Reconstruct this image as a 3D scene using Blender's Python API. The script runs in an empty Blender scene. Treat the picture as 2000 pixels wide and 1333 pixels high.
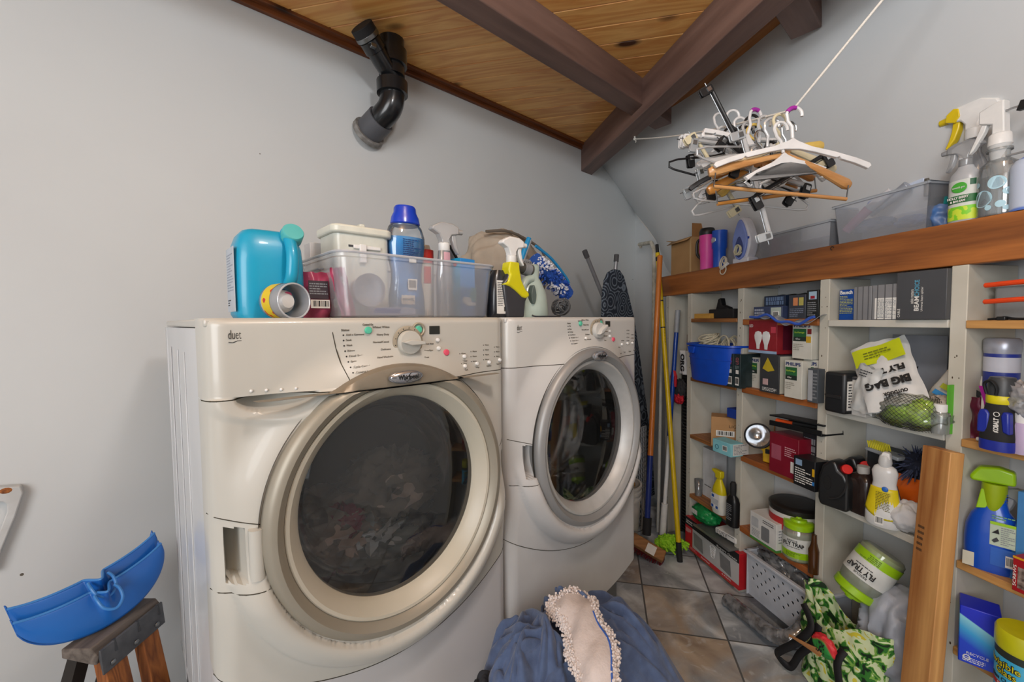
import bpy, math, random
from math import sin, cos, pi, radians, sqrt, atan2
from mathutils import Vector, Matrix, Euler, noise
random.seed(7)
SC = bpy.context.scene
COL = SC.collection

# ---------------------------------------------------------------- camera, light, exposure
EYE = 1.3126                      # eye height above the floor
FPX, PITCH, ROLL = 827.2, 0.0472, -0.0101
cd = bpy.data.cameras.new('camera'); cam = bpy.data.objects.new('camera', cd); COL.objects.link(cam)
cd.sensor_width = 36; cd.lens = FPX / 2000 * 36; cd.clip_start = 0.02; cd.clip_end = 60
_cp, _sp = cos(PITCH), sin(PITCH); _cr, _sr = cos(ROLL), sin(ROLL)
_x = Vector((1, 0, 0)); _u = Vector((0, _sp, _cp)); CF = Vector((0, _cp, -_sp))
CX = _cr * _x + _sr * _u; CU = -_sr * _x + _cr * _u
cam.matrix_world = Matrix(((CX.x, CU.x, -CF.x, 0), (CX.y, CU.y, -CF.y, 0), (CX.z, CU.z, -CF.z, EYE), (0, 0, 0, 1)))
SC.camera = cam
SC.view_settings.view_transform = 'Standard'; SC.view_settings.look = 'None'
SC.view_settings.gamma = 1; SC.view_settings.exposure = 0.2; SC.view_settings.use_curve_mapping = False
SC.cycles.max_bounces = 8; SC.cycles.transparent_max_bounces = 24; SC.cycles.diffuse_bounces = 4
SC.cycles.use_denoising = True
wd = bpy.data.worlds.new('world'); SC.world = wd; wd.use_nodes = True
wd.node_tree.nodes['Background'].inputs[0].default_value = (0.93, 0.96, 1.0, 1)
wd.node_tree.nodes['Background'].inputs[1].default_value = 0.9

def lamp(name, kind, loc, energy, size, aim=None, color=(1, 1, 1), sy=None):
    l = bpy.data.lights.new(name, kind); o = bpy.data.objects.new(name, l); COL.objects.link(o)
    l.energy = energy; l.color = color; o.location = loc
    if kind == 'AREA':
        l.size = size
        if sy: l.shape = 'RECTANGLE'; l.size_y = sy
    else: l.shadow_soft_size = size
    if aim is not None: o.rotation_euler = (Vector(aim) - Vector(loc)).to_track_quat('-Z', 'Y').to_euler()
    return o
lamp('fill_light', 'AREA', (-0.75, -1.85, 1.7), 66, 2.0, (0.5, 1.5, 1.1), (0.96, 0.98, 1.0), 1.6)  # soft fill added behind the camera, set left to brighten the shelves
lamp('ceiling_bulb', 'POINT', (0.32, 0.30, 2.32), 21, 0.09, None, (0.97, 0.98, 1.0))

# ---------------------------------------------------------------- frames and pixel helpers
class Frame:
    def __init__(s, x, y, deg):
        s.o = Vector((x, y, 0)); s.a = radians(deg)
        s.u = Vector((cos(s.a), sin(s.a), 0)); s.v = Vector((-sin(s.a), cos(s.a), 0))
    def P(s, a, b, z): return s.o + s.u * a + s.v * b + Vector((0, 0, z + EYE))
    def px(s, x, y, b):           # point of the plane b = const that the photograph shows at (x, y)
        d = CF + CX * ((x - 1000) / FPX) + CU * ((666.5 - y) / FPX)
        k = (s.o + s.v * b).dot(s.v) / d.dot(s.v); q = d * k
        return (q - s.o).dot(s.u), q.z
MF = Frame(-0.5056, 0.6896, 42.76)      # along the appliances, second axis towards the rear wall
SF = Frame(1.0721, 1.9787, -77.94)      # along the shelves towards the viewer, second axis into the wall
WF = Frame(0, 0, 0)
def hpx(x, y, h):                       # point of the height h (relative to the eye)
    d = CF + CX * ((x - 1000) / FPX) + CU * ((666.5 - y) / FPX)
    return d * (h / d.z)
FL = -EYE

# ---------------------------------------------------------------- materials
def lin(h):
    if isinstance(h, str):
        h = h.lstrip('#'); c = [int(h[i:i + 2], 16) / 255 for i in (0, 2, 4)]
    else: c = [v / 255 for v in h]
    return tuple((v / 12.92 if v <= .04045 else ((v + .055) / 1.055) ** 2.4) for v in c) + (1,)
_mc = {}
def mat(col, rough=.5, metal=0, col2=None, scale=20, bump=0, stretch=(1, 1, 1), coat=0, detail=4, bs=None, sharp=None, spec=.5, sheen=0):
    key = (col, rough, metal, col2, scale, bump, stretch, coat, detail, bs, sharp, spec, sheen)
    if key in _mc: return _mc[key]
    m = bpy.data.materials.new('surface_' + str(len(_mc))); m.use_nodes = True
    nt = m.node_tree; p = nt.nodes['Principled BSDF']
    p.inputs['Roughness'].default_value = rough; p.inputs['Metallic'].default_value = metal
    p.inputs['Coat Weight'].default_value = coat; p.inputs['Specular IOR Level'].default_value = spec
    if sheen: p.inputs['Sheen Weight'].default_value = sheen
    c1 = lin(col); c2 = lin(col2) if col2 else tuple(v * .88 for v in c1[:3]) + (1,)
    tc = nt.nodes.new('ShaderNodeTexCoord'); mp = nt.nodes.new('ShaderNodeMapping'); mp.inputs['Scale'].default_value = stretch
    nt.links.new(tc.outputs['Object'], mp.inputs[0])
    nz = nt.nodes.new('ShaderNodeTexNoise'); nz.inputs['Scale'].default_value = scale; nz.inputs['Detail'].default_value = detail
    nt.links.new(mp.outputs[0], nz.inputs[0])
    cr = nt.nodes.new('ShaderNodeValToRGB'); lo, hi = sharp if sharp else (.35, .65)
    cr.color_ramp.elements[0].position = lo; cr.color_ramp.elements[1].position = hi
    cr.color_ramp.elements[0].color = c1; cr.color_ramp.elements[1].color = c2
    nt.links.new(nz.outputs[0], cr.inputs[0]); nt.links.new(cr.outputs[0], p.inputs['Base Color'])
    if bump:
        b = nt.nodes.new('ShaderNodeBump'); b.inputs['Strength'].default_value = bump; b.inputs['Distance'].default_value = .004
        src = nz
        if bs:
            src = nt.nodes.new('ShaderNodeTexNoise'); src.inputs['Scale'].default_value = bs; nt.links.new(mp.outputs[0], src.inputs[0])
        nt.links.new(src.outputs[0], b.inputs['Height']); nt.links.new(b.outputs[0], p.inputs['Normal'])
    _mc[key] = m; return m
def clear(col='#ffffff', t=.6, rough=.15, gl=.15, cloud=0, fk=.9):
    """thin see-through plastic or glass"""
    key = ('clear', col, t, rough, gl, cloud, fk)
    if key in _mc: return _mc[key]
    m = bpy.data.materials.new('clear_' + str(len(_mc))); m.use_nodes = True; nt = m.node_tree; nt.nodes.clear()
    out = nt.nodes.new('ShaderNodeOutputMaterial'); tr = nt.nodes.new('ShaderNodeBsdfTransparent'); tr.inputs[0].default_value = tuple(.5 + .5 * v for v in lin(col)[:3]) + (1,)
    df = nt.nodes.new('ShaderNodeBsdfDiffuse'); df.inputs[0].default_value = lin(col)
    ts = nt.nodes.new('ShaderNodeBsdfTranslucent'); ts.inputs[0].default_value = lin(col)
    g = nt.nodes.new('ShaderNodeBsdfGlossy'); g.inputs['Roughness'].default_value = rough
    m0 = nt.nodes.new('ShaderNodeMixShader'); m0.inputs[0].default_value = .4
    nt.links.new(df.outputs[0], m0.inputs[1]); nt.links.new(ts.outputs[0], m0.inputs[2])
    m1 = nt.nodes.new('ShaderNodeMixShader'); m1.inputs[0].default_value = t
    nt.links.new(m0.outputs[0], m1.inputs[1]); nt.links.new(tr.outputs[0], m1.inputs[2])
    if cloud:
        tc = nt.nodes.new('ShaderNodeTexCoord'); nz = nt.nodes.new('ShaderNodeTexNoise'); nz.inputs['Scale'].default_value = cloud
        nt.links.new(tc.outputs['Object'], nz.inputs[0]); mr = nt.nodes.new('ShaderNodeMapRange')
        mr.inputs[1].default_value = .35; mr.inputs[2].default_value = .65; mr.inputs[3].default_value = t - .3; mr.inputs[4].default_value = min(1, t + .2)
        nt.links.new(nz.outputs[0], mr.inputs[0]); nt.links.new(mr.outputs[0], m1.inputs[0])
    fr = nt.nodes.new('ShaderNodeFresnel'); fr.inputs[0].default_value = 1.45
    ad = nt.nodes.new('ShaderNodeMath'); ad.operation = 'MULTIPLY_ADD'; ad.inputs[1].default_value = fk; ad.inputs[2].default_value = gl * .4
    nt.links.new(fr.outputs[0], ad.inputs[0])
    m2 = nt.nodes.new('ShaderNodeMixShader'); nt.links.new(ad.outputs[0], m2.inputs[0])
    nt.links.new(m1.outputs[0], m2.inputs[1]); nt.links.new(g.outputs[0], m2.inputs[2]); nt.links.new(m2.outputs[0], out.inputs[0])
    _mc[key] = m; return m
def wood(c1, c2, scale=6, axis=0, rough=.55, knots=True, ring=14, coat=0):
    """sawn timber, grain along the given local axis"""
    key = ('wood', c1, c2, scale, axis, rough, knots, ring, coat)
    if key in _mc: return _mc[key]
    m = bpy.data.materials.new('timber_' + str(len(_mc))); m.use_nodes = True; nt = m.node_tree; p = nt.nodes['Principled BSDF']
    p.inputs['Roughness'].default_value = rough; p.inputs['Coat Weight'].default_value = coat
    tc = nt.nodes.new('ShaderNodeTexCoord'); mp = nt.nodes.new('ShaderNodeMapping')
    st = [1, 1, 1]; st[axis] = .07; mp.inputs['Scale'].default_value = [v * scale for v in st]
    nt.links.new(tc.outputs['Object'], mp.inputs[0])
    nz = nt.nodes.new('ShaderNodeTexNoise'); nz.inputs['Scale'].default_value = 1.6; nz.inputs['Detail'].default_value = 2
    nt.links.new(mp.outputs[0], nz.inputs[0])
    mu = nt.nodes.new('ShaderNodeMath'); mu.operation = 'MULTIPLY'; mu.inputs[1].default_value = ring
    nt.links.new(nz.outputs[0], mu.inputs[0]); fr = nt.nodes.new('ShaderNodeMath'); fr.operation = 'PINGPONG'; fr.inputs[1].default_value = 1
    nt.links.new(mu.outputs[0], fr.inputs[0])
    n2 = nt.nodes.new('ShaderNodeTexNoise'); n2.inputs['Scale'].default_value = 30; n2.inputs['Detail'].default_value = 6; nt.links.new(mp.outputs[0], n2.inputs[0])
    mx = nt.nodes.new('ShaderNodeMath'); mx.operation = 'MULTIPLY_ADD'; mx.inputs[1].default_value = .55
    nt.links.new(fr.outputs[0], mx.inputs[0])
    m3 = nt.nodes.new('ShaderNodeMath'); m3.operation = 'MULTIPLY'; m3.inputs[1].default_value = .5; nt.links.new(n2.outputs[0], m3.inputs[0]); nt.links.new(m3.outputs[0], mx.inputs[2])
    cr = nt.nodes.new('ShaderNodeValToRGB'); cr.color_ramp.elements[0].color = lin(c1); cr.color_ramp.elements[1].color = lin(c2)
    cr.color_ramp.elements[0].position = .15; cr.color_ramp.elements[1].position = .95
    nt.links.new(mx.outputs[0], cr.inputs[0]); last = cr.outputs[0]
    if knots:
        vo = nt.nodes.new('ShaderNodeTexVoronoi'); vo.inputs['Scale'].default_value = .55; mk = nt.nodes.new('ShaderNodeMapping')
        s2 = [1, 1, 1]; s2[axis] = .35; mk.inputs['Scale'].default_value = [v * scale * 1.1 for v in s2]
        nt.links.new(tc.outputs['Object'], mk.inputs[0]); nt.links.new(mk.outputs[0], vo.inputs[0])
        r2 = nt.nodes.new('ShaderNodeValToRGB'); r2.color_ramp.elements[0].position = .03; r2.color_ramp.elements[1].position = .1
        r2.color_ramp.elements[0].color = (1, 1, 1, 1); r2.color_ramp.elements[1].color = (0, 0, 0, 1)
        nt.links.new(vo.outputs['Distance'], r2.inputs[0])
        mc = nt.nodes.new('ShaderNodeMixRGB'); mc.inputs[2].default_value = tuple(v * .25 for v in lin(c2)[:3]) + (1,)
        nt.links.new(r2.outputs[0], mc.inputs[0]); nt.links.new(last, mc.inputs[1]); last = mc.outputs[0]
    nt.links.new(last, p.inputs['Base Color'])
    b = nt.nodes.new('ShaderNodeBump'); b.inputs['Strength'].default_value = .15; b.inputs['Distance'].default_value = .002
    nt.links.new(n2.outputs[0], b.inputs['Height']); nt.links.new(b.outputs[0], p.inputs['Normal'])
    _mc[key] = m; return m

BLK = mat('#17181a', .4); BLKM = mat('#1c1c1e', .75); WHT = mat('#e8e8e6', .4); DGR = mat('#3a3c40', .5); GRY = mat('#8c9094', .5)
CHROME = mat('#c9cbcc', .2, 1); STEEL = mat('#8d9092', .35, 1); INK = mat('#151515', .7); PAPER = mat('#e6e5e0', .7)

# ---------------------------------------------------------------- mesh builder
class G:
    def __init__(s): s.v = []; s.f = []
    def add(s, vs, fs):
        n = len(s.v); s.v += [Vector(p) for p in vs]; s.f += [tuple(i + n for i in f) for f in fs]; return s
    def box(s, x0, x1, y0, y1, z0, z1, M=None):
        vs = [Vector((x, y, z)) for x in (x0, x1) for y in (y0, y1) for z in (z0, z1)]
        if M: vs = [M @ p for p in vs]
        return s.add(vs, [(0, 1, 3, 2), (4, 6, 7, 5), (0, 4, 5, 1), (2, 3, 7, 6), (0, 2, 6, 4), (1, 5, 7, 3)])
    def frustum(s, b, t, z0, z1):       # b, t = (x0,x1,y0,y1)
        vs = [(b[0], b[2], z0), (b[1], b[2], z0), (b[1], b[3], z0), (b[0], b[3], z0), (t[0], t[2], z1), (t[1], t[2], z1), (t[1], t[3], z1), (t[0], t[3], z1)]
        return s.add(vs, [(3, 2, 1, 0), (4, 5, 6, 7), (0, 1, 5, 4), (1, 2, 6, 5), (2, 3, 7, 6), (3, 0, 4, 7)])
    def tube(s, pts, r, n=10, closed=False, caps=True, flat=1, up0=None):
        pts = [Vector(p) for p in pts]; N = len(pts)
        rs = r if isinstance(r, (list, tuple)) else [r] * N
        rings = []; up = None
        for i, p in enumerate(pts):
            if closed: t = pts[(i + 1) % N] - pts[i - 1]
            else: t = pts[min(i + 1, N - 1)] - pts[max(i - 1, 0)]
            if t.length < 1e-9: t = Vector((0, 0, 1))
            t.normalize()
            if up is None:
                up = Vector(up0) if up0 else (Vector((0, 0, 1)) if abs(t.z) < .9 else Vector((0, 1, 0)))
            a = t.cross(up)
            if a.length < 1e-6: a = t.orthogonal()
            a.normalize(); up = a.cross(t).normalized()
            rings.append([p + (a * cos(2 * pi * k / n) + up * sin(2 * pi * k / n) * flat) * rs[i] for k in range(n)])
        vs = [q for R in rings for q in R]; fs = []
        for i in range(N if closed else N - 1):
            j = (i + 1) % N
            for k in range(n):
                l = (k + 1) % n; fs.append((i * n + k, i * n + l, j * n + l, j * n + k))
        if caps and not closed: fs += [tuple(range(n - 1, -1, -1)), tuple(range((N - 1) * n, N * n))]
        return s.add(vs, fs)
    def cyl(s, p0, p1, r0, r1=None, n=24):
        return s.tube([p0, p1], [r0, r0 if r1 is None else r1], n)
    def lathe(s, prof, n=32, c=(0, 0, 0), sx=1, sy=1, M=None, pw=2.0):
        """profile (radius, height) round the local z axis; pw > 2 gives a squarer section"""
        vs = []; c = Vector(c)
        for r, z in prof:
            for k in range(n):
                a = 2 * pi * k / n; ca, sa = cos(a), sin(a)
                q = 1 if pw == 2 else (abs(ca) ** pw + abs(sa) ** pw) ** (-1 / pw)
                vs.append(c + Vector((ca * r * sx * q, sa * r * sy * q, z)))
        if M: vs = [M @ p for p in vs]
        fs = [(i * n + k, i * n + (k + 1) % n, (i + 1) * n + (k + 1) % n, (i + 1) * n + k) for i in range(len(prof) - 1) for k in range(n)]
        if prof[0][0] > 1e-4: fs.append(tuple(range(n - 1, -1, -1)))
        if prof[-1][0] > 1e-4: fs.append(tuple(range((len(prof) - 1) * n, len(prof) * n)))
        return s.add(vs, fs)
    def shell(s, prof, n=32, c=(0, 0, 0), sx=1, sy=1, M=None, pw=2.0):   # open profile, no caps
        k0 = len(s.f); s.lathe(prof, n, c, sx, sy, M, pw)
        s.f = s.f[:k0 + (len(prof) - 1) * n]; return s
    def prism(s, out, y0, y1, M=None):   # outline in local x,z extruded along y
        n = len(out); vs = [Vector((x, y0, z)) for x, z in out] + [Vector((x, y1, z)) for x, z in out]
        if M: vs = [M @ p for p in vs]
        fs = [tuple(range(n)), tuple(range(2 * n - 1, n - 1, -1))] + [(i, i + n, (i + 1) % n + n, (i + 1) % n) for i in range(n)]
        return s.add(vs, fs)
    def grid(s, fn, nu, nv, u0=0, u1=1, v0=0, v1=1):
        vs = [fn(u0 + (u1 - u0) * i / nu, v0 + (v1 - v0) * j / nv) for j in range(nv + 1) for i in range(nu + 1)]
        return s.add(vs, [(j * (nu + 1) + i, j * (nu + 1) + i + 1, (j + 1) * (nu + 1) + i + 1, (j + 1) * (nu + 1) + i) for j in range(nv) for i in range(nu)])
    def ball(s, c, r, n=16, sc=(1, 1, 1), disp=None):
        c = Vector(c); m = max(6, n // 2); vs = []
        for j in range(m + 1):
            th = pi * j / m
            for k in range(n):
                d = Vector((sin(th) * cos(2 * pi * k / n), sin(th) * sin(2 * pi * k / n), cos(th)))
                q = 1 + (disp(d) if disp else 0)
                vs.append(c + Vector((d.x * sc[0], d.y * sc[1], d.z * sc[2])) * r * q)
        return s.add(vs, [(j * n + k, j * n + (k + 1) % n, (j + 1) * n + (k + 1) % n, (j + 1) * n + k) for j in range(m) for k in range(n)])
    def xf(s, M): s.v = [M @ p for p in s.v]; return s

def obj(name, g, m, parent=None, smooth=35, bevel=0, solid=0, sub=0, bseg=2):
    me = bpy.data.meshes.new(name); me.from_pydata([tuple(p) for p in g.v], [], g.f); me.validate(); 
    import bmesh
    b = bmesh.new(); b.from_mesh(me); bmesh.ops.remove_doubles(b, verts=b.verts, dist=1e-6); bmesh.ops.recalc_face_normals(b, faces=b.faces); b.to_mesh(me); b.free()
    me.materials.append(m); o = bpy.data.objects.new(name, me); COL.objects.link(o)
    if smooth:
        me.shade_smooth(); me.set_sharp_from_angle(angle=radians(smooth))
    if parent: o.parent = parent
    if bevel:
        k = o.modifiers.new('edge', 'BEVEL'); k.width = bevel; k.segments = bseg; k.limit_method = 'ANGLE'; k.angle_limit = radians(40)
        k.harden_normals = False
    if solid:
        k = o.modifiers.new('wall', 'SOLIDIFY'); k.thickness = solid; k.offset = 0
    if sub:
        k = o.modifiers.new('soft', 'SUBSURF'); k.levels = sub; k.render_levels = sub
    return o
def tag(o, label, cat, group=None):
    o['label'] = label; o['category'] = cat
    if group: o['group'] = group
    return o
def struct(name, g, m, **k):
    o = obj(name, g, m, **k); o['kind'] = 'structure'; return o
def thing(name, label, cat, fr, a, b, z, rz=0, group=None, rx=0, ry=0):
    """an Empty at the thing's base; a, b, z are coordinates of the frame"""
    o = bpy.data.objects.new(name, None); COL.objects.link(o); o.empty_display_size = .05
    o.location = fr.P(a, b, z); o.rotation_mode = 'XYZ'
    o.matrix_world = Matrix.Translation(o.location) @ Matrix.Rotation(fr.a + radians(rz), 4, 'Z') @ Matrix.Rotation(radians(ry), 4, 'Y') @ Matrix.Rotation(radians(rx), 4, 'X')
    tag(o, label, cat, group); return o
def dup(root, name=None, label=None, mw=None):
    def cp(o, par):
        c = o.copy(); COL.objects.link(c); c.parent = par
        for ch in list(o.children): cp(ch, c)
        return c
    r = cp(root, None)
    if label: r['label'] = label
    if mw is not None: r.matrix_world = mw
    return r
def text(s, parent, loc, size, m, rot=(90, 0, 0), width=None, name='lettering', align='CENTER', depth=.0003, bold=0):
    c = bpy.data.curves.new('t', 'FONT'); c.body = s; c.size = size; c.align_x = align; c.align_y = 'CENTER'; c.extrude = depth; c.offset = bold; c.resolution_u = 3
    t = bpy.data.objects.new('t', c); COL.objects.link(t)
    dg = bpy.context.evaluated_depsgraph_get(); dg.update()
    me = bpy.data.meshes.new_from_object(t.evaluated_get(dg)); bpy.data.objects.remove(t); me.materials.clear(); me.materials.append(m)
    o = bpy.data.objects.new(name, me); COL.objects.link(o); o.parent = parent
    sx = 1
    if width and len(me.vertices):
        xs = [v.co.x for v in me.vertices]; sx = width / max(1e-6, max(xs) - min(xs))
    for v in me.vertices: v.co.x *= sx
    o.location = loc; o.rotation_euler = [radians(a) for a in rot]; return o
def printing(parent, x0, x1, z0, z1, y, n, m, seed=1, name='fine_print', M=None, h=.45):
    """rows of small unreadable print on a face looking along -y"""
    r = random.Random(seed); g = G(); dz = (z1 - z0) / n
    for i in range(n):
        z = z1 - (i + .5) * dz; x = x0
        lim = x1 - (x1 - x0) * r.choice((0, 0, .1, .4))
        while x < lim:
            w = (x1 - x0) * r.uniform(.06, .2); w = min(w, lim - x)
            g.add([(x, y, z - dz * h / 2), (x + w, y, z - dz * h / 2), (x + w, y, z + dz * h / 2), (x, y, z + dz * h / 2)], [(0, 1, 2, 3)]); x += w + (x1 - x0) * .03
    if M: g.xf(M)
    return obj(name, g, m, parent, smooth=0)
def panel(name, parent, x0, x1, z0, z1, y, m, M=None, t=.0006):
    g = G().box(x0, x1, y - t, y, z0, z1)
    if M: g.xf(M)
    return obj(name, g, m, parent, smooth=0)
def barcode(parent, x0, x1, z0, z1, y, seed=3, M=None):
    o = panel('barcode', parent, x0, x1, z0, z1, y, PAPER, M); r = random.Random(seed); g = G(); x = x0 + (x1 - x0) * .1
    while x < x1 - (x1 - x0) * .12:
        w = (x1 - x0) * r.choice((.02, .04, .06)); g.box(x, x + w, y - .0010, y - .0006, z0 + (z1 - z0) * .2, z1 - (z1 - z0) * .12); x += w + (x1 - x0) * .035
    if M: g.xf(M)
    obj('bars', g, INK, o, smooth=0); return o
RX = lambda a: Matrix.Rotation(radians(a), 4, 'X')
RY = lambda a: Matrix.Rotation(radians(a), 4, 'Y')
RZ = lambda a: Matrix.Rotation(radians(a), 4, 'Z')
TR = lambda x, y, z: Matrix.Translation((x, y, z))
def arc(cx, cz, r, a0, a1, n, rz=None):
    rz = r if rz is None else rz
    return [(cx + r * cos(radians(a0 + (a1 - a0) * i / n)), cz + rz * sin(radians(a0 + (a1 - a0) * i / n))) for i in range(n + 1)]
def rrect(w, h, r, n=5, x0=0, z0=0):
    o = []
    for cx, cz, a in ((w - r, r, -90), (w - r, h - r, 0), (r, h - r, 90), (r, r, 180)):
        o += arc(x0 + cx, z0 + cz, r, a, a + 90, n)
    return o
def smoothpath(pts, k=6):
    pts = [Vector(p) for p in pts]; out = []
    for i in range(len(pts) - 1):
        p0 = pts[max(i - 1, 0)]; p1 = pts[i]; p2 = pts[i + 1]; p3 = pts[min(i + 2, len(pts) - 1)]
        for j in range(k):
            t = j / k
            out.append(.5 * ((2 * p1) + (p2 - p0) * t + (2 * p0 - 5 * p1 + 4 * p2 - p3) * t * t + (3 * p1 - p0 - 3 * p2 + p3) * t ** 3))
    return out + [pts[-1]]
def fold(p, f=1, seed=0):
    q = Vector(p) * f + Vector((seed * 3.1, seed * 1.7, seed * 2.3))
    w = Vector((noise.noise(q * .6), noise.noise(q * .6 + Vector((5, 1, 2))), noise.noise(q * .6 + Vector((1, 7, 3)))))
    return (1 - abs(noise.noise(q + w * 1.6)) * 2.2) * .7 + (1 - abs(noise.noise(q * 2.1 + w * 2)) * 2.2) * .3

# ================================================================ THE ROOM
#@ROOM
# ---- floor: printed vinyl tiles, 31 cm, laid askew
m = bpy.data.materials.new('vinyl_tile_floor'); m.use_nodes = True; nt = m.node_tree; p = nt.nodes['Principled BSDF']; L = nt.links.new
N = lambda t, **k: nt.nodes.new(t)
tc = N('ShaderNodeTexCoord'); mp = N('ShaderNodeMapping'); mp.vector_type = 'POINT'
T = 0.3119; a = -0.2142
mp.inputs['Scale'].default_value = (1 / T, 1 / T, 1 / T); mp.inputs['Rotation'].default_value = (0, 0, -a)
ox, oy = 0.5655, 1.736
mp.inputs['Location'].default_value = (-(cos(-a) * ox - sin(-a) * oy) / T + 10, -(sin(-a) * ox + cos(-a) * oy) / T + 10, 0)
L(tc.outputs['Object'], mp.inputs[0])
sep = N('ShaderNodeSeparateXYZ'); L(mp.outputs[0], sep.inputs[0])
def mth(op, a_, b_=None, c_=None):
    n = N('ShaderNodeMath'); n.operation = op
    for i, v in enumerate((a_, b_, c_)):
        if v is None: continue
        if hasattr(v, 'links'): L(v, n.inputs[i])
        else: n.inputs[i].default_value = v
    return n.outputs[0]
fx = mth('FRACT', sep.outputs[0]); fy = mth('FRACT', sep.outputs[1]); ix = mth('FLOOR', sep.outputs[0]); iy = mth('FLOOR', sep.outputs[1])
dx = mth('MINIMUM', fx, mth('SUBTRACT', 1.0, fx)); dy = mth('MINIMUM', fy, mth('SUBTRACT', 1.0, fy))
edge = mth('LESS_THAN', mth('MINIMUM', dx, dy), .012)
cmb = N('ShaderNodeCombineXYZ'); L(ix, cmb.inputs[0]); L(iy, cmb.inputs[1]); wn = N('ShaderNodeTexWhiteNoise'); L(cmb.outputs[0], wn.inputs[0])
off = N('ShaderNodeVectorMath'); off.operation = 'SCALE'; off.inputs[3].default_value = 20; L(wn.outputs['Color'], off.inputs[0])
ad = N('ShaderNodeVectorMath'); L(mp.outputs[0], ad.inputs[0]); L(off.outputs[0], ad.inputs[1])
nz = N('ShaderNodeTexNoise'); nz.inputs['Scale'].default_value = 1.7; nz.inputs['Detail'].default_value = 9; nz.inputs['Distortion'].default_value = .8; L(ad.outputs[0], nz.inputs[0])
cr = N('ShaderNodeValToRGB'); e = cr.color_ramp.elements; e[0].position = .32; e[0].color = lin('#828b94'); e[1].position = .68; e[1].color = lin('#dde5ea')
q = e.new(.5); q.color = lin('#a3acb4'); L(nz.outputs[0], cr.inputs[0])
n2 = N('ShaderNodeTexNoise'); n2.inputs['Scale'].default_value = 1.0; n2.inputs['Detail'].default_value = 7; n2.inputs['Distortion'].default_value = 1.2
a2 = N('ShaderNodeVectorMath'); L(ad.outputs[0], a2.inputs[0]); a2.inputs[1].default_value = (7, 3, 1); L(a2.outputs[0], n2.inputs[0])
br = N('ShaderNodeValToRGB'); e = br.color_ramp.elements; e[0].position = .3; e[0].color = lin('#8d7c6c'); e[1].position = .7; e[1].color = lin('#cbbca8'); L(nz.outputs[0], br.inputs[0])
thr = mth('GREATER_THAN', wn.outputs[0], .76); k1 = mth('MULTIPLY', mth('MULTIPLY_ADD', n2.outputs[0], 3.6, -1.35), mth('MULTIPLY_ADD', thr, .8, .2))
cl = N('ShaderNodeClamp'); L(k1, cl.inputs[0])
mx = N('ShaderNodeMixRGB'); L(cl.outputs[0], mx.inputs[0]); L(cr.outputs[0], mx.inputs[1]); L(br.outputs[0], mx.inputs[2])
n5 = N('ShaderNodeTexNoise'); n5.inputs['Scale'].default_value = 4; n5.inputs['Detail'].default_value = 8; n5.inputs['Distortion'].default_value = 2; L(ad.outputs[0], n5.inputs[0])
c5 = N('ShaderNodeValToRGB'); c5.color_ramp.elements[0].position = .6; c5.color_ramp.elements[1].position = .75; L(n5.outputs[0], c5.inputs[0])
m5 = N('ShaderNodeMixRGB'); m5.inputs[2].default_value = lin('#d4dade'); L(mth('MULTIPLY', c5.outputs[0], .6), m5.inputs[0]); L(mx.outputs[0], m5.inputs[1])
mg = N('ShaderNodeMixRGB'); mg.inputs[2].default_value = lin('#5b5c5c'); L(edge, mg.inputs[0]); L(m5.outputs[0], mg.inputs[1]); L(mg.outputs[0], p.inputs['Base Color'])
p.inputs['Roughness'].default_value = .38
bp = N('ShaderNodeBump'); bp.inputs['Strength'].default_value = .25; bp.inputs['Distance'].default_value = .004; L(mth('SUBTRACT', nz.outputs[0], edge), bp.inputs['Height']); L(bp.outputs[0], p.inputs['Normal'])
struct('floor', G().box(-3.2, 2.6, -2.2, 5.0, -.05, 0), m, smooth=0)

# ---- painted walls
def wallmat(name, c1, c2, spots=.0):
    m = bpy.data.materials.new(name); m.use_nodes = True; nt = m.node_tree; p = nt.nodes['Principled BSDF']; L = nt.links.new
    tc = nt.nodes.new('ShaderNodeTexCoord')
    nz = nt.nodes.new('ShaderNodeTexNoise'); nz.inputs['Scale'].default_value = 1.3; nz.inputs['Detail'].default_value = 5; L(tc.outputs['Object'], nz.inputs[0])
    cr = nt.nodes.new('ShaderNodeValToRGB'); cr.color_ramp.elements[0].position = .3; cr.color_ramp.elements[1].position = .7
    cr.color_ramp.elements[0].color = lin(c1); cr.color_ramp.elements[1].color = lin(c2); L(nz.outputs[0], cr.inputs[0]); last = cr.outputs[0]
    if spots:      # small specks and nail marks
        vo = nt.nodes.new('ShaderNodeTexVoronoi'); vo.inputs['Scale'].default_value = 5; L(tc.outputs['Object'], vo.inputs[0])
        n2 = nt.nodes.new('ShaderNodeTexNoise'); n2.inputs['Scale'].default_value = 3; L(tc.outputs['Object'], n2.inputs[0])
        sc = nt.nodes.new('ShaderNodeMath'); sc.operation = 'MULTIPLY'; sc.inputs[1].default_value = spots; L(n2.outputs[0], sc.inputs[0])
        lt = nt.nodes.new('ShaderNodeMath'); lt.operation = 'LESS_THAN'; L(vo.outputs['Distance'], lt.inputs[0]); L(sc.outputs[0], lt.inputs[1])
        mx = nt.nodes.new('ShaderNodeMixRGB'); mx.inputs[2].default_value = lin('#5a5348'); L(lt.outputs[0], mx.inputs[0]); L(last, mx.inputs[1]); last = mx.outputs[0]
    L(last, p.inputs['Base Color']); p.inputs['Roughness'].default_value = .55
    b = nt.nodes.new('ShaderNodeBump'); b.inputs['Strength'].default_value = .08; b.inputs['Distance'].default_value = .01
    n3 = nt.nodes.new('ShaderNodeTexNoise'); n3.inputs['Scale'].default_value = 9; L(tc.outputs['Object'], n3.inputs[0]); L(n3.outputs[0], b.inputs['Height']); L(b.outputs[0], p.inputs['Normal'])
    return m
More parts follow.
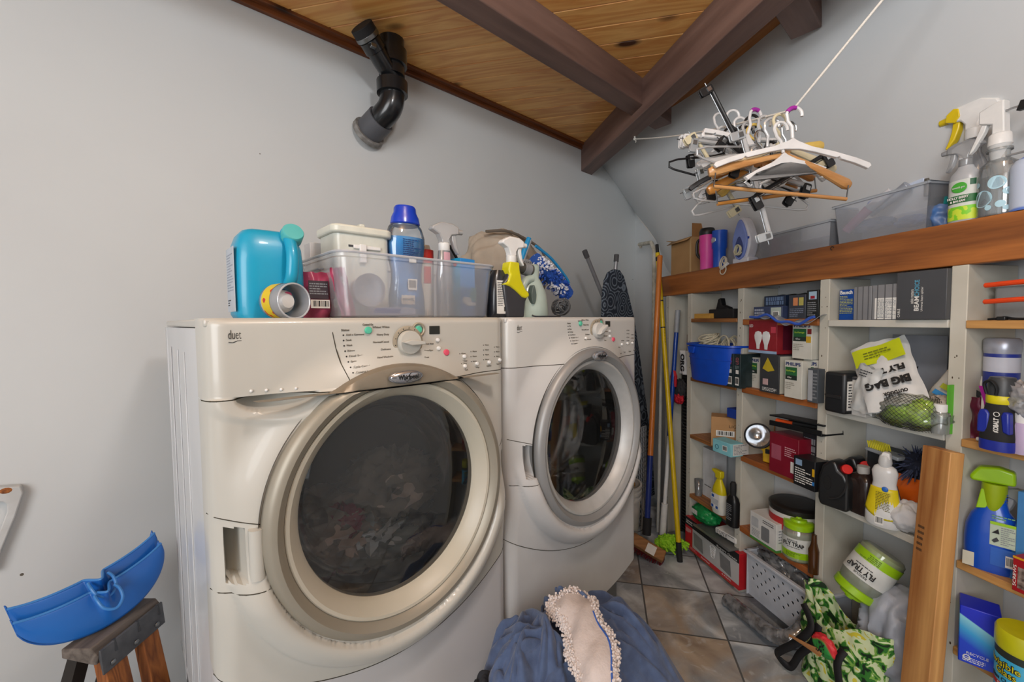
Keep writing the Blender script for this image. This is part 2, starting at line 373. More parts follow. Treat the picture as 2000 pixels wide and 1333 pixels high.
WALL1 = wallmat('painted_wall', '#cacccc', '#d1d4d4', .034); WALL2 = wallmat('painted_wall_right', '#c8cacb', '#cfd2d3', .022)
VW = .95; DW = .19
def MFp(s, v, z): return MF.P(s, v, z)
def SFp(t, w, z): return SF.P(t, w, z)
CEI = 1.168
g = G()
vs = [MFp(-2.6, VW, FL - .02), MFp(3.3, VW, FL - .02), MFp(3.3, VW, CEI + .05), MFp(-2.6, VW, CEI + .05)]
vb = [q + MF.v * .1 for q in vs]
g.add(vs + vb, [(0, 1, 2, 3), (7, 6, 5, 4), (0, 4, 5, 1), (1, 5, 6, 2), (2, 6, 7, 3), (3, 7, 4, 0)])
struct('wall_back', g, WALL1, smooth=0)
g = G()
vs = [SFp(-1.75, DW, FL - .02), SFp(3.4, DW, FL - .02), SFp(3.4, DW, .25), SFp(-.8, DW, .25), SFp(-.863, DW, .324), SFp(-1.063, DW, .565), SFp(-1.394, DW, .86), SFp(-1.75, DW, 1.0)]
vb = [q + SF.v * .1 for q in vs]; n = len(vs)
g.add(vs + vb, [tuple(range(n)), tuple(range(2 * n - 1, n - 1, -1))] + [(i, i + n, (i + 1) % n + n, (i + 1) % n) for i in range(n)])
struct('wall_right', g, WALL2, smooth=0)
# the upper wall leans inwards from the ledge to the ceiling
k0 = MFp(2.27, VW, CEI); tw = ((k0 - SF.o).dot(SF.u), (k0 - SF.o).dot(SF.v))
up = [(tw[0], tw[1] + .01), (-.75, .5 * (tw[1] + .01) - .05), (-.25, -.085), (.26, -.07), (3.4, -.06)]
lo = [(-1.394, DW, .86), (-1.063, DW, .565), (-.83, DW, .285), (-.2, DW, .25), (3.4, DW, .25)]
up = smoothpath([(a_, b_, CEI + .02) for a_, b_ in up], 6); lo = smoothpath(lo, 6)
g = G(); nn = len(up) - 1
g.grid(lambda u_, v_: SFp(*(lo[round(u_ * nn)].lerp(up[round(u_ * nn)], v_))), nn, 10)
struct('wall_right_slope', g, WALL2, smooth=80)

struct('wall_front', G().box(-3.2, 2.6, -2.15, -2.05, 0, EYE + CEI), mat('#6a6762', .7), smooth=0)  # unseen wall behind the camera, added in dark grey to tame glass reflections

# ---- plank ceiling
m = bpy.data.materials.new('pine_plank_ceiling'); m.use_nodes = True; nt = m.node_tree; p = nt.nodes['Principled BSDF']; L = nt.links.new
tc = N('ShaderNodeTexCoord'); sep = N('ShaderNodeSeparateXYZ'); L(tc.outputs['Object'], sep.inputs[0])
PW = .118
row = mth('FLOOR', mth('DIVIDE', mth('SUBTRACT', sep.outputs[1], .010), PW)); cmb = N('ShaderNodeCombineXYZ'); L(row, cmb.inputs[0]); wn = N('ShaderNodeTexWhiteNoise'); L(cmb.outputs[0], wn.inputs[0])
of = N('ShaderNodeVectorMath'); of.operation = 'SCALE'; of.inputs[3].default_value = 9; L(wn.outputs['Color'], of.inputs[0])
ad = N('ShaderNodeVectorMath'); L(tc.outputs['Object'], ad.inputs[0]); L(of.outputs[0], ad.inputs[1])
mp = N('ShaderNodeMapping'); mp.inputs['Scale'].default_value = (.9, 9, 1); L(ad.outputs[0], mp.inputs[0])
nz = N('ShaderNodeTexNoise'); nz.inputs['Scale'].default_value = 1.5; nz.inputs['Detail'].default_value = 3; nz.inputs['Distortion'].default_value = .6; L(mp.outputs[0], nz.inputs[0])
pp = mth('PINGPONG', mth('MULTIPLY', nz.outputs[0], 11), 1)
cr = N('ShaderNodeValToRGB'); e = cr.color_ramp.elements; e[0].color = lin('#f2bd70'); e[1].color = lin('#dd9a52'); L(pp, cr.inputs[0])
tone = N('ShaderNodeMixRGB'); tone.blend_type = 'MULTIPLY'; tone.inputs[2].default_value = (.62, .5, .4, 1); L(mth('MULTIPLY', wn.outputs[0], .6), tone.inputs[0]); L(cr.outputs[0], tone.inputs[1])
mk = N('ShaderNodeMapping'); mk.inputs['Scale'].default_value = (3.2, 6.5, 1); L(ad.outputs[0], mk.inputs[0])
vo = N('ShaderNodeTexVoronoi'); vo.inputs['Scale'].default_value = 1.0; L(mk.outputs[0], vo.inputs[0])
r2 = N('ShaderNodeValToRGB'); r2.color_ramp.elements[0].position = .10; r2.color_ramp.elements[1].position = .20; r2.color_ramp.elements[0].color = (1, 1, 1, 1); r2.color_ramp.elements[1].color = (0, 0, 0, 1); L(vo.outputs['Distance'], r2.inputs[0])
kn = N('ShaderNodeMixRGB'); kn.inputs[2].default_value = lin('#4a2712'); L(r2.outputs[0], kn.inputs[0]); L(tone.outputs[0], kn.inputs[1]); L(kn.outputs[0], p.inputs['Base Color'])
p.inputs['Roughness'].default_value = .42; p.inputs['Coat Weight'].default_value = .15
g = G()
y = -22 * PW + .010
while y < 44 * PW:      # every plank with its chamfered edges
    c = .004
    g.add([(-3, y, .006), (-3, y + c, 0), (-3, y + PW - c, 0), (-3, y + PW, .006), (4, y, .006), (4, y + c, 0), (4, y + PW - c, 0), (4, y + PW, .006)],
          [(0, 1, 5, 4), (1, 2, 6, 5), (2, 3, 7, 6)]); y += PW
g.box(-3, 4, -22 * PW + .01, y, .0065, .03)
o = struct('ceiling', g, m, smooth=0); o.location = (0, 0, EYE + CEI); o.rotation_euler = (0, 0, radians(-12.27))
# ---- stained board where ceiling and rear wall meet
TRIM = wood('#7c4420', '#532a12', 9, 0, .5)
g = G().box(-2.5, 2.62, VW - .045, VW, CEI - .012, CEI + .01); g.box(-2.5, 2.62, VW - .02, VW, CEI - .03, CEI - .01)
o = struct('trim_1', g, TRIM, smooth=0, bevel=.003); o.location = (MF.o.x, MF.o.y, EYE); o.rotation_euler = (0, 0, MF.a)
g = G().box(-.9, 2.6, -.13, -.055, CEI - .012, CEI + .01)
o = struct('trim_2', g, wood('#b5763a', '#8c5426', 9, 0, .5), smooth=0); o.location = (SF.o.x, SF.o.y, EYE); o.rotation_euler = (0, 0, SF.a)

# ---- dark painted beams
BEAM = mat('#5f473f', .5, 0, '#7a5f55', 14, .35, (.12, 1, 1), 0, 8, 60)
def beam(name, label, fr, a0, a1, b0, b1, z0, z1, tip=0):
    r = thing(name, label, 'ceiling beam', fr, a0, b0, z0)
    g = G().box(0, a1 - a0, 0, b1 - b0, 0, z1 - z0); o = obj('timber', g, BEAM, r, bevel=.004)
    return r
beam('ceiling_beam', 'long dark brown beam running from the rear wall over the shelves to the top right', SF, -1.5, 1.9, -.393, -.292, 1.0, CEI)
# joists lie along the rear wall direction and end just past the main beam
def joist(label, v0, v1, s0, s1, z0=1.04):
    r = thing('ceiling_joist', label, 'ceiling beam', MF, s0, v0, z0)
    obj('timber', G().box(0, s1 - s0, 0, v1 - v0, 0, CEI - z0 + .002), BEAM, r, bevel=.004); return r
joist('dark brown joist crossing the plank ceiling and resting on the long beam', .258, .355, -1.6, 2.10)
joist('short dark joist end above the white cord at the top right', -.46, -.364, 1.55, 1.79)

# ================================================================ WASHER AND DRYER
MW_ = .665; DCX, DCZ, DR, DSX = .333, -.372, .284, .945
def sst(a, b, x):
    t = max(0, min(1, (x - a) / (b - a))); return t * t * (3 - 2 * t)
def machine(kind, s0, label):
    W = MW_; washer = kind == 'washer'
    r = thing('washing_machine' if washer else 'tumble_dryer', label, 'washing machine' if washer else 'dryer', MF, s0, 0, FL)
    CREAM = mat('#bfbdb5', .32, 0, '#bab7ae', 3, coat=.2) if washer else mat('#c6c5c1', .32, 0, '#c1c0bc', 3, coat=.2)
    LOWER = mat('#c4c2c2', .32, 0, '#bcbaba', 3, coat=.2) if washer else mat('#c3c3c1', .32, 0, '#b7b5b4', 4, coat=.2)
    SIDE = mat('#cfd0d2', .3, 0, '#c7c9cb', 4, coat=.2)
    RING = mat('#9a9486', .42, .25, '#928b7d', 4) if washer else mat('#9a9a99', .45, .35, '#909090', 4)
    BEZ = mat('#bdb7a8', .38, 0, '#b3ad9c', 5) if washer else mat('#b9b9b7', .42, .2)
    Z = lambda z: z + EYE
    def Y(x, z):
        d = max(0, min(x, W - x)); y = -.014 * (1 - ((x - W / 2) / (W / 2)) ** 2)
        rr = .034
        if d < rr: y += rr - sqrt(rr * rr - (rr - d) ** 2)
        dx = (x - DCX) / DSX; dz = z - DCZ; q = sqrt(dx * dx + dz * dz)
        low = 1 - sst(-.50, -.37, z)
        edge = sst(0, .045, d)
        y -= .030 * (1 - sst(DR - .02, DR + .075, q)) * edge * sst(.02, -.13, z) if z > -.2 else .030 * (1 - sst(DR - .02, DR + .075, q)) * edge
        if low > 0:       # raised crescent that sweeps under the door
            k = (q - (DR + .026)) / .026
            if abs(k) < 1: y -= .020 * sqrt(1 - k * k) * low
            y -= .012 * (1 - sst(DR + .05, DR + .14, q)) * low
        if washer:        # scooped finger grip under the soap drawer
            k = ((x - .105) / .064) ** 2 + ((z + .128) / .030) ** 2
            if k < 1 and z < -.128: y += .042 * (1 - k) ** .75
            elif k < 3 and z < -.128: y -= .004 * (1 - abs(k - 2))
        for xa, xb in (((.020, .045), (W - .03, W - .012)) if washer else ((.040, .075),)):   # pocket beside the hinge
            if xa < x < xb and -.437 < z < -.348: y += .050 * min(1, (x - xa) / .004 + .2, (xb - x) / .004 + .2)
        if z > -.004: y += .014 - sqrt(max(0, .014 ** 2 - (z + .004) ** 2))
        if z < -.90 and False: y += 0
        return y
    arc_s = lambda x: -.612 - .105 * (1 - ((x - W / 2) / (W / 2)) ** 2)
    arc_b = lambda x: -.905 - .05 * (1 - ((x - W / 2) / (W / 2)) ** 2)
    def front(name, za, zb, nz_, m, hole=False):
        nx = 190; g = G(); cols = [0] + [W * i / nx for i in range(nx + 1)] + [W]
        rows = nz_; vs = []
        for j in range(rows + 1):
            for i, x in enumerate(cols):
                a_, b_ = za(x), zb(x); z = a_ + (b_ - a_) * j / rows
                y = .075 if i in (0, len(cols) - 1) else Y(x, z)
                vs.append(Vector((x, y, Z(z))))
        n = len(cols); fs = []
        for j in range(rows):
            for i in range(n - 1):
                q = (j * n + i, j * n + i + 1, (j + 1) * n + i + 1, (j + 1) * n + i)
                if hole:
                    c = sum((vs[k] for k in q), Vector()) / 4; dx = (c.x - DCX) / DSX; dz = c.z - Z(DCZ)
                    if dx * dx + dz * dz < (DR - .014) ** 2: continue
                fs.append(q)
        g.add(vs, fs); return obj(name, g, m, r, smooth=50)
    cons = front('console', lambda x: -.1285, lambda x: .0099, 46, CREAM, True)
    front('front_panel', lambda x: arc_s(x), lambda x: -.1305, 150, CREAM if washer else LOWER, True)
    front('lower_panel', lambda x: arc_b(x), lambda x: arc_s(x) - .002, 60, LOWER)
    obj('top_panel', G().box(.004, W - .004, .010, .76, Z(-.006), Z(.0095)), CREAM, r, bevel=.004)
    g = G().box(.003, .010, .06, .765, Z(-.97), Z(-.0075)).box(W - .010, W - .003, .06, .765, Z(-.97), Z(-.0075)).box(.003, W - .003, .755, .765, Z(-.97), Z(-.0075)).box(.003, W - .003, .06, .765, Z(-.975), Z(-.965))
    for y0, y1 in ((.30, .305), (.44, .455), (.62, .63)): g.box(.0012, .004, y0, y1, Z(-1.0), Z(-.06))
    obj('cabinet', g, SIDE, r, bevel=.002)
    obj('toe_base', G().box(.01, W - .01, .085, .74, .0, Z(-.96)), mat('#77797b', .5), r)
    LINE = mat('#3a3528', .8)
    def seam(pts, rad=.0011, name='seam', m=LINE):
        P_ = [(x, Y(x, z) + .0004, Z(z)) for x, z in pts]; obj(name, G().tube(P_, rad, 5), m, r)
    xs = [W * i / 80 for i in range(81)]
    seam([(x, -.1295) for x in xs if abs((x - DCX) / DSX) > .155], .0011) if False else None
    L1 = [x for x in xs if (x - DCX) / DSX < -.15]; R1 = [x for x in xs if (x - DCX) / DSX > .15]
    for c in (L1, R1): seam([(x, -.1295) for x in c], .0012)
    seam([(x, arc_s(x) - .001) for x in xs], .0013)
    for c, zt, zb in (([x for x in xs if x < .075], -.335, -.452), ([x for x in xs if x > W - .045], -.325, -.462)):
        if not washer and c[0] > .3: continue
        k = 1 if c[0] < .3 else -1
        seam([(x, zt + .035 * (1 - (x if k > 0 else W - x) / .06) * .5 - .008) for x in c], .0011); seam([(x, zb - .004) for x in c], .0012)
        if washer: pass
    # hinge post in the pocket
    g = G().tube([(.060, Y(.060, -.39) - .002, Z(z)) for z in (-.349, -.39, -.436)], .0125, 12)
    obj('hinge_post', g, CREAM if washer else LOWER, r)
    dot = lambda c, rad: obj('bumper_dot', G().ball(c, rad, 10), WHT, r)
    if washer:
        for x, z in ((.066, -.117), (.089, -.118), (.112, -.119), (.135, -.119)): dot((x, Y(x, z) - .0005, Z(z)), .0028)
        for i in range(4): x = W - .022; z = -.35 - i * .026; dot((x, Y(x, z) - .001, Z(z)), .002)
        seam([(.203, .008), (.205, -.02), (.210, -.05), (.216, -.08), (.225, -.11), (.229, -.128)], .0011)
    else:
        for i in range(3): dot((.046, .018, Z(-.365 - i * .024)), .0022)
    # ---- door
    def disc(prof, m, name, lo_=None, hi=None, n=96, par=r):
        vs = []; g = G()
        for q, y in prof:
            for k in range(n):
                a = 2 * pi * k / n; x = DCX + q * cos(a) * DSX; z = DCZ + q * sin(a)
                if hi is not None: z = min(z, hi)
                if lo_ is not None: z = max(z, lo_)
                vs.append((x, y, Z(z)))
        g.add(vs, [(i * n + k, i * n + (k + 1) % n, (i + 1) * n + (k + 1) % n, (i + 1) * n + k) for i in range(len(prof) - 1) for k in range(n)])
        return obj(name, g, m, par, smooth=35)
    cut = -.131 if washer else None
    prof = [(DR - .012, -.002), (DR, -.034), (DR - .001, -.045), (DR - .005, -.052), (DR - .013, -.058), (DR - .022, -.0595), (.252, -.052), (.247, -.044)]
    door = disc(prof, RING, 'door', hi=cut - .0025 if washer else None)
    disc([(.2468, -.0445), (.244, -.047), (.238, -.0462), (.228, -.036), (.219, -.022), (.2135, -.012), (.2125, .0)], BEZ, 'door_bezel', par=door, hi=cut - .004 if washer else None)
    disc([(DR + .0015, -.030), (DR + .004, -.037), (DR + .0025, -.030)], mat('#2c2a26', .6), 'door_gap_line', hi=cut if washer else None)  # thin dark ring standing in for the shaded gap around the door
    if washer:
        cap = disc([(DR + .002, -.03), (DR, -.044), (DR - .004, -.052), (DR - .02, -.057), (.236, -.055)], mat('#8f8473', .4, .3), 'arch_trim', lo_=cut)
        obj('gap_line', G().box(DCX - .137, DCX + .137, -.050, -.046, Z(cut - .0035), Z(cut + .0005)), BLK, r)
    disc([(.2135, -.012), (.19, -.0145), (.12, -.017), (.05, -.0178), (.0, -.018)], clear('#ffffff', .99, .012, .10, fk=.9), 'door_glass', par=door)
    GBW = clear('#8a938c', .965, .08, .0, fk=.35)
    disc([(.2120, .0), (.196, .02), (.182, .06), (.176, .105), (.166, .118), (.12, .124), (0, .125)], GBW, 'glass_bowl', par=door)
    # ---- drum
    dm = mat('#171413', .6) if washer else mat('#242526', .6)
    g = G(); prof = [(.24, .0), (.262, .03), (.262, .40), (.20, .43), (0, .435)]; n = 64
    vs = [(DCX + q * cos(2 * pi * k / n), y, Z(DCZ) + q * sin(2 * pi * k / n)) for q, y in prof for k in range(n)]
    g.add(vs, [(i * n + k, i * n + (k + 1) % n, (i + 1) * n + (k + 1) % n, (i + 1) * n + k) for i in range(4) for k in range(n)])
    for a in (20, 140, 260):
        M_ = TR(DCX, 0, Z(DCZ)) @ RY(a); g.prism([(-.025, -.262), (-.008, -.225), (.008, -.225), (.025, -.262)], .06, .40, M_)
    obj('drum', g, dm, r, smooth=40)
    # ---- badge
    bz, by = (-.113, -.0600) if washer else (-.112, -.0635)
    b = G(); n = 40
    bprof = [(1.08, 0), (1.08, -.003), (1.0, -.004), (.98, -.003), (.9, -.0055), (.5, -.008), (0, -.009)]
    bx, bw, bh = DCX, .036 * (1 if washer else .95), .0125 if washer else .0155
    vs = [(bx + bw * q * cos(2 * pi * k / n), by + y, Z(bz) + bh * q * sin(2 * pi * k / n)) for q, y in bprof for k in range(n)]
    b.add(vs, [(i * n + k, i * n + (k + 1) % n, (i + 1) * n + (k + 1) % n, (i + 1) * n + k) for i in range(len(bprof) - 1) for k in range(n)])
    bo = obj('badge', b, mat('#b9bbc0', .22, .8), r, smooth=60)
    text('Whirlpool', bo, (bx + .002, by - .0094, Z(bz)), .014, INK, width=bw * 1.25, bold=.0002)
    obj('swoosh', G().tube([(bx + bw * q, by - .0092, Z(bz) + bh * w) for q, w in ((.25, .75), (.05, .2), (-.2, -.5), (-.05, -.7), (.2, -.25), (.5, .15))], .0006, 5), INK, bo)
    # ---- console controls
    yf = lambda x, z: Y(x, z) - .0004
    def ct(s_, x, z, w, h=.006, bold=0): text(s_, cons, (x, yf(x, z) - .0004, Z(z)), h, mat('#6c675d', .7), width=w, bold=bold)
    lx = .045 if washer else .044
    text('duet', cons, (lx, yf(lx, -.02), Z(-.019)), .022, mat('#4d4a44', .5), width=.019)
    obj('logo_swoosh', G().tube([(lx + q, yf(lx, -.03), Z(w)) for q, w in ((-.009, -.031), (-.003, -.032), (.004, -.029), (.010, -.029))], .0006, 5), INK, cons)
    kx, kz = (.363, -.044) if washer else (.385, -.033)
    y0 = yf(kx, kz)
    def knobdisc(x, z, prof, m, name, par=None, sx=1, ang=0):
        g = G(); n = 36; vs = [(x + q * cos(2 * pi * k / n) * sx, yf(x, z) + y, Z(z) + q * sin(2 * pi * k / n)) for q, y in prof for k in range(n)]
        g.add(vs, [(i * n + k, i * n + (k + 1) % n, (i + 1) * n + (k + 1) % n, (i + 1) * n + k) for i in range(len(prof) - 1) for k in range(n)]); return obj(name, g, m, par or r, smooth=40)
    TAU = mat('#a89d8a', .4, .2)
    knobdisc(kx, kz, [(.036, 0), (.036, -.002), (.034, -.003), (.028, -.003), (.027, 0)], TAU, 'dial_ring')
    kb = knobdisc(kx, kz, [(.026, -.001), (.026, -.012), (.0245, -.016), (.0, -.017)], CREAM, 'dial_knob')
    obj('pointer_ridge', G().prism([(-.024, 0), (-.006, .006), (.027, .0035), (.0285, 0), (.027, -.0035), (-.006, -.006)], -.030, -.012, TR(kx, y0, Z(kz)) @ RY(3 if washer else -35)), CREAM, kb, bevel=.0015)
    g = G()
    for i in range(12):
        a = radians(60 + i * 26); g.ball((kx + .031 * cos(a), y0 - .003, Z(kz) + .031 * sin(a)), .0012, 6)
    obj('dial_marks', g, INK, r)
    GRN = mat('#55c2a2', .35, coat=.3); RED = mat('#e0506a', .35, coat=.3); DK = mat('#23251f', .3)
    def button(x, z, rad, m, name='button', ring=None):
        if ring: knobdisc(x, z, [(rad * 1.9, 0), (rad * 1.9, -.003), (rad * 1.6, -.004), (rad * 1.35, -.002)], ring, 'button_surround')
        knobdisc(x, z, [(rad, 0), (rad, -.003), (rad * .8, -.0048), (0, -.0055)], m, name)
    k = 0 if washer else 1
    button(*((.275, -.016) if washer else (.299, -.010)), .0075, GRN, 'power_button')
    button(*((.391, -.017) if washer else (.4065, -.010)), .0085, GRN, 'start_button', TAU)
    button(*((.462, -.072) if washer else (.482, -.067)), .0075, RED, 'cancel_button')
    for x, z in (((.441, -.042), (.441, -.061), (.518, -.085), (.514, -.108), (.559, -.106), (.601, -.106), (.641, -.103)) if washer else ((.461, -.038), (.461, -.055), (.542, -.087), (.582, -.085), (.618, -.085), (.317, -.057))): button(x, z, .0046, WHT)
    dx_, dz_ = (.434, -.019) if washer else (.451, -.013)
    obj('display', G().box(dx_ - .014, dx_ + .014, yf(dx_, dz_) - .0012, yf(dx_, dz_) + .002, Z(dz_) - .0095, Z(dz_) + .0095), DK, r, bevel=.001)
    g = G(); lx0 = .225 if washer else .241; names = ['Add a Garment', 'Soak', 'Wash', 'Rinse', 'Final Spin', 'Spin', 'Cycle Complete', 'Control Locked'] if washer else ['Wet', 'Damp', 'Drying', 'Cool Down', 'Wrinkle Guard', 'Check Screen', 'Complete']
    for i, s_ in enumerate(names):
        z = (-.0245 - i * .0105) if washer else (-.018 - i * .009); x = lx0 + (.0004 * i * i * .45); obj('indicator_light', G().ball((x, yf(x, z), Z(z)), .0016, 6), INK, r)
        ct(s_, x + .004 + .0015 * len(s_), z + .0005, .0029 * len(s_), .0055)
    for cx_, n_, z0_ in (((.505, 2, -.078), (.541, 3, -.075), (.583, 4, -.061), (.622, 3, -.068)) if washer else ((.54, 1, -.074), (.578, 5, -.038), (.612, 3, -.055))):
        for i in range(n_):
            z = z0_ - i * .0125 * (1.9 if n_ == 2 else 1); obj('indicator_light', G().ball((cx_, yf(cx_, z), Z(z)), .0012, 6), INK, r); ct('Warm', cx_ + .0115, z, .013, .005)
    ct('Status', lx0 + .004, -.0145 if washer else -.009, .016, .006, .0001)
    ct('Control On', .275 if washer else .299, -.0045 if washer else -.002, .022, .006, .0001)
    for i, s_ in enumerate(['Whitest Whites', 'Heavy Duty', 'Normal/Casual', 'Delicate', 'Hand Washable']):
        z = kz + .034 - i * .0155; ct(s_, kx - .040 - .0014 * len(s_) - (4 - (i - 2) ** 2) * .0008, z, .0027 * len(s_), .006)
    for i, s_ in enumerate(['Quick Wash', 'Rinse/Spin', 'Drain']):
        z = kz - .006 - i * .0145; ct(s_, kx + .045 + .001 * len(s_) - i * .005, z, .0022 * len(s_), .005)
    for x, z, s_ in ((.518, -.096, 'Rinse'), (.514, -.117, 'Soak'), (.559, -.1155, 'Temp'), (.601, -.1155, 'Options'), (.636, -.113, 'Signal')): ct(s_, x, z, .016, .0055)
    return r
washer = machine('washer', 0, 'large cream front-loading washing machine nearest the viewer with clothes behind its glass')
dryer = machine('dryer', MW_ + .005, 'white front-loading dryer with a grey ringed door standing to the right of the washer')

# ---- laundry in the washer and the pink garment in the dryer
def lump(name, label, cat, fr, a, b, z, size, m, seed, amp=.35, f=2.2, n=56, group=None, parent=None, rz=0):
    r = obj(name, G().ball((0, 0, 0), 1, n, size, lambda d: amp * (fold(d, f, seed) - .45)), m, parent, smooth=80)
    if parent is None:
        r.matrix_world = Matrix.Translation(fr.P(a, b, z)) @ Matrix.Rotation(fr.a + radians(rz), 4, 'Z'); tag(r, label, cat, group)
    else: r.location = (a, b, z); r.rotation_euler = (0, 0, radians(rz))
    return r
for x, y, z, sz, c, lb, sd in (
    (.25, .25, -.52, (.13, .11, .075), '#a08c80', 'brown crumpled garment at the left of the washer drum', 1),
    (.43, .22, -.44, (.10, .08, .07), '#9a8d84', 'pale taupe garment on top of the pile in the washer drum', 2),
    (.36, .20, -.545, (.10, .08, .055), '#a9adb0', 'light grey crumpled garment in the middle of the washer drum', 3),
    (.45, .20, -.555, (.08, .07, .06), '#262b3c', 'navy garment at the right bottom of the washer drum', 4),
    (.285, .19, -.500, (.05, .045, .045), '#a0284c', 'magenta garment in the middle of the washer drum', 5),
    (.235, .19, -.565, (.055, .05, .040), '#b98aa4', 'pinkish mauve garment low at the left of the washer drum', 6)):
    lump('laundry_garment', lb, 'clothing', MF, x, y, z, tuple(q * 1.22 for q in sz), mat(c, .9, sheen=.2), sd, .5, 2.6, group='laundry in the washing machine')
lump('red_garment', 'red garment behind the left of the dryer door glass', 'clothing', MF, .67 + .215, .215, -.36, (.055, .06, .11), mat('#c8283c', .85), 12, .35, 1.6)
lump('white_garment', 'white striped garment at the bottom of the dryer drum', 'clothing', MF, .67 + .29, .21, -.53, (.085, .07, .05), mat('#c9cfd4', .85), 14, .5, 2.4)

# ================================================================ BUILT-IN SHELVING
POST = mat('#cbc8bc', .6, 0, '#bdb9ab', 5, .15); 
ROUGH = wood('#a9713f', '#6d4322', 10, 0, .6, False); RED = wood('#b8703a', '#8f4d22', 8, 0, .5, False); WSH = mat('#cfcdc4', .5, 0, '#bfbcb1', 8); PLY = wood('#c9995a', '#a87440', 8, 0, .55, False)
unit = thing('built_in_shelving', 'white studded built-in shelves with brown boards along the right wall', 'shelving', SF, 0, 0, FL)
Zf = lambda z: z + EYE
for i, (a, b) in enumerate(((-.626, -.590), (-.412, -.374), (-.027, .011), (.395, .433), (.797, .835), (1.20, 1.238))):
    g = G().box(a, b, .001, .188, 0, Zf(.142)); o = obj('upright', g, POST, unit, bevel=.002)
    rr = random.Random(i); g = G()      # nail heads and chips
    for k in range(16): z = rr.uniform(.1, 1.4); x = rr.uniform(a + .006, b - .006); g.ball((x, .0012, z), rr.choice((.0016, .002, .0026)), 6, (1, .3, rr.choice((1, 1.8))))
    k_ = obj('nail_heads', g, mat('#4a3a2a', .8), o); k_['kind'] = 'stuff'
ROWS = [(-.374, -.027, (.003, -.322, -.643, -.981, -1.285), ROUGH, .020), (.011, .395, (-.003, -.318, -.642, -.980), RED, .026), (.433, .797, (-.008, -.332, -.673), WSH, .024), (.835, 1.20, (-.011, -.339, -.684), PLY, .022)]
for a, b, zs, m_, th in ROWS:
    for z in zs:
        obj('shelf_board', G().box(a + .001, b - .001, -.004, .186, Zf(z - th), Zf(z)), m_, unit, bevel=.002)
obj('header_board', G().box(-.69, 1.9, -.001, .036, Zf(.142), Zf(.263)), wood('#b06c34', '#6e3e1c', 5, 0, .45, True, 9), unit, bevel=.003)
obj('ledge_board', G().box(-.69, 1.9, .036, .188, Zf(.243), Zf(.262)), ROUGH, unit)
rA, rB, rC, rD = (0, .003, -.003, -.008, -.011), (0, -.322, -.318, -.332, -.339), (0, -.643, -.642, -.673, -.684), (0, -.981, -.980)
LEDGE = .2632

def rng(x0, x1, y, w): return SF.px(x0, y, w)[0], SF.px(x1, y, w)[0]
def sbox(name, label, cat, x0, x1, yt, zb, w, dep, m, group=None, rz=0, ym=None, bevel=.0015, h=None, part='carton', rx=0, ry=0):
    """a box on a shelf: its front shows between the columns x0 and x1 of the photograph, its top at row yt"""
    ym = ym or yt + 20; t0, t1 = rng(x0, x1, ym, w)
    if h is None: h = SF.px((x0 + x1) / 2, yt, w)[1] - zb
    r = thing(name, label, cat, SF, t0, w, zb, rz, group, rx, ry); W = (t1 - t0) / max(.2, cos(radians(rz)))
    obj(part, G().box(0, W, 0, dep, 0, h), m, r, bevel=bevel); return r, W, h
def spot(name, label, cat, x, y, w, zb, group=None, rz=0, rx=0, ry=0):
    t = SF.px(x, y, w)[0]; return thing(name, label, cat, SF, t, w, zb, rz, group, rx, ry)
def hz_(x, y, w, zb): return SF.px(x, y, w)[1] - zb
def sprayer(r, z0, k=1, body=WHT, trig=WHT, dir=-1, collar=None, x0=0, y0=0, thick=.022, nozzle=None):
    M = TR(x0, y0, z0) @ Matrix.Scale(k, 4) @ (Matrix.Identity(4) if dir < 0 else RZ(180))
    cl = G().lathe([(.0135, 0), (.0145, .002), (.0145, .018), (.012, .020)], 24, M=M); obj('collar', cl, collar or body, r)
    h = G().prism([(-.040, .044), (-.040, .062), (-.022, .070), (.012, .070), (.036, .058), (.040, .050), (.018, .040), (.011, .026), (.011, .018), (-.011, .018), (-.011, .030), (-.018, .040)], -thick / 2, thick / 2, M)
    hd = obj('spray_head', h, body, r, bevel=.003 * k)
    t = G().prism([(-.032, .046), (-.020, .044), (-.022, .028), (-.028, .010), (-.040, -.006), (-.044, -.004), (-.038, .010), (-.034, .026)], -.007, .007, M)
    obj('trigger', t, trig, r, bevel=.002 * k)
    n = G().tube([M @ Vector((-.038, 0, .053)), M @ Vector((-.056, 0, .053))], [.008 * k, .0065 * k], 12); obj('nozzle', n, nozzle or trig, r)
def body(r, prof, m, sx=1, sy=1, pw=2.0, name='bottle', n=36, c=(0, 0, 0)):
    return obj(name, G().lathe([(0, 0)] + prof if prof[0][0] > .001 else prof, n, c, sx, sy, None, pw), m, r, smooth=50)

# ---------------- first bay (behind the poles)
r = sbox('tape_dispenser', 'black hand-held dispenser lying on the top shelf of the narrow bay', 'tool', 1384, 1432, 604, rA[1], .03, .06, BLKM, ym=612, part='body', bevel=.004)[0]
obj('grip', G().prism([(.02, .02), (.045, .10), (.062, .105), (.072, .07), (.12, .055), (.13, .02)], .02, .05), BLK, r, bevel=.004)
r = sbox('wood_block', 'small pale wooden block beside the black dispenser', 'block', 1356, 1386, 613, rA[1], .005, .04, wood('#d9a84e', '#b37f35', 8, 0, .6, False), ym=617, part='block')[0]
r = spot('film_canister', 'small black cylinder behind the pale wooden block', 'canister', 1364, 612, .06, rA[1]); body(r, [(.022, 0), (.024, .03), (.020, .036), (0, .037)], BLKM, name='cap')
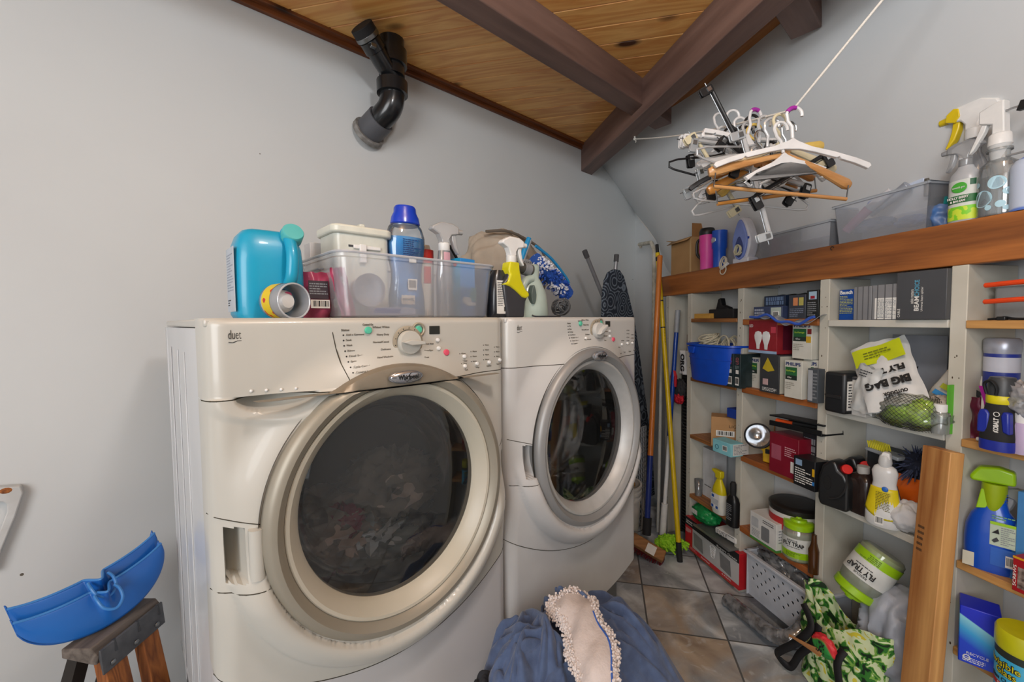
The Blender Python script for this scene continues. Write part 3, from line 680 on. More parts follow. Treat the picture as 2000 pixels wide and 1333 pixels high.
# blue tub with rope
BLUE = mat('#1450c8', .4, coat=.2)
wt = -.075; t0, t1 = rng(1327, 1424, 690, wt); zt = SF.px(1375, 673, wt)[1]; hb = zt - rB[1]
r = thing('plastic_tub', 'bright blue plastic tub holding coiled rope', 'tub', SF, (t0 + t1) / 2, wt + .105, rB[1]); hw = (t1 - t0) / 2
tb = G(); tb.shell([(0, .002), (.82, .002), (.86, .012), (.97, hb * .93), (1.0, hb * .94), (1.04, hb * .95), (1.04, hb), (.96, hb), (.955, hb * .9), (.83, .016), (0, .012)], 48, (0, 0, 0), hw * .96, .105, None, 3.2)
obj('tub', tb, BLUE, r, smooth=40)
obj('grip_lug', G().prism([(-.03, 0), (.03, 0), (.018, -.035), (-.018, -.035)], -.11, -.098, TR(-hw * .45, 0, hb * .92)), BLUE, r, bevel=.003)
obj('band', G().tube([(hw * .93 * cos(a_) * 1.0 * (abs(cos(a_)) ** 3.2 + abs(sin(a_)) ** 3.2) ** (-1 / 3.2), .098 * sin(a_) * (abs(cos(a_)) ** 3.2 + abs(sin(a_)) ** 3.2) ** (-1 / 3.2), hb * .62) for a_ in [2 * pi * k / 48 for k in range(48)]], .0015, 5, True), BLUE, r)
ROPE = mat('#d6cfb8', .9, 0, '#bdb49a', 200)
def coil(g, c, R, n, rad, seed, tilt=0, sq=1, thick=.02):
    rr = random.Random(seed); M = TR(*c) @ RX(tilt); pts = []
    for k in range(n * 16):
        a_ = 2 * pi * k / 16; q = R * (1 + .10 * sin(a_ * .37 + seed) + rr.uniform(-.02, .02)); pts.append(M @ Vector((q * cos(a_), q * sin(a_) * sq, thick * sin(a_ * .31 + seed) + thick * .5 * sin(a_ * 1.13))))
    g.tube(pts, rad, 7)
g = G(); coil(g, (-.055, -.02, hb + .012), .048, 7, .0042, 3, 25); coil(g, (-.05, -.02, hb + .02), .035, 5, .0042, 9, 30)
tag(obj('rope_coil', g, ROPE, r), '', ''); o = [c for c in r.children if c.name.startswith('rope_coil')][0]
def release(o, label, cat, group=None):
    bpy.context.view_layer.update(); mw = o.matrix_world.copy(); o.parent = None; o.matrix_world = mw; tag(o, label, cat, group); return o
release(o, 'coil of cream rope lying in the left of the blue tub', 'rope')
g = G(); coil(g, (.05, -.01, hb - .01), .045, 4, .0038, 5, 75); coil(g, (.065, .02, hb - .015), .05, 3, .0038, 6, 60)
release(obj('rope_coil', g, ROPE, r), 'looped cream cord sticking up in the right of the blue tub', 'rope')
GBOX = mat('#1d2a2c', .45, 0, '#27373a', 30)
for k, (a_, b_, c_) in enumerate(((1418, 1433, '#b8488c'), (1434, 1446, '#c06a70'))):
    r, W, H = sbox('slim_box', ('dark slim carton with a pink vertical word next to the blue tub', 'dark slim carton with a dull red vertical word against the upright')[k], 'box', a_, b_, 672 if k == 0 else 674, rB[1], -.035, .14, GBOX, ym=700, h=.158)
    text('LED', r, (W * .55, -.001, H * .80), W * .6, mat(c_, .6), (90, -90, 0), H * .2)
    barcode(r, W * .2, W * .8, H * .08, H * .32, 0, 5 + k); panel('label', r, W * .3, W * .75, H * .42, H * .53, 0, PAPER)
    printing(r, W * .15, W * .85, H * .56, H * .66, -.001, 4, mat('#8fa09e', .7), k)
# cardboard box
CARD = mat('#b98f62', .8, 0, '#ae8355', 6, .1)
r, W, H = sbox('cardboard_box', 'brown cardboard box printed LIGHT UP YOUR on the middle shelf', 'box', 1388, 1470, 788, rC[1], -.035, .10, CARD, ym=830, rz=0, bevel=.002, h=.150)
r.matrix_world = Matrix.Translation(SF.P(SF.px(1389, 830, -.035)[0], -.035, rC[1])) @ Matrix.Rotation(SF.a + radians(52), 4, 'Z')
for o in r.children: pass
text('LIGHT UP YOUR', r, (W * .60, -.001, H * .70), .02, mat('#4a3524', .8), width=W * .62)
text('MAKE THE MOST OF YOUR SPACE', r, (W * .62, -.001, H * .60), .008, mat('#4a3524', .8), width=W * .5)
barcode(r, W * .08, W * .38, H * .36, H * .55, 0, 9); panel('tape', r, W * .55, W * .95, H * .27, H * .31, 0, mat('#8a5f3c', .6))
TEAL = mat('#7fc3cf', .5, 0, '#8accd6', 30)
r, W, H = sbox('teal_box', 'pale teal carton in front of the brown cardboard box', 'box', 1392, 1425, 842, rC[1], -.08, .07, TEAL, ym=865, h=.062, rz=4)
barcode(r, W * .55, W * .8, H * .3, H * .72, 0, 4); g = G(); g.tube([(W * .25 + .010 * cos(a_), -.001, H * .45 + .010 * sin(a_)) for a_ in [2 * pi * k / 16 for k in range(16)]], .0015, 5, True); obj('emblem', g, mat('#2e6f86', .6), r)
r2 = panel('label', r, 0, 0.09, H * .1, H * .95, 0, PAPER, TR(W + .0008, .01, 0) @ RZ(90)); printing(r, .005, .08, H * .15, H * .9, -.001, 7, GRY, 3, M=TR(W + .001, .01, 0) @ RZ(90))
r, W, H = sbox('blue_carton', 'plain dark blue carton behind the top of the brown cardboard box', 'box', 1420, 1446, 766, rC[1] + .159, .01, .10, mat('#1c3f9c', .5), ym=780, h=.045)
r = spot('wooden_dowel', 'short round wooden stick under the teal carton', 'stick', 1425, 885, -.03, rC[1] + .0); obj('stick', G().tube([(0, -.012, .008), (.055, -.02, .008)], .0075, 12), wood('#d8a873', '#bd8850', 9, 0, .6, False), r, bevel=.002)
# fourth row
r, W, H = sbox('white_carton', 'tall plain white carton standing at the rear of the fourth shelf', 'box', 1372, 1394, 895, rD[1], .06, .08, mat('#c9cacb', .6), ym=930, h=.27)
printing(r, W * .2, W * .8, H * .22, H * .26, -.001, 1, DGR)
r = spot('clear_cup', 'small clear plastic cup left of the white carton', 'cup', 1364, 985, .03, rD[1]); obj('cup', G().shell([(.0, .001), (.017, .001), (.022, .09)], 24), clear('#d8dada', .7, .1), r, solid=.001)
r = spot('cleaner_bottle', 'white cleaner bottle with a yellow shoulder and blue print on the fourth shelf', 'bottle', 1405, 960, -.005, rD[1]); H = .185
body(r, [(.037, 0), (.040, .01), (.040, .10), (.034, .13), (.018, .165), (.014, .175), (0, .176)], mat('#d8d8cf', .4), 1, .6, 2.6)
body(r, [(.0405, .104), (.0345, .131), (.0185, .1655), (.0145, .1755), (0, .177)], mat('#d9c81c', .4), 1, .6, 2.6, 'shoulder')
g = G().prism([(-.018, .176), (-.020, .195), (-.044, .205), (-.044, .216), (.020, .216), (.022, .190), (.014, .176)], -.012, .012); obj('spray_head', g, mat('#d9c81c', .4), r, bevel=.003)
panel('label', r, -.030, .030, .025, .098, -.0245, PAPER); printing(r, -.027, .027, .045, .075, -.0255, 6, mat('#5a6f8c', .7), 4); panel('emblem', r, -.024, -.006, .080, .094, -.0255, mat('#2455a4', .5)); panel('badge', r, -.026, -.010, .028, .042, -.0255, mat('#2455a4', .5)); panel('badge', r, .006, .022, .028, .042, -.0255, mat('#2455a4', .5))
r = spot('black_bottle', 'black bottle with fine print beside the white and yellow bottle', 'bottle', 1432, 960, -.035, rD[1]); body(r, [(.030, 0), (.032, .008), (.032, .115), (.026, .135), (.012, .15), (.012, .165), (0, .166)], BLK, 1, .7, 2.6); body(r, [(.014, .166), (.014, .20), (.010, .21), (0, .211)], BLKM, name='cap'); printing(r, -.018, .018, .03, .11, -.0235, 9, GRY, 8)
# bottom of the bay
BX = mat('#d8d8d8', .5)
r, W, H = sbox('light_fixture_box', 'red black and white carton with a lamp picture at the bottom of the narrow bay', 'box', 1338, 1444, 1040, -1.283, -.022, .15, mat('#c0202a', .45, 0, '#c9262f', 20), ym=1080, h=.175)
panel('black_band', r, 0, W, H * .74, H, 0, BLKM); panel('picture', r, W * .16, W, H * .14, H * .74, 0, mat('#a9abab', .5, 0, '#c4c5c5', 4)); 
text('Commercial', r, (W * .09, -.0012, H * .90), .012, PAPER, width=W * .13); text('Electric', r, (W * .09, -.0012, H * .83), .012, PAPER, width=W * .13); text('Expert Grade', r, (W * .80, -.0012, H * .79), .014, PAPER, width=W * .34)
text('A PACK', r, (W * .8, -.0012, H * .09), .010, PAPER, width=W * .16); text('Dual Head', r, (W * .42, -.0012, H * .07), .010, PAPER, width=W * .16); printing(r, W * .02, W * .13, H * .52, H * .66, -.0012, 4, PAPER, 6); printing(r, W * .02, W * .25, H * .04, H * .12, -.0012, 2, mat('#e8a0a0', .6), 7)
for k in (.30, .80): obj('lamp_picture', G().prism([(W * (k - .10), H * .25), (W * (k + .08), H * .2), (W * (k + .06), H * .62), (W * (k - .12), H * .66)], -.0016, -.0008), mat('#7e7f80', .5), r)
g = G(); 
for k in range(4): g.tube([(W * .56 + .020 * (1 - k * .12) * cos(a_), -.0014, H * (.62 - k * .075) + .012 * sin(a_)) for a_ in [2 * pi * q / 20 for q in range(20)]], .0022, 5, True)
obj('spiral_picture', g, mat('#e4e5e5', .4), r)
r = thing('metal_tray', 'dull silver folded sheet lying on the lamp carton', 'tray', SF, SF.px(1352, 1040, -.06)[0], -.055, -1.283 + .177, 0, None, 0, 0)
obj('sheet', G().box(0, .27, 0, .11, 0, .004).box(0, .27, 0, .004, 0, .012).box(0, .27, .106, .11, 0, .012), mat('#8e908f', .3, .6), r, bevel=.001)
r = spot('green_bag', 'green plastic bag lying on the folded metal sheet', 'bag', 1366, 1010, .0, -1.283 + .195); o = lump('bag', '', '', None, .03, .02, .038, (.085, .06, .045), mat('#12703a', .35, 0, '#1a8a48', 20), 21, .25, 1.8, parent=r)
printing(r, .0, .05, .045, .07, -.050, 1, PAPER, 2, h=1)
r = thing('newspaper', 'folded printed newspaper beside the green bag', 'newspaper', SF, SF.px(1398, 1010, .0)[0] + .02, -.02, -1.283 + .195, 8); obj('pages', G().box(0, .13, 0, .12, 0, .03), PAPER, r, bevel=.006); printing(r, .01, .12, .002, .028, -.0005, 4, DGR, 3)
# narrow gap left of the first upright
r = thing('work_gloves', 'red and black glove hanging in the gap between the poles and the blue tub', 'glove', SF, -.50, .02, -.39); o = lump('glove', '', '', None, 0, 0, -.02, (.035, .03, .055), mat('#2a2a2c', .8), 31, .4, 2, parent=r)
g = G(); g.tube([(-.03, -.03, .0), (-.035, -.035, .05), (-.01, -.04, .10), (.012, -.04, .06), (.0, -.035, .0)], .009, 8, True); obj('cuff', g, mat('#c0182a', .6), r); lump('palm', '', '', None, 0, -.01, -.075, (.034, .025, .03), mat('#c0182a', .7), 33, .4, 2, parent=r)
r = thing('printed_bag', 'white bag with black letters hanging beside the blue tub', 'bag', SF, -.47, .02, -.32); obj('bag', G().grid(lambda a_, b_: Vector((-.045 + .09 * a_, .008 * sin(a_ * 9 + b_ * 3), b_ * .14)), 16, 16), mat('#cfcfcf', .6), r, solid=.002); text('ORG', r, (.0, -.011, .07), .045, INK, (90, 90, 0), .10, bold=.002)

# ---------------- second bay
for k, (x0, x1, yt, nm, lb, c, ww) in enumerate(((1472, 1528, 599, 'bulb_box', 'long low slate blue carton with a white label lying on the top shelf', '#3c4766', -.0), (1540, 1573, 576, 'bulb_box', 'dark carton with orange and yellow squares on the top shelf', '#3c4049', .0), (1575, 1598, 567, 'bulb_box', 'black carton with white lines against the right upright of the top shelf', '#202222', .0))):
    r, W, H = sbox(nm, lb, 'box', x0, x1, yt, rA[2], ww, .11, mat(c, .45, 0, None, 30), ym=610)
    if k == 0: panel('label', r, W * .62, W * .96, H * .1, H * .9, 0, mat('#b9c4b8', .6)); barcode(r, W * .68, W * .9, H * .15, H * .6, -.0006, 2); printing(r, W * .04, W * .4, H * .15, H * .85, -.001, 3, mat('#aab0c0', .7), 5, h=.7)
    if k == 1: panel('square', r, W * .28, W * .55, H * .55, H * .88, 0, mat('#d98a5a', .6)); panel('square', r, W * .62, W * .88, H * .55, H * .88, 0, mat('#b9b05c', .6)); printing(r, W * .08, W * .9, H * .08, H * .45, -.001, 5, mat('#7d8598', .7), 6)
    if k == 2: panel('square', r, W * .2, W * .85, H * .68, H * .95, 0, mat('#a9c4d8', .6)); panel('red_square', r, W * .35, W * .7, H * .70, H * .80, -.0007, mat('#a02030', .6)); printing(r, W * .1, W * .85, H * .1, H * .6, -.001, 7, GRY, 7)
r, W, H = sbox('striped_carton', 'dark blue striped carton behind the slate blue one', 'box', 1492, 1533, 578, rA[2], .075, .08, mat('#22304a', .45), ym=610); printing(r, W * .1, W * .95, H * .6, H * .95, -.001, 2, mat('#6f86a8', .6), 8, h=.9)
for k, x in enumerate((1529, 1552, 1573)):
    r = spot('glass_dish', ('shiny dark glass dish, leftmost of three at the back of the top shelf', 'shiny dark glass dish, middle one of three at the back of the top shelf', 'shiny dark glass dish, rightmost of three at the back of the top shelf')[k], 'dish', x, 575, .13, rA[2] + .085, 'dark glass dishes on the top shelf'); obj('dish', G().lathe([(0, 0), (.02, .0), (.038, .012), (.030, .020), (0, .026)], 24), mat('#18221e', .12, coat=.5), r)
r = thing('support_block', 'dark carton under the glass dishes', 'box', SF, .17, .105, rA[2]); obj('carton', G().box(0, .21, 0, .08, 0, .083), mat('#22262a', .5), r)
# row B
r, W, H = sbox('bulb_carton', 'dark red LED bulb carton with two white bulbs, on top of the stack', 'box', 1462, 1517, 658, rB[2] + .166, -.005, .12, mat('#8c1f26', .45, 0, '#962730', 30), ym=680, h=.145)
W2 = W; panel('stripe', r, 0, W, 0, H * .08, 0, mat('#9fb9d8', .5)); text('LED', r, (W * .10, -.0012, H * .82), .018, PAPER, width=W * .13)
for k in (-1, 1):
    g = G().lathe([(0, 0), (.008, 0), (.010, .02), (.020, .045), (.022, .06), (.016, .075), (0, .08)], 20, M=TR(W * .5 + k * .022, -.001, H * .12) @ Matrix.Diagonal((1, .05, 1, 1))); obj('bulb_picture', g, WHT, r)
o = panel('side_window', r, .03, .095, H * .12, H * .9, 0, mat('#5e1a2c', .35), TR(W, 0, 0) @ RZ(90)); panel('logo', r, W * .80, W * .96, H * .62, H * .8, 0, mat('#d8475a', .6)); 
PH = mat('#d3d2c8', .55, 0, '#cbcabf', 20)
def philips(r, W, H, x0=0):
    text('PHILIPS', r, (W * .5, -.0014, H * .90), .018, mat('#1c2f6a', .5), width=W * .84, bold=.0004)
    panel('green_band', r, W * .05, W * .72, H * .60, H * .82, 0, mat('#2c6a3c', .5)); panel('black_band', r, W * .05, W * .72, H * .48, H * .60, 0, mat('#26332c', .5)); text('EcoVantage', r, (W * .38, -.0014, H * .72), .010, mat('#b9d84a', .5), width=W * .5)
    text('43w', r, (W * .3, -.0014, H * .54), .010, PAPER, width=W * .25); printing(r, W * .07, W * .6, H * .22, H * .42, -.001, 4, mat('#9a978c', .7), 5)
for x0, x1, yt, zb, lb, w_, h_ in ((1467, 1483, 704, rB[2], 'white and green bulb carton with blue lettering at the left end of the bulb shelf', .03, .14), (1532, 1566, 718, rB[2], 'white and green bulb carton with blue lettering standing at the front of the bulb shelf', -.022, .15), (1568, 1597, 722, rB[2], 'white and green light bulb carton with large blue lettering, half hidden behind a grey carton', .02, .155), (1547, 1585, 658, rB[2] + .157, 'white and green light bulb carton with red and yellow seals, on top of the others', .0, .145)):
    r, W, H = sbox('bulb_carton', lb, 'box', x0, x1, yt, zb, w_, .11, PH, ym=yt + 30, h=h_); philips(r, W, H)
    if yt == 658: panel('seal', r, W * .78, W * .98, H * .68, H * .82, 0, mat('#8a2a2a', .5)); panel('seal', r, W * .72, W * .96, H * .45, H * .62, 0, mat('#c8a02c', .5))
r, W, H = sbox('floodlight_carton', 'dark grey carton with a yellow cone picture on the bulb shelf', 'box', 1484, 1521, 708, rB[2], -.015, .12, mat('#3b3d40', .45), ym=740, h=.164)
obj('cone_picture', G().prism([(W * .15, H * .62), (W * .42, H * .92), (W * .78, H * .60), (W * .45, H * .55)], -.0012, -.0006), mat('#c9b02a', .5), r); printing(r, W * .15, W * .9, H * .04, H * .14, -.001, 3, PAPER, 4); panel('picture', r, W * .17, W * .45, H * .2, H * .36, 0, mat('#c9a8a8', .5)); panel('side_label', r, .005, .07, H * .02, H * .97, 0, mat('#bdbcae', .6), TR(W, 0, 0) @ RZ(90))
r, W, H = sbox('grey_carton', 'slim dark grey carton standing at the right end of the bulb shelf', 'box', 1577, 1597, 736, rB[2], -.03, .04, mat('#50565c', .5), ym=760, h=.128); panel('label', r, W * .05, W * .5, H * .05, H * .95, 0, mat('#a9adb2', .6)); printing(r, W * .55, W * .95, H * .1, H * .9, -.001, 8, GRY, 8)
# zip bags
r = spot('zip_bag', 'crumpled clear zip bag with a blue seal lying over the bulb cartons', 'plastic bag', 1482, 650, -.01, rB[2] + .312)
g = G().grid(lambda a_, b_: Vector((-.0 + .31 * a_, -.045 + .14 * b_, -.012 * (1 - b_) + .014 + .022 * b_ * (1 - b_) + .012 * sin(a_ * 7 + b_ * 2) + .008 * sin(a_ * 19 + b_ * 5) - .012 * a_)), 36, 10); obj('bag', g, clear('#e2e6ee', .30, .2), r, solid=.001)
obj('seal', G().tube([(.0 + .31 * a_ / 20, -.046, .008 + .014 * sin(a_ / 20 * 7) + .006 * sin(a_ / 20 * 19 + 2) - .012 * a_ / 20) for a_ in range(21)], .0055, 6), mat('#3a5fc0', .4), r)
# row C
r = thing('flashlight', 'black and yellow lantern flashlight facing the room', 'flashlight', SF, SF.px(1478, 835, -.02)[0], .012, rC[2] + .0, 32)
k = G().shell([(0, -.01), (.034, -.008), (.040, .0), (.0395, .012), (.052, .030), (.055, .055), (.048, .058)], 36, M=TR(0, -.02, .115) @ RX(68)); obj('head', k, BLKM, r, smooth=40)
obj('reflector', G().shell([(.047, .056), (.030, .042), (.012, .03), (0, .028)], 36, M=TR(0, -.02, .115) @ RX(68)), mat('#b9bcc0', .15, 1), r); obj('lens', G().shell([(.048, .057), (.02, .059), (0, .0595)], 36, M=TR(0, -.02, .115) @ RX(68)), clear('#ffffff', .95, .03, .2), r)
obj('handle', G().prism([(.0, .005), (.045, .0), (.05, .05), (.03, .10), (-.02, .10), (-.02, .07), (.0, .05)], -.0, .045), mat('#d9a818', .45), r, bevel=.005); obj('switch', G().box(.012, .03, -.006, .0, .045, .065), BLK, r, bevel=.002)
r, W, H = sbox('maroon_box', 'large dark maroon carton in the middle of the third shelf', 'box', 1503, 1560, 836, rC[2], -.03, .10, mat('#7a1226', .4, 0, '#861a30', 10), ym=870, h=.165, rz=0)
panel('picture', r, W * .08, W * .42, H * .35, H * .72, 0, mat('#a8566a', .5)); printing(r, W * .55, W * .92, H * .5, H * .75, -.001, 5, mat('#d8a8b0', .6), 5); panel('label', r, W * .75, W * .95, H * .15, H * .42, 0, PAPER)
r, W, H = sbox('black_carton', 'black carton with white print in front of the maroon one', 'box', 1550, 1592, 880, rC[2], -.06, .07, mat('#1c1d20', .4), ym=910, h=.112)
panel('picture', r, W * .1, W * .4, H * .72, H * .92, 0, mat('#8aa8c8', .5)); printing(r, W * .08, W * .9, H * .1, H * .65, -.001, 7, PAPER, 9); panel('yellow_mark', r, W * .88, W * .98, H * .5, H * .75, 0, mat('#d8a818', .5)); panel('blue_mark', r, W * .88, W * .98, H * .2, H * .32, 0, mat('#2a7ac8', .5))
r, W, H = sbox('dark_carton', 'dark carton with vertical grey stripes behind the black one', 'box', 1568, 1596, 828, rC[2] + .0, .03, .10, mat('#2c2e33', .4), ym=850, h=.185); printing(r, W * .1, W * .9, H * .45, H * .92, -.001, 3, GRY, 10, h=.8); panel('label', r, 0, W, H * .30, H * .42, 0, PAPER)
r = thing('tool_tray', 'flat black tool tray with an orange tool lying on the cartons', 'tray', SF, SF.px(1503, 825, -.02)[0], -.02, rC[2] + .19, 0, None, 0, -3)
obj('tray', G().box(0, .24, 0, .10, 0, .006).box(0, .24, 0, .004, 0, .02).box(0, .24, .096, .10, 0, .02), BLK, r, bevel=.001); obj('orange_tool', G().tube([(.02, .02, .018), (.09, .03, .02)], [.012, .007], 10), mat('#d8501c', .4), r); obj('black_tool', G().tube([(.09, .03, .02), (.21, .06, .018)], [.009, .006], 10), BLKM, r)
obj('upper_blade', G().box(-.01, .24, .01, .08, .035, .041), mat('#2c2e31', .3, .4), r, bevel=.001)
# row D
r = thing('cookie_tin', 'large round white tin with a black lid at the back of the lower shelf', 'tin', SF, SF.px(1545, 990, .06)[0], .085, rD[2])
body(r, [(.096, 0), (.098, .004), (.098, .175), (0, .176)], mat('#d3d0cc', .4), name='tin'); body(r, [(.101, .173), (.101, .190), (.094, .195), (.06, .193), (0, .196)], mat('#23211f', .35), name='lid')
obj('red_label', G().shell([(.0985, .100), (.0985, .150)], 48), mat('#b22a2a', .5), r); barcode(r, -.055, -.02, .125, .147, -.086, 7, TR(0, .01, 0))
r, W, H = sbox('bin_liner_box', 'white and green carton with a grey can picture on the lower shelf', 'box', 1465, 1517, 978, rD[2], -.035, .10, mat('#d9d9d6', .45), ym=1020, h=.122, rz=0)
r.rotation_mode = 'XYZ'; panel('green_edge', r, 0, W, 0, H * .09, 0, mat('#4a8a3c', .5)); obj('can_picture', G().prism(rrect(W * .3, H * .5, .006, 4, W * .45, H * .18), -.0012, -.0006), mat('#7a7d80', .35), r); obj('can_picture', G().prism(rrect(W * .28, H * .34, .006, 4, W * .06, H * .5), -.0012, -.0006), mat('#b9bcbe', .35), r); printing(r, W * .08, W * .4, H * .15, H * .42, -.001, 5, GRY, 4); printing(r, W * .5, W * .9, H * .78, H * .92, -.001, 2, DGR, 4)
panel('side', r, .0, .1, 0, H * .09, 0, mat('#4a8a3c', .5), TR(W, 0, 0) @ RZ(90)); printing(r, .01, .09, H * .3, H * .8, -.001, 5, GRY, 9, M=TR(W, 0, 0) @ RZ(90))
LIME = mat('#9ccc14', .35, coat=.2)
def flytrap(r, k=1):
    """clear jar with a lime screw lid, a white label and lime bait"""
    P = lambda L_: [(a_ * k, b_ * k) for a_, b_ in L_]
    obj('jar', G().shell(P([(0, .001), (.040, .001), (.047, .008), (.048, .085), (.045, .105), (.038, .115), (.038, .122)]), 40), clear('#e3ecd8', .55, .06), r)
    obj('bait', G().lathe(P([(0, .004), (.038, .004), (.0455, .012), (.0465, .045), (0, .047)]), 40), mat('#a3b81e', .6), r)
    obj('label', G().shell(P([(.0485, .040), (.0488, .086)]), 48), mat('#d5d8d4', .5), r); obj('green_strip', G().shell(P([(.0487, .018), (.0487, .040)]), 48), LIME, r)
    l = obj('lid', G().lathe(P([(.044, .112), (.046, .114), (.046, .130), (.042, .134), (.026, .136), (.024, .143), (.010, .145), (.009, .150), (0, .151)]), 40), LIME, r, smooth=40)
    text('FLY TRAP', r, (0, -.0502 * k, .066 * k), .018 * k, INK, width=.062 * k, bold=.0006); text('RESCUE', r, (-.004 * k, -.0500 * k, .078 * k), .007 * k, INK, width=.03 * k); printing(r, -.022 * k, .022 * k, .022 * k, .038 * k, -.0500 * k, 4, mat('#5a7a10', .6), 3); printing(r, -.02 * k, .02 * k, .053 * k, .057 * k, -.0500 * k, 1, INK, 3)
r = thing('fly_trap_jar', 'upright lime green fly trap jar on the lower shelf', 'jar', SF, SF.px(1549, 1060, .0)[0], .025, rD[2], 28); flytrap(r, 1.16)
r = spot('brown_bottle', 'tall brown glass bottle at the right end of the lower shelf', 'bottle', 1590, 1060, -.005, rD[2]); body(r, [(.018, 0), (.019, .09), (.010, .12), (.009, .15), (0, .151)], mat('#4a2c14', .15, coat=.4))
# basket and contents on the floor of the bay
WB = mat('#c4c9d2', .4)
r = thing('laundry_basket', 'white plastic basket with round holes at the foot of the shelves', 'basket', SF, SF.px(1455, 1110, -.03)[0] + .010, -.030, FL + .055, 0)
bw, bd, bh = .345, .17, .205
def wall_holes(W, H, nx, nz_, x0=.07, x1=.93):
    """front wall with a field of round holes"""
    g = G(); cw = W / 26; rows = 9
    return g
g = G(); import bmesh
NX, NZ = 15, 8; hx = bw / NX; hz0 = bh / NZ
vs = []; fs = []
for i in range(NX):
    for j in range(NZ):
        x0, z0 = i * hx, j * hz0; cx, cz = x0 + hx / 2, z0 + hz0 / 2; n0 = len(vs)
        hole = 1 <= i <= NX - 2 and 2 <= j <= NZ - 2 and (i + j) % 2 == 0
        sq = [(x0, z0), (x0 + hx / 2, z0), (x0 + hx, z0), (x0 + hx, cz), (x0 + hx, z0 + hz0), (cx, z0 + hz0), (x0, z0 + hz0), (x0, cz)]
        if hole:
            vs += [(a_, 0, b_) for a_, b_ in sq]; an = [-135, -90, -45, 0, 45, 90, 135, 180]
            vs += [(cx + .0068 * cos(radians(q)), 0, cz + .0068 * sin(radians(q))) for q in an]
            fs += [(n0 + q, n0 + (q + 1) % 8, n0 + 8 + (q + 1) % 8, n0 + 8 + q) for q in range(8)]
        else:
            vs += [(a_, 0, b_) for a_, b_ in sq]; fs.append(tuple(n0 + q for q in range(8)))
g.add(vs, fs); g.v = [Vector((p.x, p.y - .012 * (p.z / bh) + .012, p.z)) for p in g.v]; obj('front_wall', g, WB, r, smooth=0, solid=.003)
g = G().box(.0, bw, .012, bd - .01, 0, .003).box(0, .003, .0, bd, 0, bh).box(bw - .003, bw, 0, bd, 0, bh).box(0, bw, bd - .003, bd, 0, bh); obj('basket_body', g, WB, r)
obj('rim', G().box(-.010, bw + .010, -.012, .006, bh - .012, bh).box(-.010, bw + .01, bd - .004, bd + .008, bh - .012, bh).box(-.01, .004, -.01, bd, bh - .012, bh).box(bw - .004, bw + .01, -.01, bd, bh - .012, bh), WB, r, bevel=.003)
o = thing('handheld_vacuum', 'black vacuum attachment with a silver strip lying in the white basket', 'vacuum part', SF, SF.px(1500, 1110, .03)[0], .05, FL + .055 + .15, 0, None, 0, 12)
obj('nozzle', G().box(-.01, .14, -.03, .04, 0, .035), BLKM, o, bevel=.012, bseg=3); obj('strip', G().box(.0, .10, -.032, -.005, .034, .038), mat('#a9abb0', .3, .6), o, bevel=.002); obj('neck', G().tube([(.14, 0, .02), (.19, 0, .01)], [.028, .022], 20), BLK, o)
o = thing('clear_bag', 'crinkled clear plastic bag stuffed in the white basket', 'plastic bag', SF, .22, .06, FL + .20); lump('film', '', '', None, 0, 0, .0, (.16, .07, .085), clear('#c4c6c8', .55, .12, .3, 22), 41, .45, 2.6, parent=o, n=72)
# hose in plastic lying in front
hp = [hpx(x, y, z) for x, y, z in ((1420, 1172, -1.285), (1450, 1195, -1.28), (1480, 1218, -1.27), (1510, 1240, -1.255), (1540, 1247, -1.23), (1565, 1232, -1.20), (1582, 1200, -1.15), (1585, 1170, -1.10))]
path = smoothpath([(p_.x, p_.y, p_.z + EYE) for p_ in hp], 10)
g = G().tube(path, [.024 + .0016 * (i % 2) for i in range(len(path))], 16); o = obj('vacuum_hose', g, mat('#53504e', .5, 0, '#605d5b', 40), None, smooth=60); tag(o, 'grey ribbed hose wrapped in clear film on the floor before the basket', 'hose')
obj('film_wrap', G().tube(path, [.030 + .004 * noise.noise(Vector((i * .6, 0, 0))) for i in range(len(path))], 14), clear('#d0d2d6', .62, .12, .35, 30), o)

# ---------------- third bay
r, W, H = sbox('blue_carton', 'blue carton with yellow and white print left of the light grey cartons', 'box', 1639, 1667, 566, rA[3], .015, .09, mat('#124a9c', .4, 0, '#0e3f8c', 20), ym=600)
text('Bausch', r, (W * .5, -.0012, H * .9), .018, WHT, width=W * .85, bold=.0006); printing(r, W * .05, W * .95, H * .2, H * .8, -.001, 12, mat('#b8b860', .6), 12)
LG = mat('#7c7d80', .45, 0, '#86878a', 8)
for k, (x0, x1, yt, wv) in enumerate(((1667, 1702, 560, .0), (1703, 1752, 556, -.005))):
    r, W, H = sbox('grey_carton', ('light grey carton with dark vertical bands next to the blue carton', 'light grey carton with a white data sheet, left of the dark projector box')[k], 'box', x0, x1, yt, rA[3], wv, .12, LG, ym=600)
    for q in (.2, .5, .8): panel('band', r, W * q, W * q + .003, 0, H, 0, mat('#5c5d60', .5))
    if k: panel('data_sheet', r, W * .12, W, H * .02, H * .62, 0, PAPER); printing(r, W * .2, W * .95, H * .05, H * .58, -.001, 14, GRY, 7)
r, W, H = sbox('projector_box', 'large dark grey box with sideways lettering on the top shelf', 'box', 1750, 1848, 535, rA[3], -.015, .13, mat('#45474b', .4, 0, '#4b4d51', 6), ym=600, h=.144)
text('BEAM', r, (W * .44, -.0012, H * .33), .017, PAPER, (90, -90, 0), H * .30, bold=.0004); text('CHOICE', r, (W * .44, -.0012, H * .65), .017, mat('#5a9cb8', .5), (90, -90, 0), H * .34, bold=.0004); text('cable matters', r, (W * .34, -.0012, H * .48), .012, PAPER, (90, -90, 0), H * .3); text('Universal beam splitter', r, (W * .54, -.0012, H * .42), .008, PAPER, (90, -90, 0), H * .5); text('CABLE', r, (W * .07, -.0012, H * .14), .01, PAPER, (90, -90, 0), H * .18)
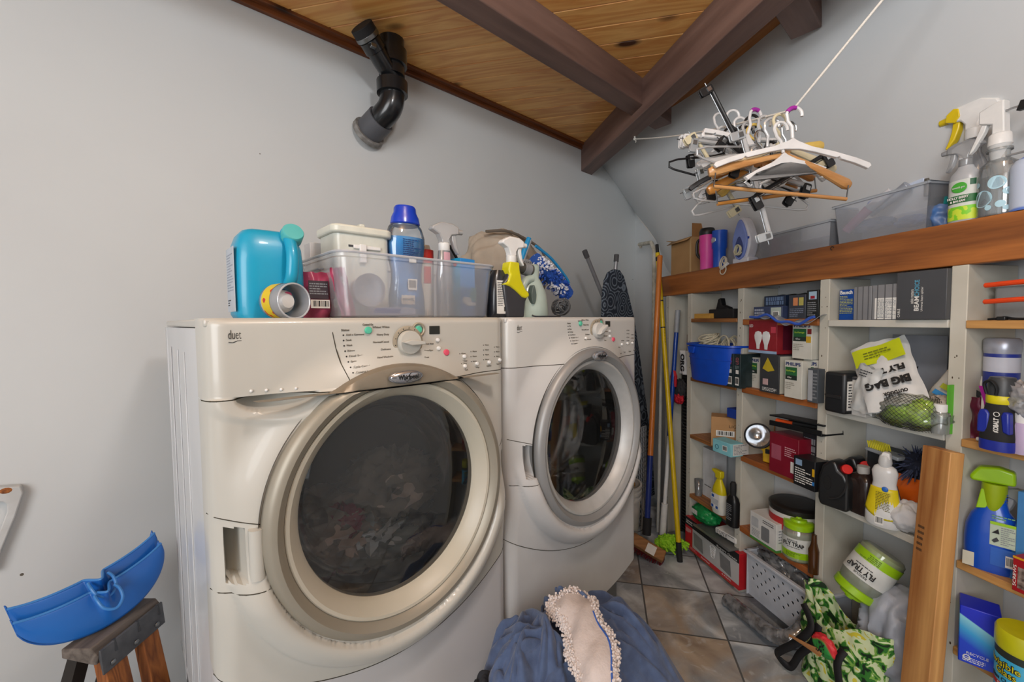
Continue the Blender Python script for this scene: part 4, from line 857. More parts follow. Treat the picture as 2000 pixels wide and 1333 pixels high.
# row B
r, W, H = sbox('battery_charger', 'black plastic case with a white data label at the left of the second shelf', 'case', 1609, 1650, 712, rB[3] + .012, -.060, .11, mat('#202225', .4), ym=760, h=.143, bevel=.010, part='case')
obj('grip_slot', G().box(W * .1, W * .85, -.003, .0, H * .36, H * .44), BLKM, r, bevel=.002); panel('data_label', r, .01, .095, H * .1, H * .8, 0, PAPER, TR(W, 0, 0) @ RZ(90)); printing(r, .015, .09, H * .15, H * .75, -.001, 9, DGR, 5, M=TR(W, 0, 0) @ RZ(90))
r.location.z -= .012
r, W, H = sbox('white_carton', 'narrow white carton standing behind the black case', 'box', 1664, 1692, 712, rB[3], -.03, .10, mat('#d2d0cb', .5), ym=760, h=.13); panel('dark_edge', r, 0, W, H * .93, H, 0, DGR)
def sack(r, W, H, D, m, seed=1, name='bag', nx=26, nz_=26, flare=.0, top=.15, x0=0):
    """filled flat bag: pinched at the top and bottom edges"""
    def f(s_):
        def q(a_, b_):
            w_ = sin(pi * min(1, max(0, b_ * (1 - top) + .04))) ** .6 * sin(pi * a_) ** .5
            wob = .012 * noise.noise(Vector((a_ * 3 + seed, b_ * 3, seed)))
            return Vector((x0 + W * (a_ - .5) * (1 + flare * b_) + .006 * noise.noise(Vector((b_ * 4, seed, 0))), s_ * D * .5 * w_ + wob, H * b_ + .008 * noise.noise(Vector((a_ * 4, seed, 3)))))
        return q
    g = G().grid(f(-1), nx, nz_); g.grid(f(1), nx, nz_); return obj(name, g, m, r, smooth=60)
r = thing('bait_bag', 'white and lime pouch printed BAG and FLY TRAP upside down, slumped over the net bag', 'bag', SF, SF.px(1757, 760, -.06)[0] - .01, -.05, rB[3] + .060, 26, None, -34, -24)
r.scale = (1.22, 1.22, 1.22)
PCH = mat('#cfd1d0', .4, 0, '#c3c5c5', 15, .3)
sack(r, .125, .20, .03, PCH, 3); obj('lime_panel', G().grid(lambda a_, b_: Vector((-.055 + .11 * a_, -.019 - .003 * sin(a_ * 8), .125 + .055 * b_)), 16, 6), mat('#c0cc1a', .4), r)
text('FLY TRAP', r, (.0, -.0195, .098), .022, INK, (90, 180, 0), .09, bold=.0012); text('BIG BAG', r, (.0, -.0195, .062), .028, INK, (90, 180, 0), .095, bold=.0016); text('OUTDOOR', r, (.01, -.0195, .030), .012, INK, (90, 180, 0), .05, bold=.0006); printing(r, -.03, .03, .14, .165, -.0235, 3, mat('#6a7210', .6), 5)
r = thing('white_pouch', 'crumpled white pouch hanging off the white carton behind the lime pouch', 'bag', SF, SF.px(1690, 720, -.03)[0], -.045, rB[3] + .02, 0, None, 0, 12); sack(r, .075, .155, .03, mat('#c9cbc9', .35, 0, '#b4b6b4', 12, .3), 8); printing(r, -.02, .02, .12, .145, -.0175, 3, DGR, 3)
r = thing('net_bag', 'clear bag of lime green balls under black netting on the second shelf', 'bag', SF, SF.px(1770, 800, -.03)[0], -.018, rB[3] + .048, 0)
lump('green_ball', '', '', None, -.03, 0, .0, (.05, .035, .042), mat('#b4e01e', .5), 3, .25, 2, parent=r); lump('green_ball', '', '', None, .035, .005, .0, (.045, .035, .042), mat('#b8e022', .5), 5, .25, 2, parent=r); lump('grey_ball', '', '', None, .06, .03, .03, (.035, .03, .025), mat('#a89c90', .6), 6, .25, 2, parent=r)
g = G()
for k in range(-9, 10):
    for s_ in (-1, 1):
        pts = []
        for q in range(13):
            a_ = -1.25 + 2.5 * q / 12; th = k * .16 + s_ * a_ * .7
            pts.append((.088 * sin(th) * cos(a_ * .6), -.050 * cos(th) * cos(a_ * .8), .056 * sin(a_)))
        if abs(k) * .16 < 1.3: g.tube(pts, .0006, 4)
obj('netting', g, INK, r)
lump('film', '', '', None, 0, 0, 0, (.10, .050, .053), clear('#eef2ee', .90, .08, .15), 9, .22, 2, parent=r)
r = thing('cleaner_bag', 'white and blue packet lying behind the pouch at the right of the second shelf', 'bag', SF, SF.px(1822, 740, .03)[0], .055, rB[3] + .045, 12, None, 0, 30); sack(r, .10, .15, .05, mat('#cfccc2', .4), 12); panel('blue_label', r, -.035, .01, .05, .065, -.027, mat('#3a8ac8', .5)); panel('yellow_label', r, -.03, .015, .075, .09, -.027, mat('#a9b02a', .5)); panel('black_band', r, .0, .05, .10, .115, -.026, BLK)
r, W, H = sbox('mailer_envelope', 'grey mailer printed ify leaning at the back of the second shelf', 'envelope', 1742, 1850, 655, rB[3], .13, .004, mat('#8a8d94', .6, 0, '#7f828a', 10), ym=690); text('ify', r, (W * .42, -.001, H * .60), .04, INK, width=.03); text('amplify', r, (W * .44, -.001, H * .45), .01, mat('#a02030', .6), width=.04)
r = spot('white_cap_jar', 'small clear jar with a white cap at the right of the second shelf', 'jar', 1838, 790, -.02, rB[3]); body(r, [(.019, 0), (.020, .055), (.013, .065), (0, .066)], clear('#d6dcdc', .5), name='jar'); body(r, [(.016, .064), (.016, .084), (0, .085)], WHT, name='cap')
r = spot('green_folder', 'thin bright green sheet standing against the right upright of the second shelf', 'folder', 1851, 800, -.02, rB[3]); obj('sheet', G().box(-.003, .0, 0, .10, 0, .14), mat('#5ab42c', .5), r)
# row C
BJ = mat('#1b1c1e', .35, coat=.2)
for k, (x, y, w_, rz) in enumerate(((1630, 905, -.045, 14), (1668, 890, .055, 8))):
    r = thing('lamp_oil_jug', ('black jug with a red cap, the nearer of the pair on the third shelf', 'black jug with a red cap, the rear one of the pair on the third shelf')[k], 'jug', SF, SF.px(x, y, w_)[0], w_ + .02, rC[3], rz, 'black jugs with red caps')
    r.scale = (1.12, 1.12, 1.12)
    out = [(-.040, .0), (.035, .0), (.040, .01), (.040, .09), (.028, .115), (.012, .125), (.004, .150), (-.012, .152), (-.035, .13), (-.046, .09), (-.046, .02)]
    obj('jug', G().prism(out, -.028, .028), BJ, r, bevel=.008, bseg=3)
    obj('handle_recess', G().prism(arc(-.018, .078, .011, 0, 360, 16, .024), -.0292, -.0288), mat('#0c0c0d', .8), r)
    obj('cap', G().tube([(.016, 0, .124), (.030, -.014, .134)], [.0145, .0145], 20), mat('#d0201e', .4), r, bevel=.002)
    obj('hose', G().tube(smoothpath([(.03, -.02, .118), (.036, -.034, .08), (.018, -.034, .045), (-.01, -.031, .03)], 6), .0028, 6), BLKM, r)
r = spot('drain_bottle', 'dark brown square bottle with a grey cap beside the black jugs', 'bottle', 1686, 930, .015, rC[3]); r.scale = (1.12, 1.12, 1.12); body(r, [(.033, 0), (.036, .008), (.036, .10), (.030, .115), (.014, .125), (.014, .13), (0, .131)], mat('#2c211e', .25, coat=.3), 1, .8, 4); body(r, [(.016, .130), (.016, .145), (0, .146)], mat('#a9a9a6', .5), name='cap')
r = thing('polish_bottle', 'white and yellow squeeze bottle standing at the front of the third shelf', 'bottle', SF, SF.px(1719, 950, -.03)[0], -.012, rC[3], 22); r.scale = (1.22, 1.22, 1.22)
kk = 1.03; body(r, [(a_ * kk, b_ * kk) for a_, b_ in ((.034, 0), (.038, .006), (.038, .03), (.032, .07), (.0255, .10), (.0235, .112), (.025, .125), (.0265, .140), (.022, .152), (.015, .157), (0, .158))], mat('#d6d7d6', .3, coat=.3), 1, .62)
obj('yellow_label', G().grid(lambda a_, b_: (lambda z_, rr_: Vector((rr_ * sin(-1.35 + 2.7 * a_), -rr_ * .62 * cos(-1.35 + 2.7 * a_), z_)))(.036 + .068 * b_ + .014 * sin(a_ * 3.4 + 2.6) * (1 - b_), .0345 - .0075 * b_ + .0012 + .0035 * (1 - b_)), 28, 10), mat('#dcc81a', .4), r, solid=.0006)
body(r, [(.013, .160), (.0145, .170), (.012, .186), (.008, .190), (0, .190)], mat('#c9cbcb', .4), name='cap'); obj('spout', G().prism([(-.012, .178), (.012, .178), (.010, .196), (-.004, .198)], -.009, .009), WHT, r, bevel=.003)
obj('emblem', G().ball((.006, -.0195, .103), .007, 14, (1, .3, 1)), mat('#2a6ac0', .4), r); printing(r, -.012, .018, .045, .095, -.0225, 12, mat('#6a6010', .6), 4); barcode(r, -.012, .006, .008, .03, -.0240, 4)
r = thing('scrub_brush', 'grey scrub brush with yellow bristles lying behind the squeeze bottle', 'brush', SF, SF.px(1685, 850, .02)[0], .03, rC[3] + .215, 0, None, 0, 4)
obj('back', G().box(.0, .105, 0, .05, 0, .012), mat('#8a9096', .4), r, bevel=.003); g = G()
for i in range(9):
    for j in range(3): g.cyl((.006 + i * .006, .01 + j * .014, .012), (.0 + i * .006, .008 + j * .014, .034), .0022, n=5)
o = obj('bristles', g, mat('#d6cc2a', .6), r); o['kind'] = 'stuff'
r = thing('support_carton', 'dark carton at the back of the third shelf under the scrub brush', 'box', SF, SF.px(1690, 880, .06)[0], .07, rC[3]); obj('carton', G().box(0, .09, 0, .09, 0, .214), mat('#2b2f33', .5), r)
r = thing('feather_duster', 'dark navy duster with a fluffy blue head at the back of the third shelf', 'duster', SF, SF.px(1775, 880, .05)[0], .09, rC[3] + .20); g = G(); rr = random.Random(4)
for i in range(170):
    d = Vector((rr.gauss(0, 1), rr.gauss(0, 1), rr.gauss(0, 1))).normalized(); g.tube([d * .01, d * .035 + Vector((0, 0, -.002)), d * rr.uniform(.055, .072) + Vector((0, 0, -.008))], [.004, .003, .001], 4)
o = obj('fibres', g, mat('#39425e', .9), r); o['kind'] = 'stuff'; obj('core', G().ball((0, 0, 0), .04, 14), mat('#1d2336', .9), r)
r = thing('orange_pouch', 'orange refill pouch with a starburst leaning behind the plank', 'bag', SF, SF.px(1785, 960, .03)[0], .05, rC[3], 0, None, -8); r.scale = (1.2, 1.2, 1.35); sack(r, .15, .118, .03, mat('#dd6a1a', .35, 0, '#c95812', 10), 5, top=.05); g = G()
for k in range(12): a_ = 2 * pi * k / 12; g.prism([(.03 + .010 * cos(a_ - .2), .045 + .010 * sin(a_ - .2)), (.03 + .022 * cos(a_), .045 + .022 * sin(a_)), (.03 + .010 * cos(a_ + .2), .045 + .010 * sin(a_ + .2))], -.0195, -.0185)
obj('starburst', g, mat('#e6c870', .5), r); obj('seal', G().lathe([(0, 0), (.010, 0), (.010, .001), (0, .001)], 20, M=TR(.03, -.0205, .045) @ RX(90)), mat('#5a2030', .5), r); obj('tool_picture', G().tube([(-.06, -.018, .09), (-.05, -.019, .088), (-.035, -.019, .055)], .003, 5), DGR, r)
r = thing('cloth_bag', 'white cloth bundle at the front of the third shelf against the plank', 'bag', SF, SF.px(1778, 975, .02)[0], .02, rC[3] + .048); lump('cloth', '', '', None, .0, 0, 0, (.055, .045, .045), mat('#d2d2d2', .8, 0, '#c4c4c6', 14, .3), 9, .3, 1.6, parent=r)
# lying fly trap jar, grey bag and tote on the floor of the bay
r = thing('fly_trap_jar', 'large fly trap jar with a lime lid lying on its side above the tote bag', 'jar', SF, SF.px(1652, 1168, -.06)[0], -.03, -.965, 0)
ctr = SF.P(SF.px(1658, 1165, -.06)[0], -.06, SF.px(1658, 1165, -.06)[1]); tip = SF.P(SF.px(1745, 1060, .05)[0], .05, SF.px(1745, 1060, .05)[1])
ax = (ctr - tip).normalized(); tip = ctr - ax * .195; side = ax.cross(Vector((0, 0, 1))).normalized(); up_ = side.cross(ax).normalized()
r.matrix_world = Matrix((( side.x, -up_.x, ax.x, tip.x), (side.y, -up_.y, ax.y, tip.y), (side.z, -up_.z, ax.z, tip.z), (0, 0, 0, 1))) @ RZ(-40); flytrap(r, 1.32)
r = thing('plastic_sack', 'grey plastic sack filling the bottom of the white bay behind the tote bag', 'bag', SF, .68, .05, FL + .27); lump('sack', '', '', None, 0, -.02, -.03, (.11, .11, .20), mat('#9fa5b0', .4, 0, '#8b919c', 6, .2), 17, .18, 1.5, parent=r, n=80)
TOTE = bpy.data.materials.new('leaf_print_fabric'); TOTE.use_nodes = True; nt = TOTE.node_tree; p = nt.nodes['Principled BSDF']; L = nt.links.new
tc = N('ShaderNodeTexCoord'); wv = N('ShaderNodeTexNoise'); wv.inputs['Scale'].default_value = 21; wv.inputs['Distortion'].default_value = 1.6; wv.inputs['Detail'].default_value = 1.5; L(tc.outputs['Object'], wv.inputs[0])
cr = N('ShaderNodeValToRGB'); cr.color_ramp.interpolation = 'CONSTANT'; e = cr.color_ramp.elements; e[0].color = lin('#0c2a10'); e[1].position = .40; e[1].color = lin('#2f7626')
for q_, c_ in ((.47, '#7fae4a'), (.51, '#d4e2b4'), (.66, '#d2c83c')): e_ = e.new(q_); e_.color = lin(c_)
L(wv.outputs[0], cr.inputs[0]); L(cr.outputs[0], p.inputs['Base Color']); p.inputs['Roughness'].default_value = .75
r = thing('tote_bag', 'green leaf-print tote bag with black straps at the foot of the white bay', 'bag', SF, .575, -.07, FL); STR = mat('#16161a', .7)
def tb_(s_):
    def q(a_, b_):
        fl = .012 * fold((a_ * 3, b_ * 3, s_), 1.2, 3)
        wv_ = .17 * (a_ - .5) * 1.75
        return Vector((wv_ + .01 * sin(b_ * 9), s_ * (.07 * sin(pi * a_) ** .4 * (1 - .35 * b_)) + fl, .30 * b_ + .035 * b_ * cos(2 * pi * a_) + .010 * sin(a_ * 11)))
    return q
g = G().grid(tb_(-1), 40, 30); g.grid(tb_(1), 40, 30); obj('bag', g, TOTE, r, smooth=60)
def strap(pts, w=.013):
    pts = smoothpath(pts, 8); g = G(); vs = []
    for i, p_ in enumerate(pts):
        t = (pts[min(i + 1, len(pts) - 1)] - pts[max(0, i - 1)]).normalized(); s_ = t.cross(Vector((0, -1, .2))).normalized() * w
        vs += [p_ - s_, p_ + s_]
    g.add(vs, [(2 * i, 2 * i + 1, 2 * i + 3, 2 * i + 2) for i in range(len(pts) - 1)]); return g
obj('strap', strap([(-.075, -.085, .30), (-.03, -.10, .25), (-.075, -.115, .16), (-.13, -.12, .09), (-.155, -.11, .05), (-.12, -.09, .03), (-.07, -.10, .12), (-.02, -.10, .20), (-.01, -.09, .27)]), STR, r, solid=.002)
obj('strap', strap([(.075, -.085, .245), (.07, -.105, .20), (.085, -.105, .10), (.08, -.10, .0)]), STR, r, solid=.002)
r = thing('fruit_print_pouch', 'small red and green fruit-print pouch tucked in the tote bag', 'pouch', SF, .60, -.175, FL + .225); lump('pouch', '', '', None, 0, 0, 0, (.04, .018, .035), mat('#d8343c', .5, 0, '#2c8a3c', 9, 0, (1, 1, 1), 0, 1, None, (.48, .52)), 22, .2, 1.5, parent=r); g = G()
rr = random.Random(2)
for i in range(26): g.ball((rr.uniform(-.012, .016), -.0205, rr.uniform(-.018, .018)), .0022, 6, (1, .3, 1.4))
obj('seeds', g, INK, r)
r = thing('wooden_spatula', 'wooden spatula lying across the top of the tote bag', 'spatula', SF, .54, -.195, FL + .185, 0, None, 0, -12); obj('spatula', G().prism([(-.06, .0), (-.06, .006), (.02, .012), (.05, .016), (.07, .008), (.06, -.008), (.02, -.004)], 0, .006), wood('#c08a58', '#9a6536', 9, 0, .6, False), r, bevel=.002)

# ---------------- fourth bay
r, W, H = sbox('food_container', 'clear plastic container with a lid lip on the top shelf of the last bay', 'container', 1940, 2060, 540, rA[4], .05, .12, clear('#c9ced2', .5, .15), ym=590, h=.098, part='container', bevel=.008)
obj('lip', G().box(-.008, W + .008, -.006, .126, H - .010, H), clear('#d8dce0', .3, .2), r, bevel=.003)
r = thing('shears', 'orange-handled shears lying in front of the clear container', 'tool', SF, SF.px(1921, 590, -.03)[0], -.03, rA[4] + .0, 0); OR = mat('#e0481c', .35)
t_a = SF.px(1921, 590, -.03); 
for y0_, y1_ in ((558, 550), (590, 585)):
    z_ = SF.px(1925, y0_, -.03)[1] - rA[4]; obj('handle', G().tube(smoothpath([(.0, 0, z_), (.02, 0, z_ + .001), (.06, 0, z_ + .003), (.13, 0, z_ + .005)], 5), [.004] + [.0065] * 15, 10), OR, r)
obj('blade', G().prism([(.11, .0), (.24, .0), (.24, .06), (.13, .055)], -.004, .004), STEEL, r)
r = thing('black_clip', 'small black metal clip lying on the top shelf of the last bay', 'clip', SF, SF.px(1930, 622, .0)[0], .0, rA[4]); obj('clip', G().tube(smoothpath([(0, 0, .003), (.02, 0, .005), (.03, .005, .008), (.05, 0, .004), (.085, .0, .003)], 5), .003, 8), BLK, r); obj('jaw', G().box(.018, .036, -.005, .008, 0, .01), BLK, r, bevel=.002)
# row B
r = spot('blue_can', 'dark blue and white round can standing behind the work light', 'can', 1957, 700, .075, rB[4]); hh = hz_(1957, 665, .075, rB[4]); body(r, [(.034, 0), (.034, hh), (0, hh + .001)], mat('#26358a', .35), name='can'); obj('white_band', G().shell([(.0345, hh - .085), (.0345, hh - .045)], 36), mat('#b9bcc8', .5), r); body(r, [(.0355, hh - .025), (.0355, hh), (.030, hh + .006), (0, hh + .004)], mat('#a9acb8', .3, .4), name='lid')
r = spot('work_light', 'blue and black work light with a yellow band at the front of the last bay', 'lamp', 1956, 800, -.03, rB[4]); KB = mat('#20309a', .4, coat=.2)
body(r, [(.030, 0), (.033, .004), (.034, .035), (.031, .075), (.027, .11), (.025, .118), (0, .119)], BLKM, name='body', pw=2.6)
body(r, [(.0335, .0), (.0345, .006), (.0345, .026), (.0, .027)], KB, name='foot', pw=2.6); obj('grip_panel', G().prism([(-.030, .042), (-.010, .042), (-.006, .052), (-.006, .092), (-.012, .102), (-.025, .102), (-.030, .085)], -.032, -.018), KB, r, bevel=.004); obj('grip_panel', G().prism([(.018, .05), (.032, .045), (.030, .10), (.018, .102), (.014, .09)], -.030, -.012), KB, r, bevel=.004)
obj('yellow_band', G().shell([(.0268, .118), (.028, .120), (.028, .137), (.0268, .139)], 32), mat('#d8cc14', .4), r); body(r, [(.026, .118), (.026, .175), (.022, .185), (0, .186)], mat('#3c3f42', .4), name='lamp_housing'); obj('hook', G().tube(smoothpath([(-.015, -.026, .142), (-.018, -.030, .168), (-.004, -.032, .176), (.006, -.030, .16), (.004, -.028, .142)], 5), .0035, 8), BLK, r)
text('KOBALT', r, (.009, -.0325, .066), .013, PAPER, (90, -90, 0), .036, bold=.0006); g = G().tube([(.009 + .0055 * cos(q), -.0328, .094 + .0055 * sin(q)) for q in [2 * pi * k / 18 for k in range(18)]], .0009, 5, True); obj('emblem', g, PAPER, r)
r = thing('clear_packet', 'crumpled clear packet hanging over the right side of the work light', 'plastic bag', SF, SF.px(1985, 735, -.04)[0], -.02, rB[4] + .135); lump('film', '', '', None, .015, 0, 0, (.045, .03, .045), clear('#d8d8dc', .5, .12, .35, 25), 7, .4, 2.4, parent=r)
r = spot('purple_tag', 'magenta and white card tag behind the work light', 'tag', 1930, 740, .01, rB[4] + .09); obj('tag', G().box(-.012, .03, 0, .001, -.02, .06), PAPER, r); obj('magenta_edge', G().prism([(-.018, .062), (-.010, .062), (.004, .03), (.008, -.03), (.002, -.03), (-.006, .02)], -.002, -.0005), mat('#b01aa0', .5), r); r.location.z += .0
r = spot('maroon_packet', 'maroon foil packet behind the left of the work light', 'packet', 1925, 765, .03, rB[4] + .0); sack(r, .06, .115, .02, mat('#5e1230', .3, .2), 6); 
r = thing('marker_pen', 'white marker pen with a dark cap lying on the shelf beside the work light', 'pen', SF, SF.px(1890, 862, -.02)[0] + .002, .01, rB[4], 0); obj('barrel', G().tube([(.0, 0, .006), (.045, .0, .006)], .0055, 12), WHT, r, bevel=.001); obj('cap', G().tube([(.045, 0, .006), (.075, 0, .006)], .006, 12), BLKM, r)
r = spot('pill_bottle', 'white bottle with a ribbed cap at the right edge of the shelf', 'bottle', 2003, 800, -.02, rB[4]); body(r, [(.020, 0), (.021, .07), (.018, .08), (0, .081)], mat('#b9a8c8', .4)); body(r, [(.019, .078), (.019, .10), (0, .101)], WHT, name='cap')
# row C
r = spot('spray_cleaner', 'blue trigger spray bottle with a lime green head in the last bay', 'spray bottle', 1938, 1050, .035, rC[4], rz=25); r.scale = (1.2, 1.2, 1.27); hh = .185; SB = mat('#1450c0', .28, coat=.4)
body(r, [(.040, 0), (.043, .006), (.044, .06), (.042, .09), (.034, .115), (.024, .13), (.019, .15), (.0185, .17), (0, .171)], SB, 1, .62, 2.4)
for k in range(6): obj('rib', G().tube([(.020 * cos(q), .0128 * sin(q), .135 + k * .006) for q in [2 * pi * j / 24 for j in range(24)]], .0009, 4, True), SB, r)
obj('grip_patch', G().prism([(-.026, .128), (-.010, .132), (-.004, .15), (-.010, .172), (-.019, .172)], -.0135, -.010), LIME, r, bevel=.002)
body(r, [(.020, .171), (.020, .186), (0, .187)], mat('#9cb414', .4), name='collar'); obj('spray_head', G().prism([(-.036, .186), (-.038, .196), (-.024, .218), (.006, .222), (.030, .216), (.032, .188)], -.014, .014), LIME, r, bevel=.005, bseg=3)
panel('label', r, -.002, .036, .062, .112, -.0275, mat('#b9c8b4', .5)); panel('green_strip', r, -.002, .036, .106, .112, -.0282, LIME); printing(r, .014, .034, .066, .104, -.029, 9, GRY, 5); obj('picture', G().prism([(.001, .088), (.010, .098), (.012, .088)], -.0295, -.028), INK, r); obj('picture', G().prism([(.001, .072), (.008, .080), (.012, .074), (.005, .068)], -.0295, -.028), DGR, r)
panel('lower_label', r, .0, .036, .02, .058, -.0275, mat('#2a62c0', .5)); barcode(r, .022, .034, .022, .046, -.028, 6); panel('corner_label', r, -.042, -.024, .004, .034, -.0265, mat('#cfcbb8', .5)); printing(r, .0, .034, .116, .126, -.0255, 2, mat('#6aa06a', .5), 3)
r = spot('spray_bottle', 'spray bottle with a grey trigger at the right edge behind the blue one', 'spray bottle', 2006, 960, .06, rC[4]); body(r, [(.034, 0), (.035, .12), (.015, .15), (.014, .16), (0, .161)], mat('#3c78b0', .3)); sprayer(r, .16, 1.0, mat('#8c9092', .4), mat('#a9acae', .4))
r, W, H = sbox('screw_box', 'red carton with a picture of screws at the right edge of the shelf', 'box', 1979, 2060, 1040, rC[4], -.03, .06, mat('#a0141e', .4), ym=1080, h=.088); panel('picture', r, W * .14, W * .6, H * .12, H * .72, 0, mat('#4a3c38', .4, 0, '#9a8c84', 90, 0, (1, 1, 1), 0, 2)); text('SCREWS', r, (W * .07, -.001, H * .45), .008, PAPER, (90, -90, 0), H * .6); panel('yellow_top', r, 0, W, H * .94, H, 0, mat('#d8a018', .5))
r, W, H = sbox('sky_blue_carton', 'pale blue carton standing behind the red screw carton', 'box', 1986, 2050, 968, rC[4], .02, .05, mat('#4a8ac8', .4), ym=1000)
# lowest row
zb = -.935
obj('shelf_board', G().box(.836, 1.199, -.004, .186, Zf(zb - .022), Zf(zb)), PLY, unit, bevel=.002)
CB = bpy.data.materials.new('blue_gradient_print'); CB.use_nodes = True; nt = CB.node_tree; p = nt.nodes['Principled BSDF']; L = nt.links.new
tc = N('ShaderNodeTexCoord'); sp = N('ShaderNodeSeparateXYZ'); L(tc.outputs['Object'], sp.inputs[0]); cr = N('ShaderNodeValToRGB'); e = cr.color_ramp.elements
e[0].position = 0; e[0].color = lin('#1638c0'); e[1].position = 1; e[1].color = lin('#1a2cc8'); 
for q_, c_ in ((.35, '#1440c8'), (.55, '#3aa0d8'), (.72, '#8cd0e0'), (.735, '#1428c0')): e_ = e.new(q_); e_.color = lin(c_)
md = N('ShaderNodeMath'); md.operation = 'MULTIPLY_ADD'; md.inputs[1].default_value = 5.5; m2 = N('ShaderNodeMath'); m2.operation = 'MULTIPLY'; m2.inputs[1].default_value = 3.2; L(sp.outputs[0], m2.inputs[0]); L(sp.outputs[2], md.inputs[0]); L(m2.outputs[0], md.inputs[2]); L(md.outputs[0], cr.inputs[0]); L(cr.outputs[0], p.inputs['Base Color']); p.inputs['Roughness'].default_value = .35
t_ = SF.px(1873, 1230, -.05)[0]
r = thing('bleach_tablet_box', 'glossy blue gradient carton at the bottom of the last bay', 'box', SF, t_, -.05, zb, 32); zt = SF.px(1900, 1185, -.05)[1] - zb
obj('carton', G().box(0, .075, 0, .075, 0, .155), CB, r, bevel=.002)
M_ = TR(.075, 0, 0) @ RZ(90); M_ = TR(.075, .0, 0) @ Matrix.Rotation(pi / 2, 4, 'Z')
text('CLOROX', r, (.0765, .040, .108), .018, PAPER, (90, 0, 90), .05, bold=.0008); text('Bleach Tablets', r, (.0765, .036, .056), .012, mat('#9cc8e0', .5), (90, 0, 90), .058)
text('RECYCLE', r, (.035, -.0012, .030), .010, PAPER, width=.04); printing(r, .008, .05, .006, .02, -.001, 3, PAPER, 4); obj('emblem', G().tube([(.016 + .006 * cos(q), -.001, .018 + .006 * sin(q)) for q in [2 * pi * k / 16 for k in range(16)]], .0014, 5, True), PAPER, r); printing(r, .008, .066, .03, .045, -.001, 2, mat('#9cc8e0', .5), 8, M=M_)
r = spot('glass_wipes', 'round blue canister of glass wipes with a yellow lid at the lower right corner', 'canister', 2006, 1240, -.05, zb); k = .050
body(r, [(k, 0), (k, .128), (k * .97, .13), (0, .131)], mat('#3aa4cc', .35, 0, '#5ab8dc', 12), name='canister', n=48); body(r, [(k * 1.02, .128), (k * 1.04, .132), (k * 1.04, .168), (k * .98, .174), (0, .175)], mat('#c4c414', .35, coat=.2), name='lid', n=48); obj('dark_band', G().shell([(k * 1.003, .108), (k * 1.003, .128)], 48), mat('#25302c', .5), r)
def bent(s_, z, size, m, w_, a0=-35, bold=0, R=k * 1.012):
    o = text(s_, r, (0, 0, 0), size, m, (0, 0, 0), w_, bold=bold, depth=.0002)
    for v in o.data.vertices:
        th = radians(a0 - 90) + v.co.x / R; x_, y_, z_ = R * cos(th), R * sin(th), v.co.y + z; d_ = v.co.z; v.co = (x_ + cos(th) * d_, y_ + sin(th) * d_, z_)
bent('Invisible', .090, .022, mat('#1c1c14', .5), .072, -22, .0016, k * 1.008); bent('Invisible', .090, .022, mat('#d8cc14', .5), .072, -22); bent('Glass', .071, .022, mat('#1c1c14', .5), .042, -12, .0016, k * 1.008); bent('Glass', .071, .022, mat('#d8cc14', .5), .042, -12); bent('Glass Cleaner', .052, .013, mat('#10243c', .5), .070, -15, .0003)
obj('red_stripe', G().grid(lambda a_, b_: Vector((k * 1.006 * cos(radians(-165 + 80 * a_)), k * 1.006 * sin(radians(-165 + 80 * a_)), .034 + .012 * b_ - .006 * a_)), 16, 2), mat('#c01c1c', .5), r); bent('Tint Safe', .037, .007, PAPER, .02, -20)
obj('car_picture', G().grid(lambda a_, b_: Vector((k * 1.007 * cos(radians(-120 + 60 * a_)), k * 1.007 * sin(radians(-120 + 60 * a_)), .004 + (.010 + .012 * sin(pi * a_)) * b_)), 16, 3), mat('#2a3238', .2), r)

# ================================================================ ON THE LEDGE
r = thing('cardboard_box', 'open tan cardboard box at the left end of the ledge', 'box', SF, SF.px(1311, 500, .045)[0], .045, LEDGE, 0)
t0, t1 = rng(1311, 1350, 500, .045); W = t1 - t0; H = hz_(1325, 470, .045, LEDGE); CT = mat('#b08a5c', .8, 0, '#a57f52', 6, .1)
obj('carton', G().box(0, W, 0, .003, 0, H).box(0, W, .12, .123, 0, H).box(0, .003, 0, .123, 0, H).box(W - .003, W, 0, .123, 0, H).box(0, W, 0, .123, 0, .003), CT, r, bevel=.001)
obj('flap', G().prism([(0, H), (-.055, H + .018), (-.055, H + .021), (0, H + .003)], 0, .12), CT, r); obj('flap', G().box(0, W, .12, .123, H, H + .075), CT, r); obj('flap', G().box(W - .003, W, .005, .118, H, H + .075), mat('#94683c', .8), r); obj('flap', G().add([(0, 0, H), (W, 0, H), (W, -.03, H - .02), (0, -.03, H - .02)], [(0, 1, 2, 3)]), CT, r, solid=.003)
panel('tape', r, W * .93, W, 0, H, -.0002, mat('#c9a878', .4))
r = spot('travel_mug', 'hot pink insulated mug with a black lid and handle on the ledge', 'mug', 1381, 500, .05, LEDGE); H = hz_(1381, 458, .05, LEDGE); k = .037
body(r, [(k * .88, 0), (k * .92, .004), (k * .95, H * .45), (k * 1.04, H * .5), (k * 1.06, H), (0, H)], mat('#e0409c', .4, 0, '#e65cae', 8), name='mug'); body(r, [(k * 1.1, H), (k * 1.12, H + .012), (k * .9, H + .03), (0, H + .032)], BLK, name='lid')
obj('handle', G().tube(smoothpath([(-k * 1.0, -.01, H * .9), (-k * 1.5, -.02, H * .82), (-k * 1.55, -.02, H * .5), (-k * 1.1, -.01, H * .35)], 6), .007, 10), BLK, r)
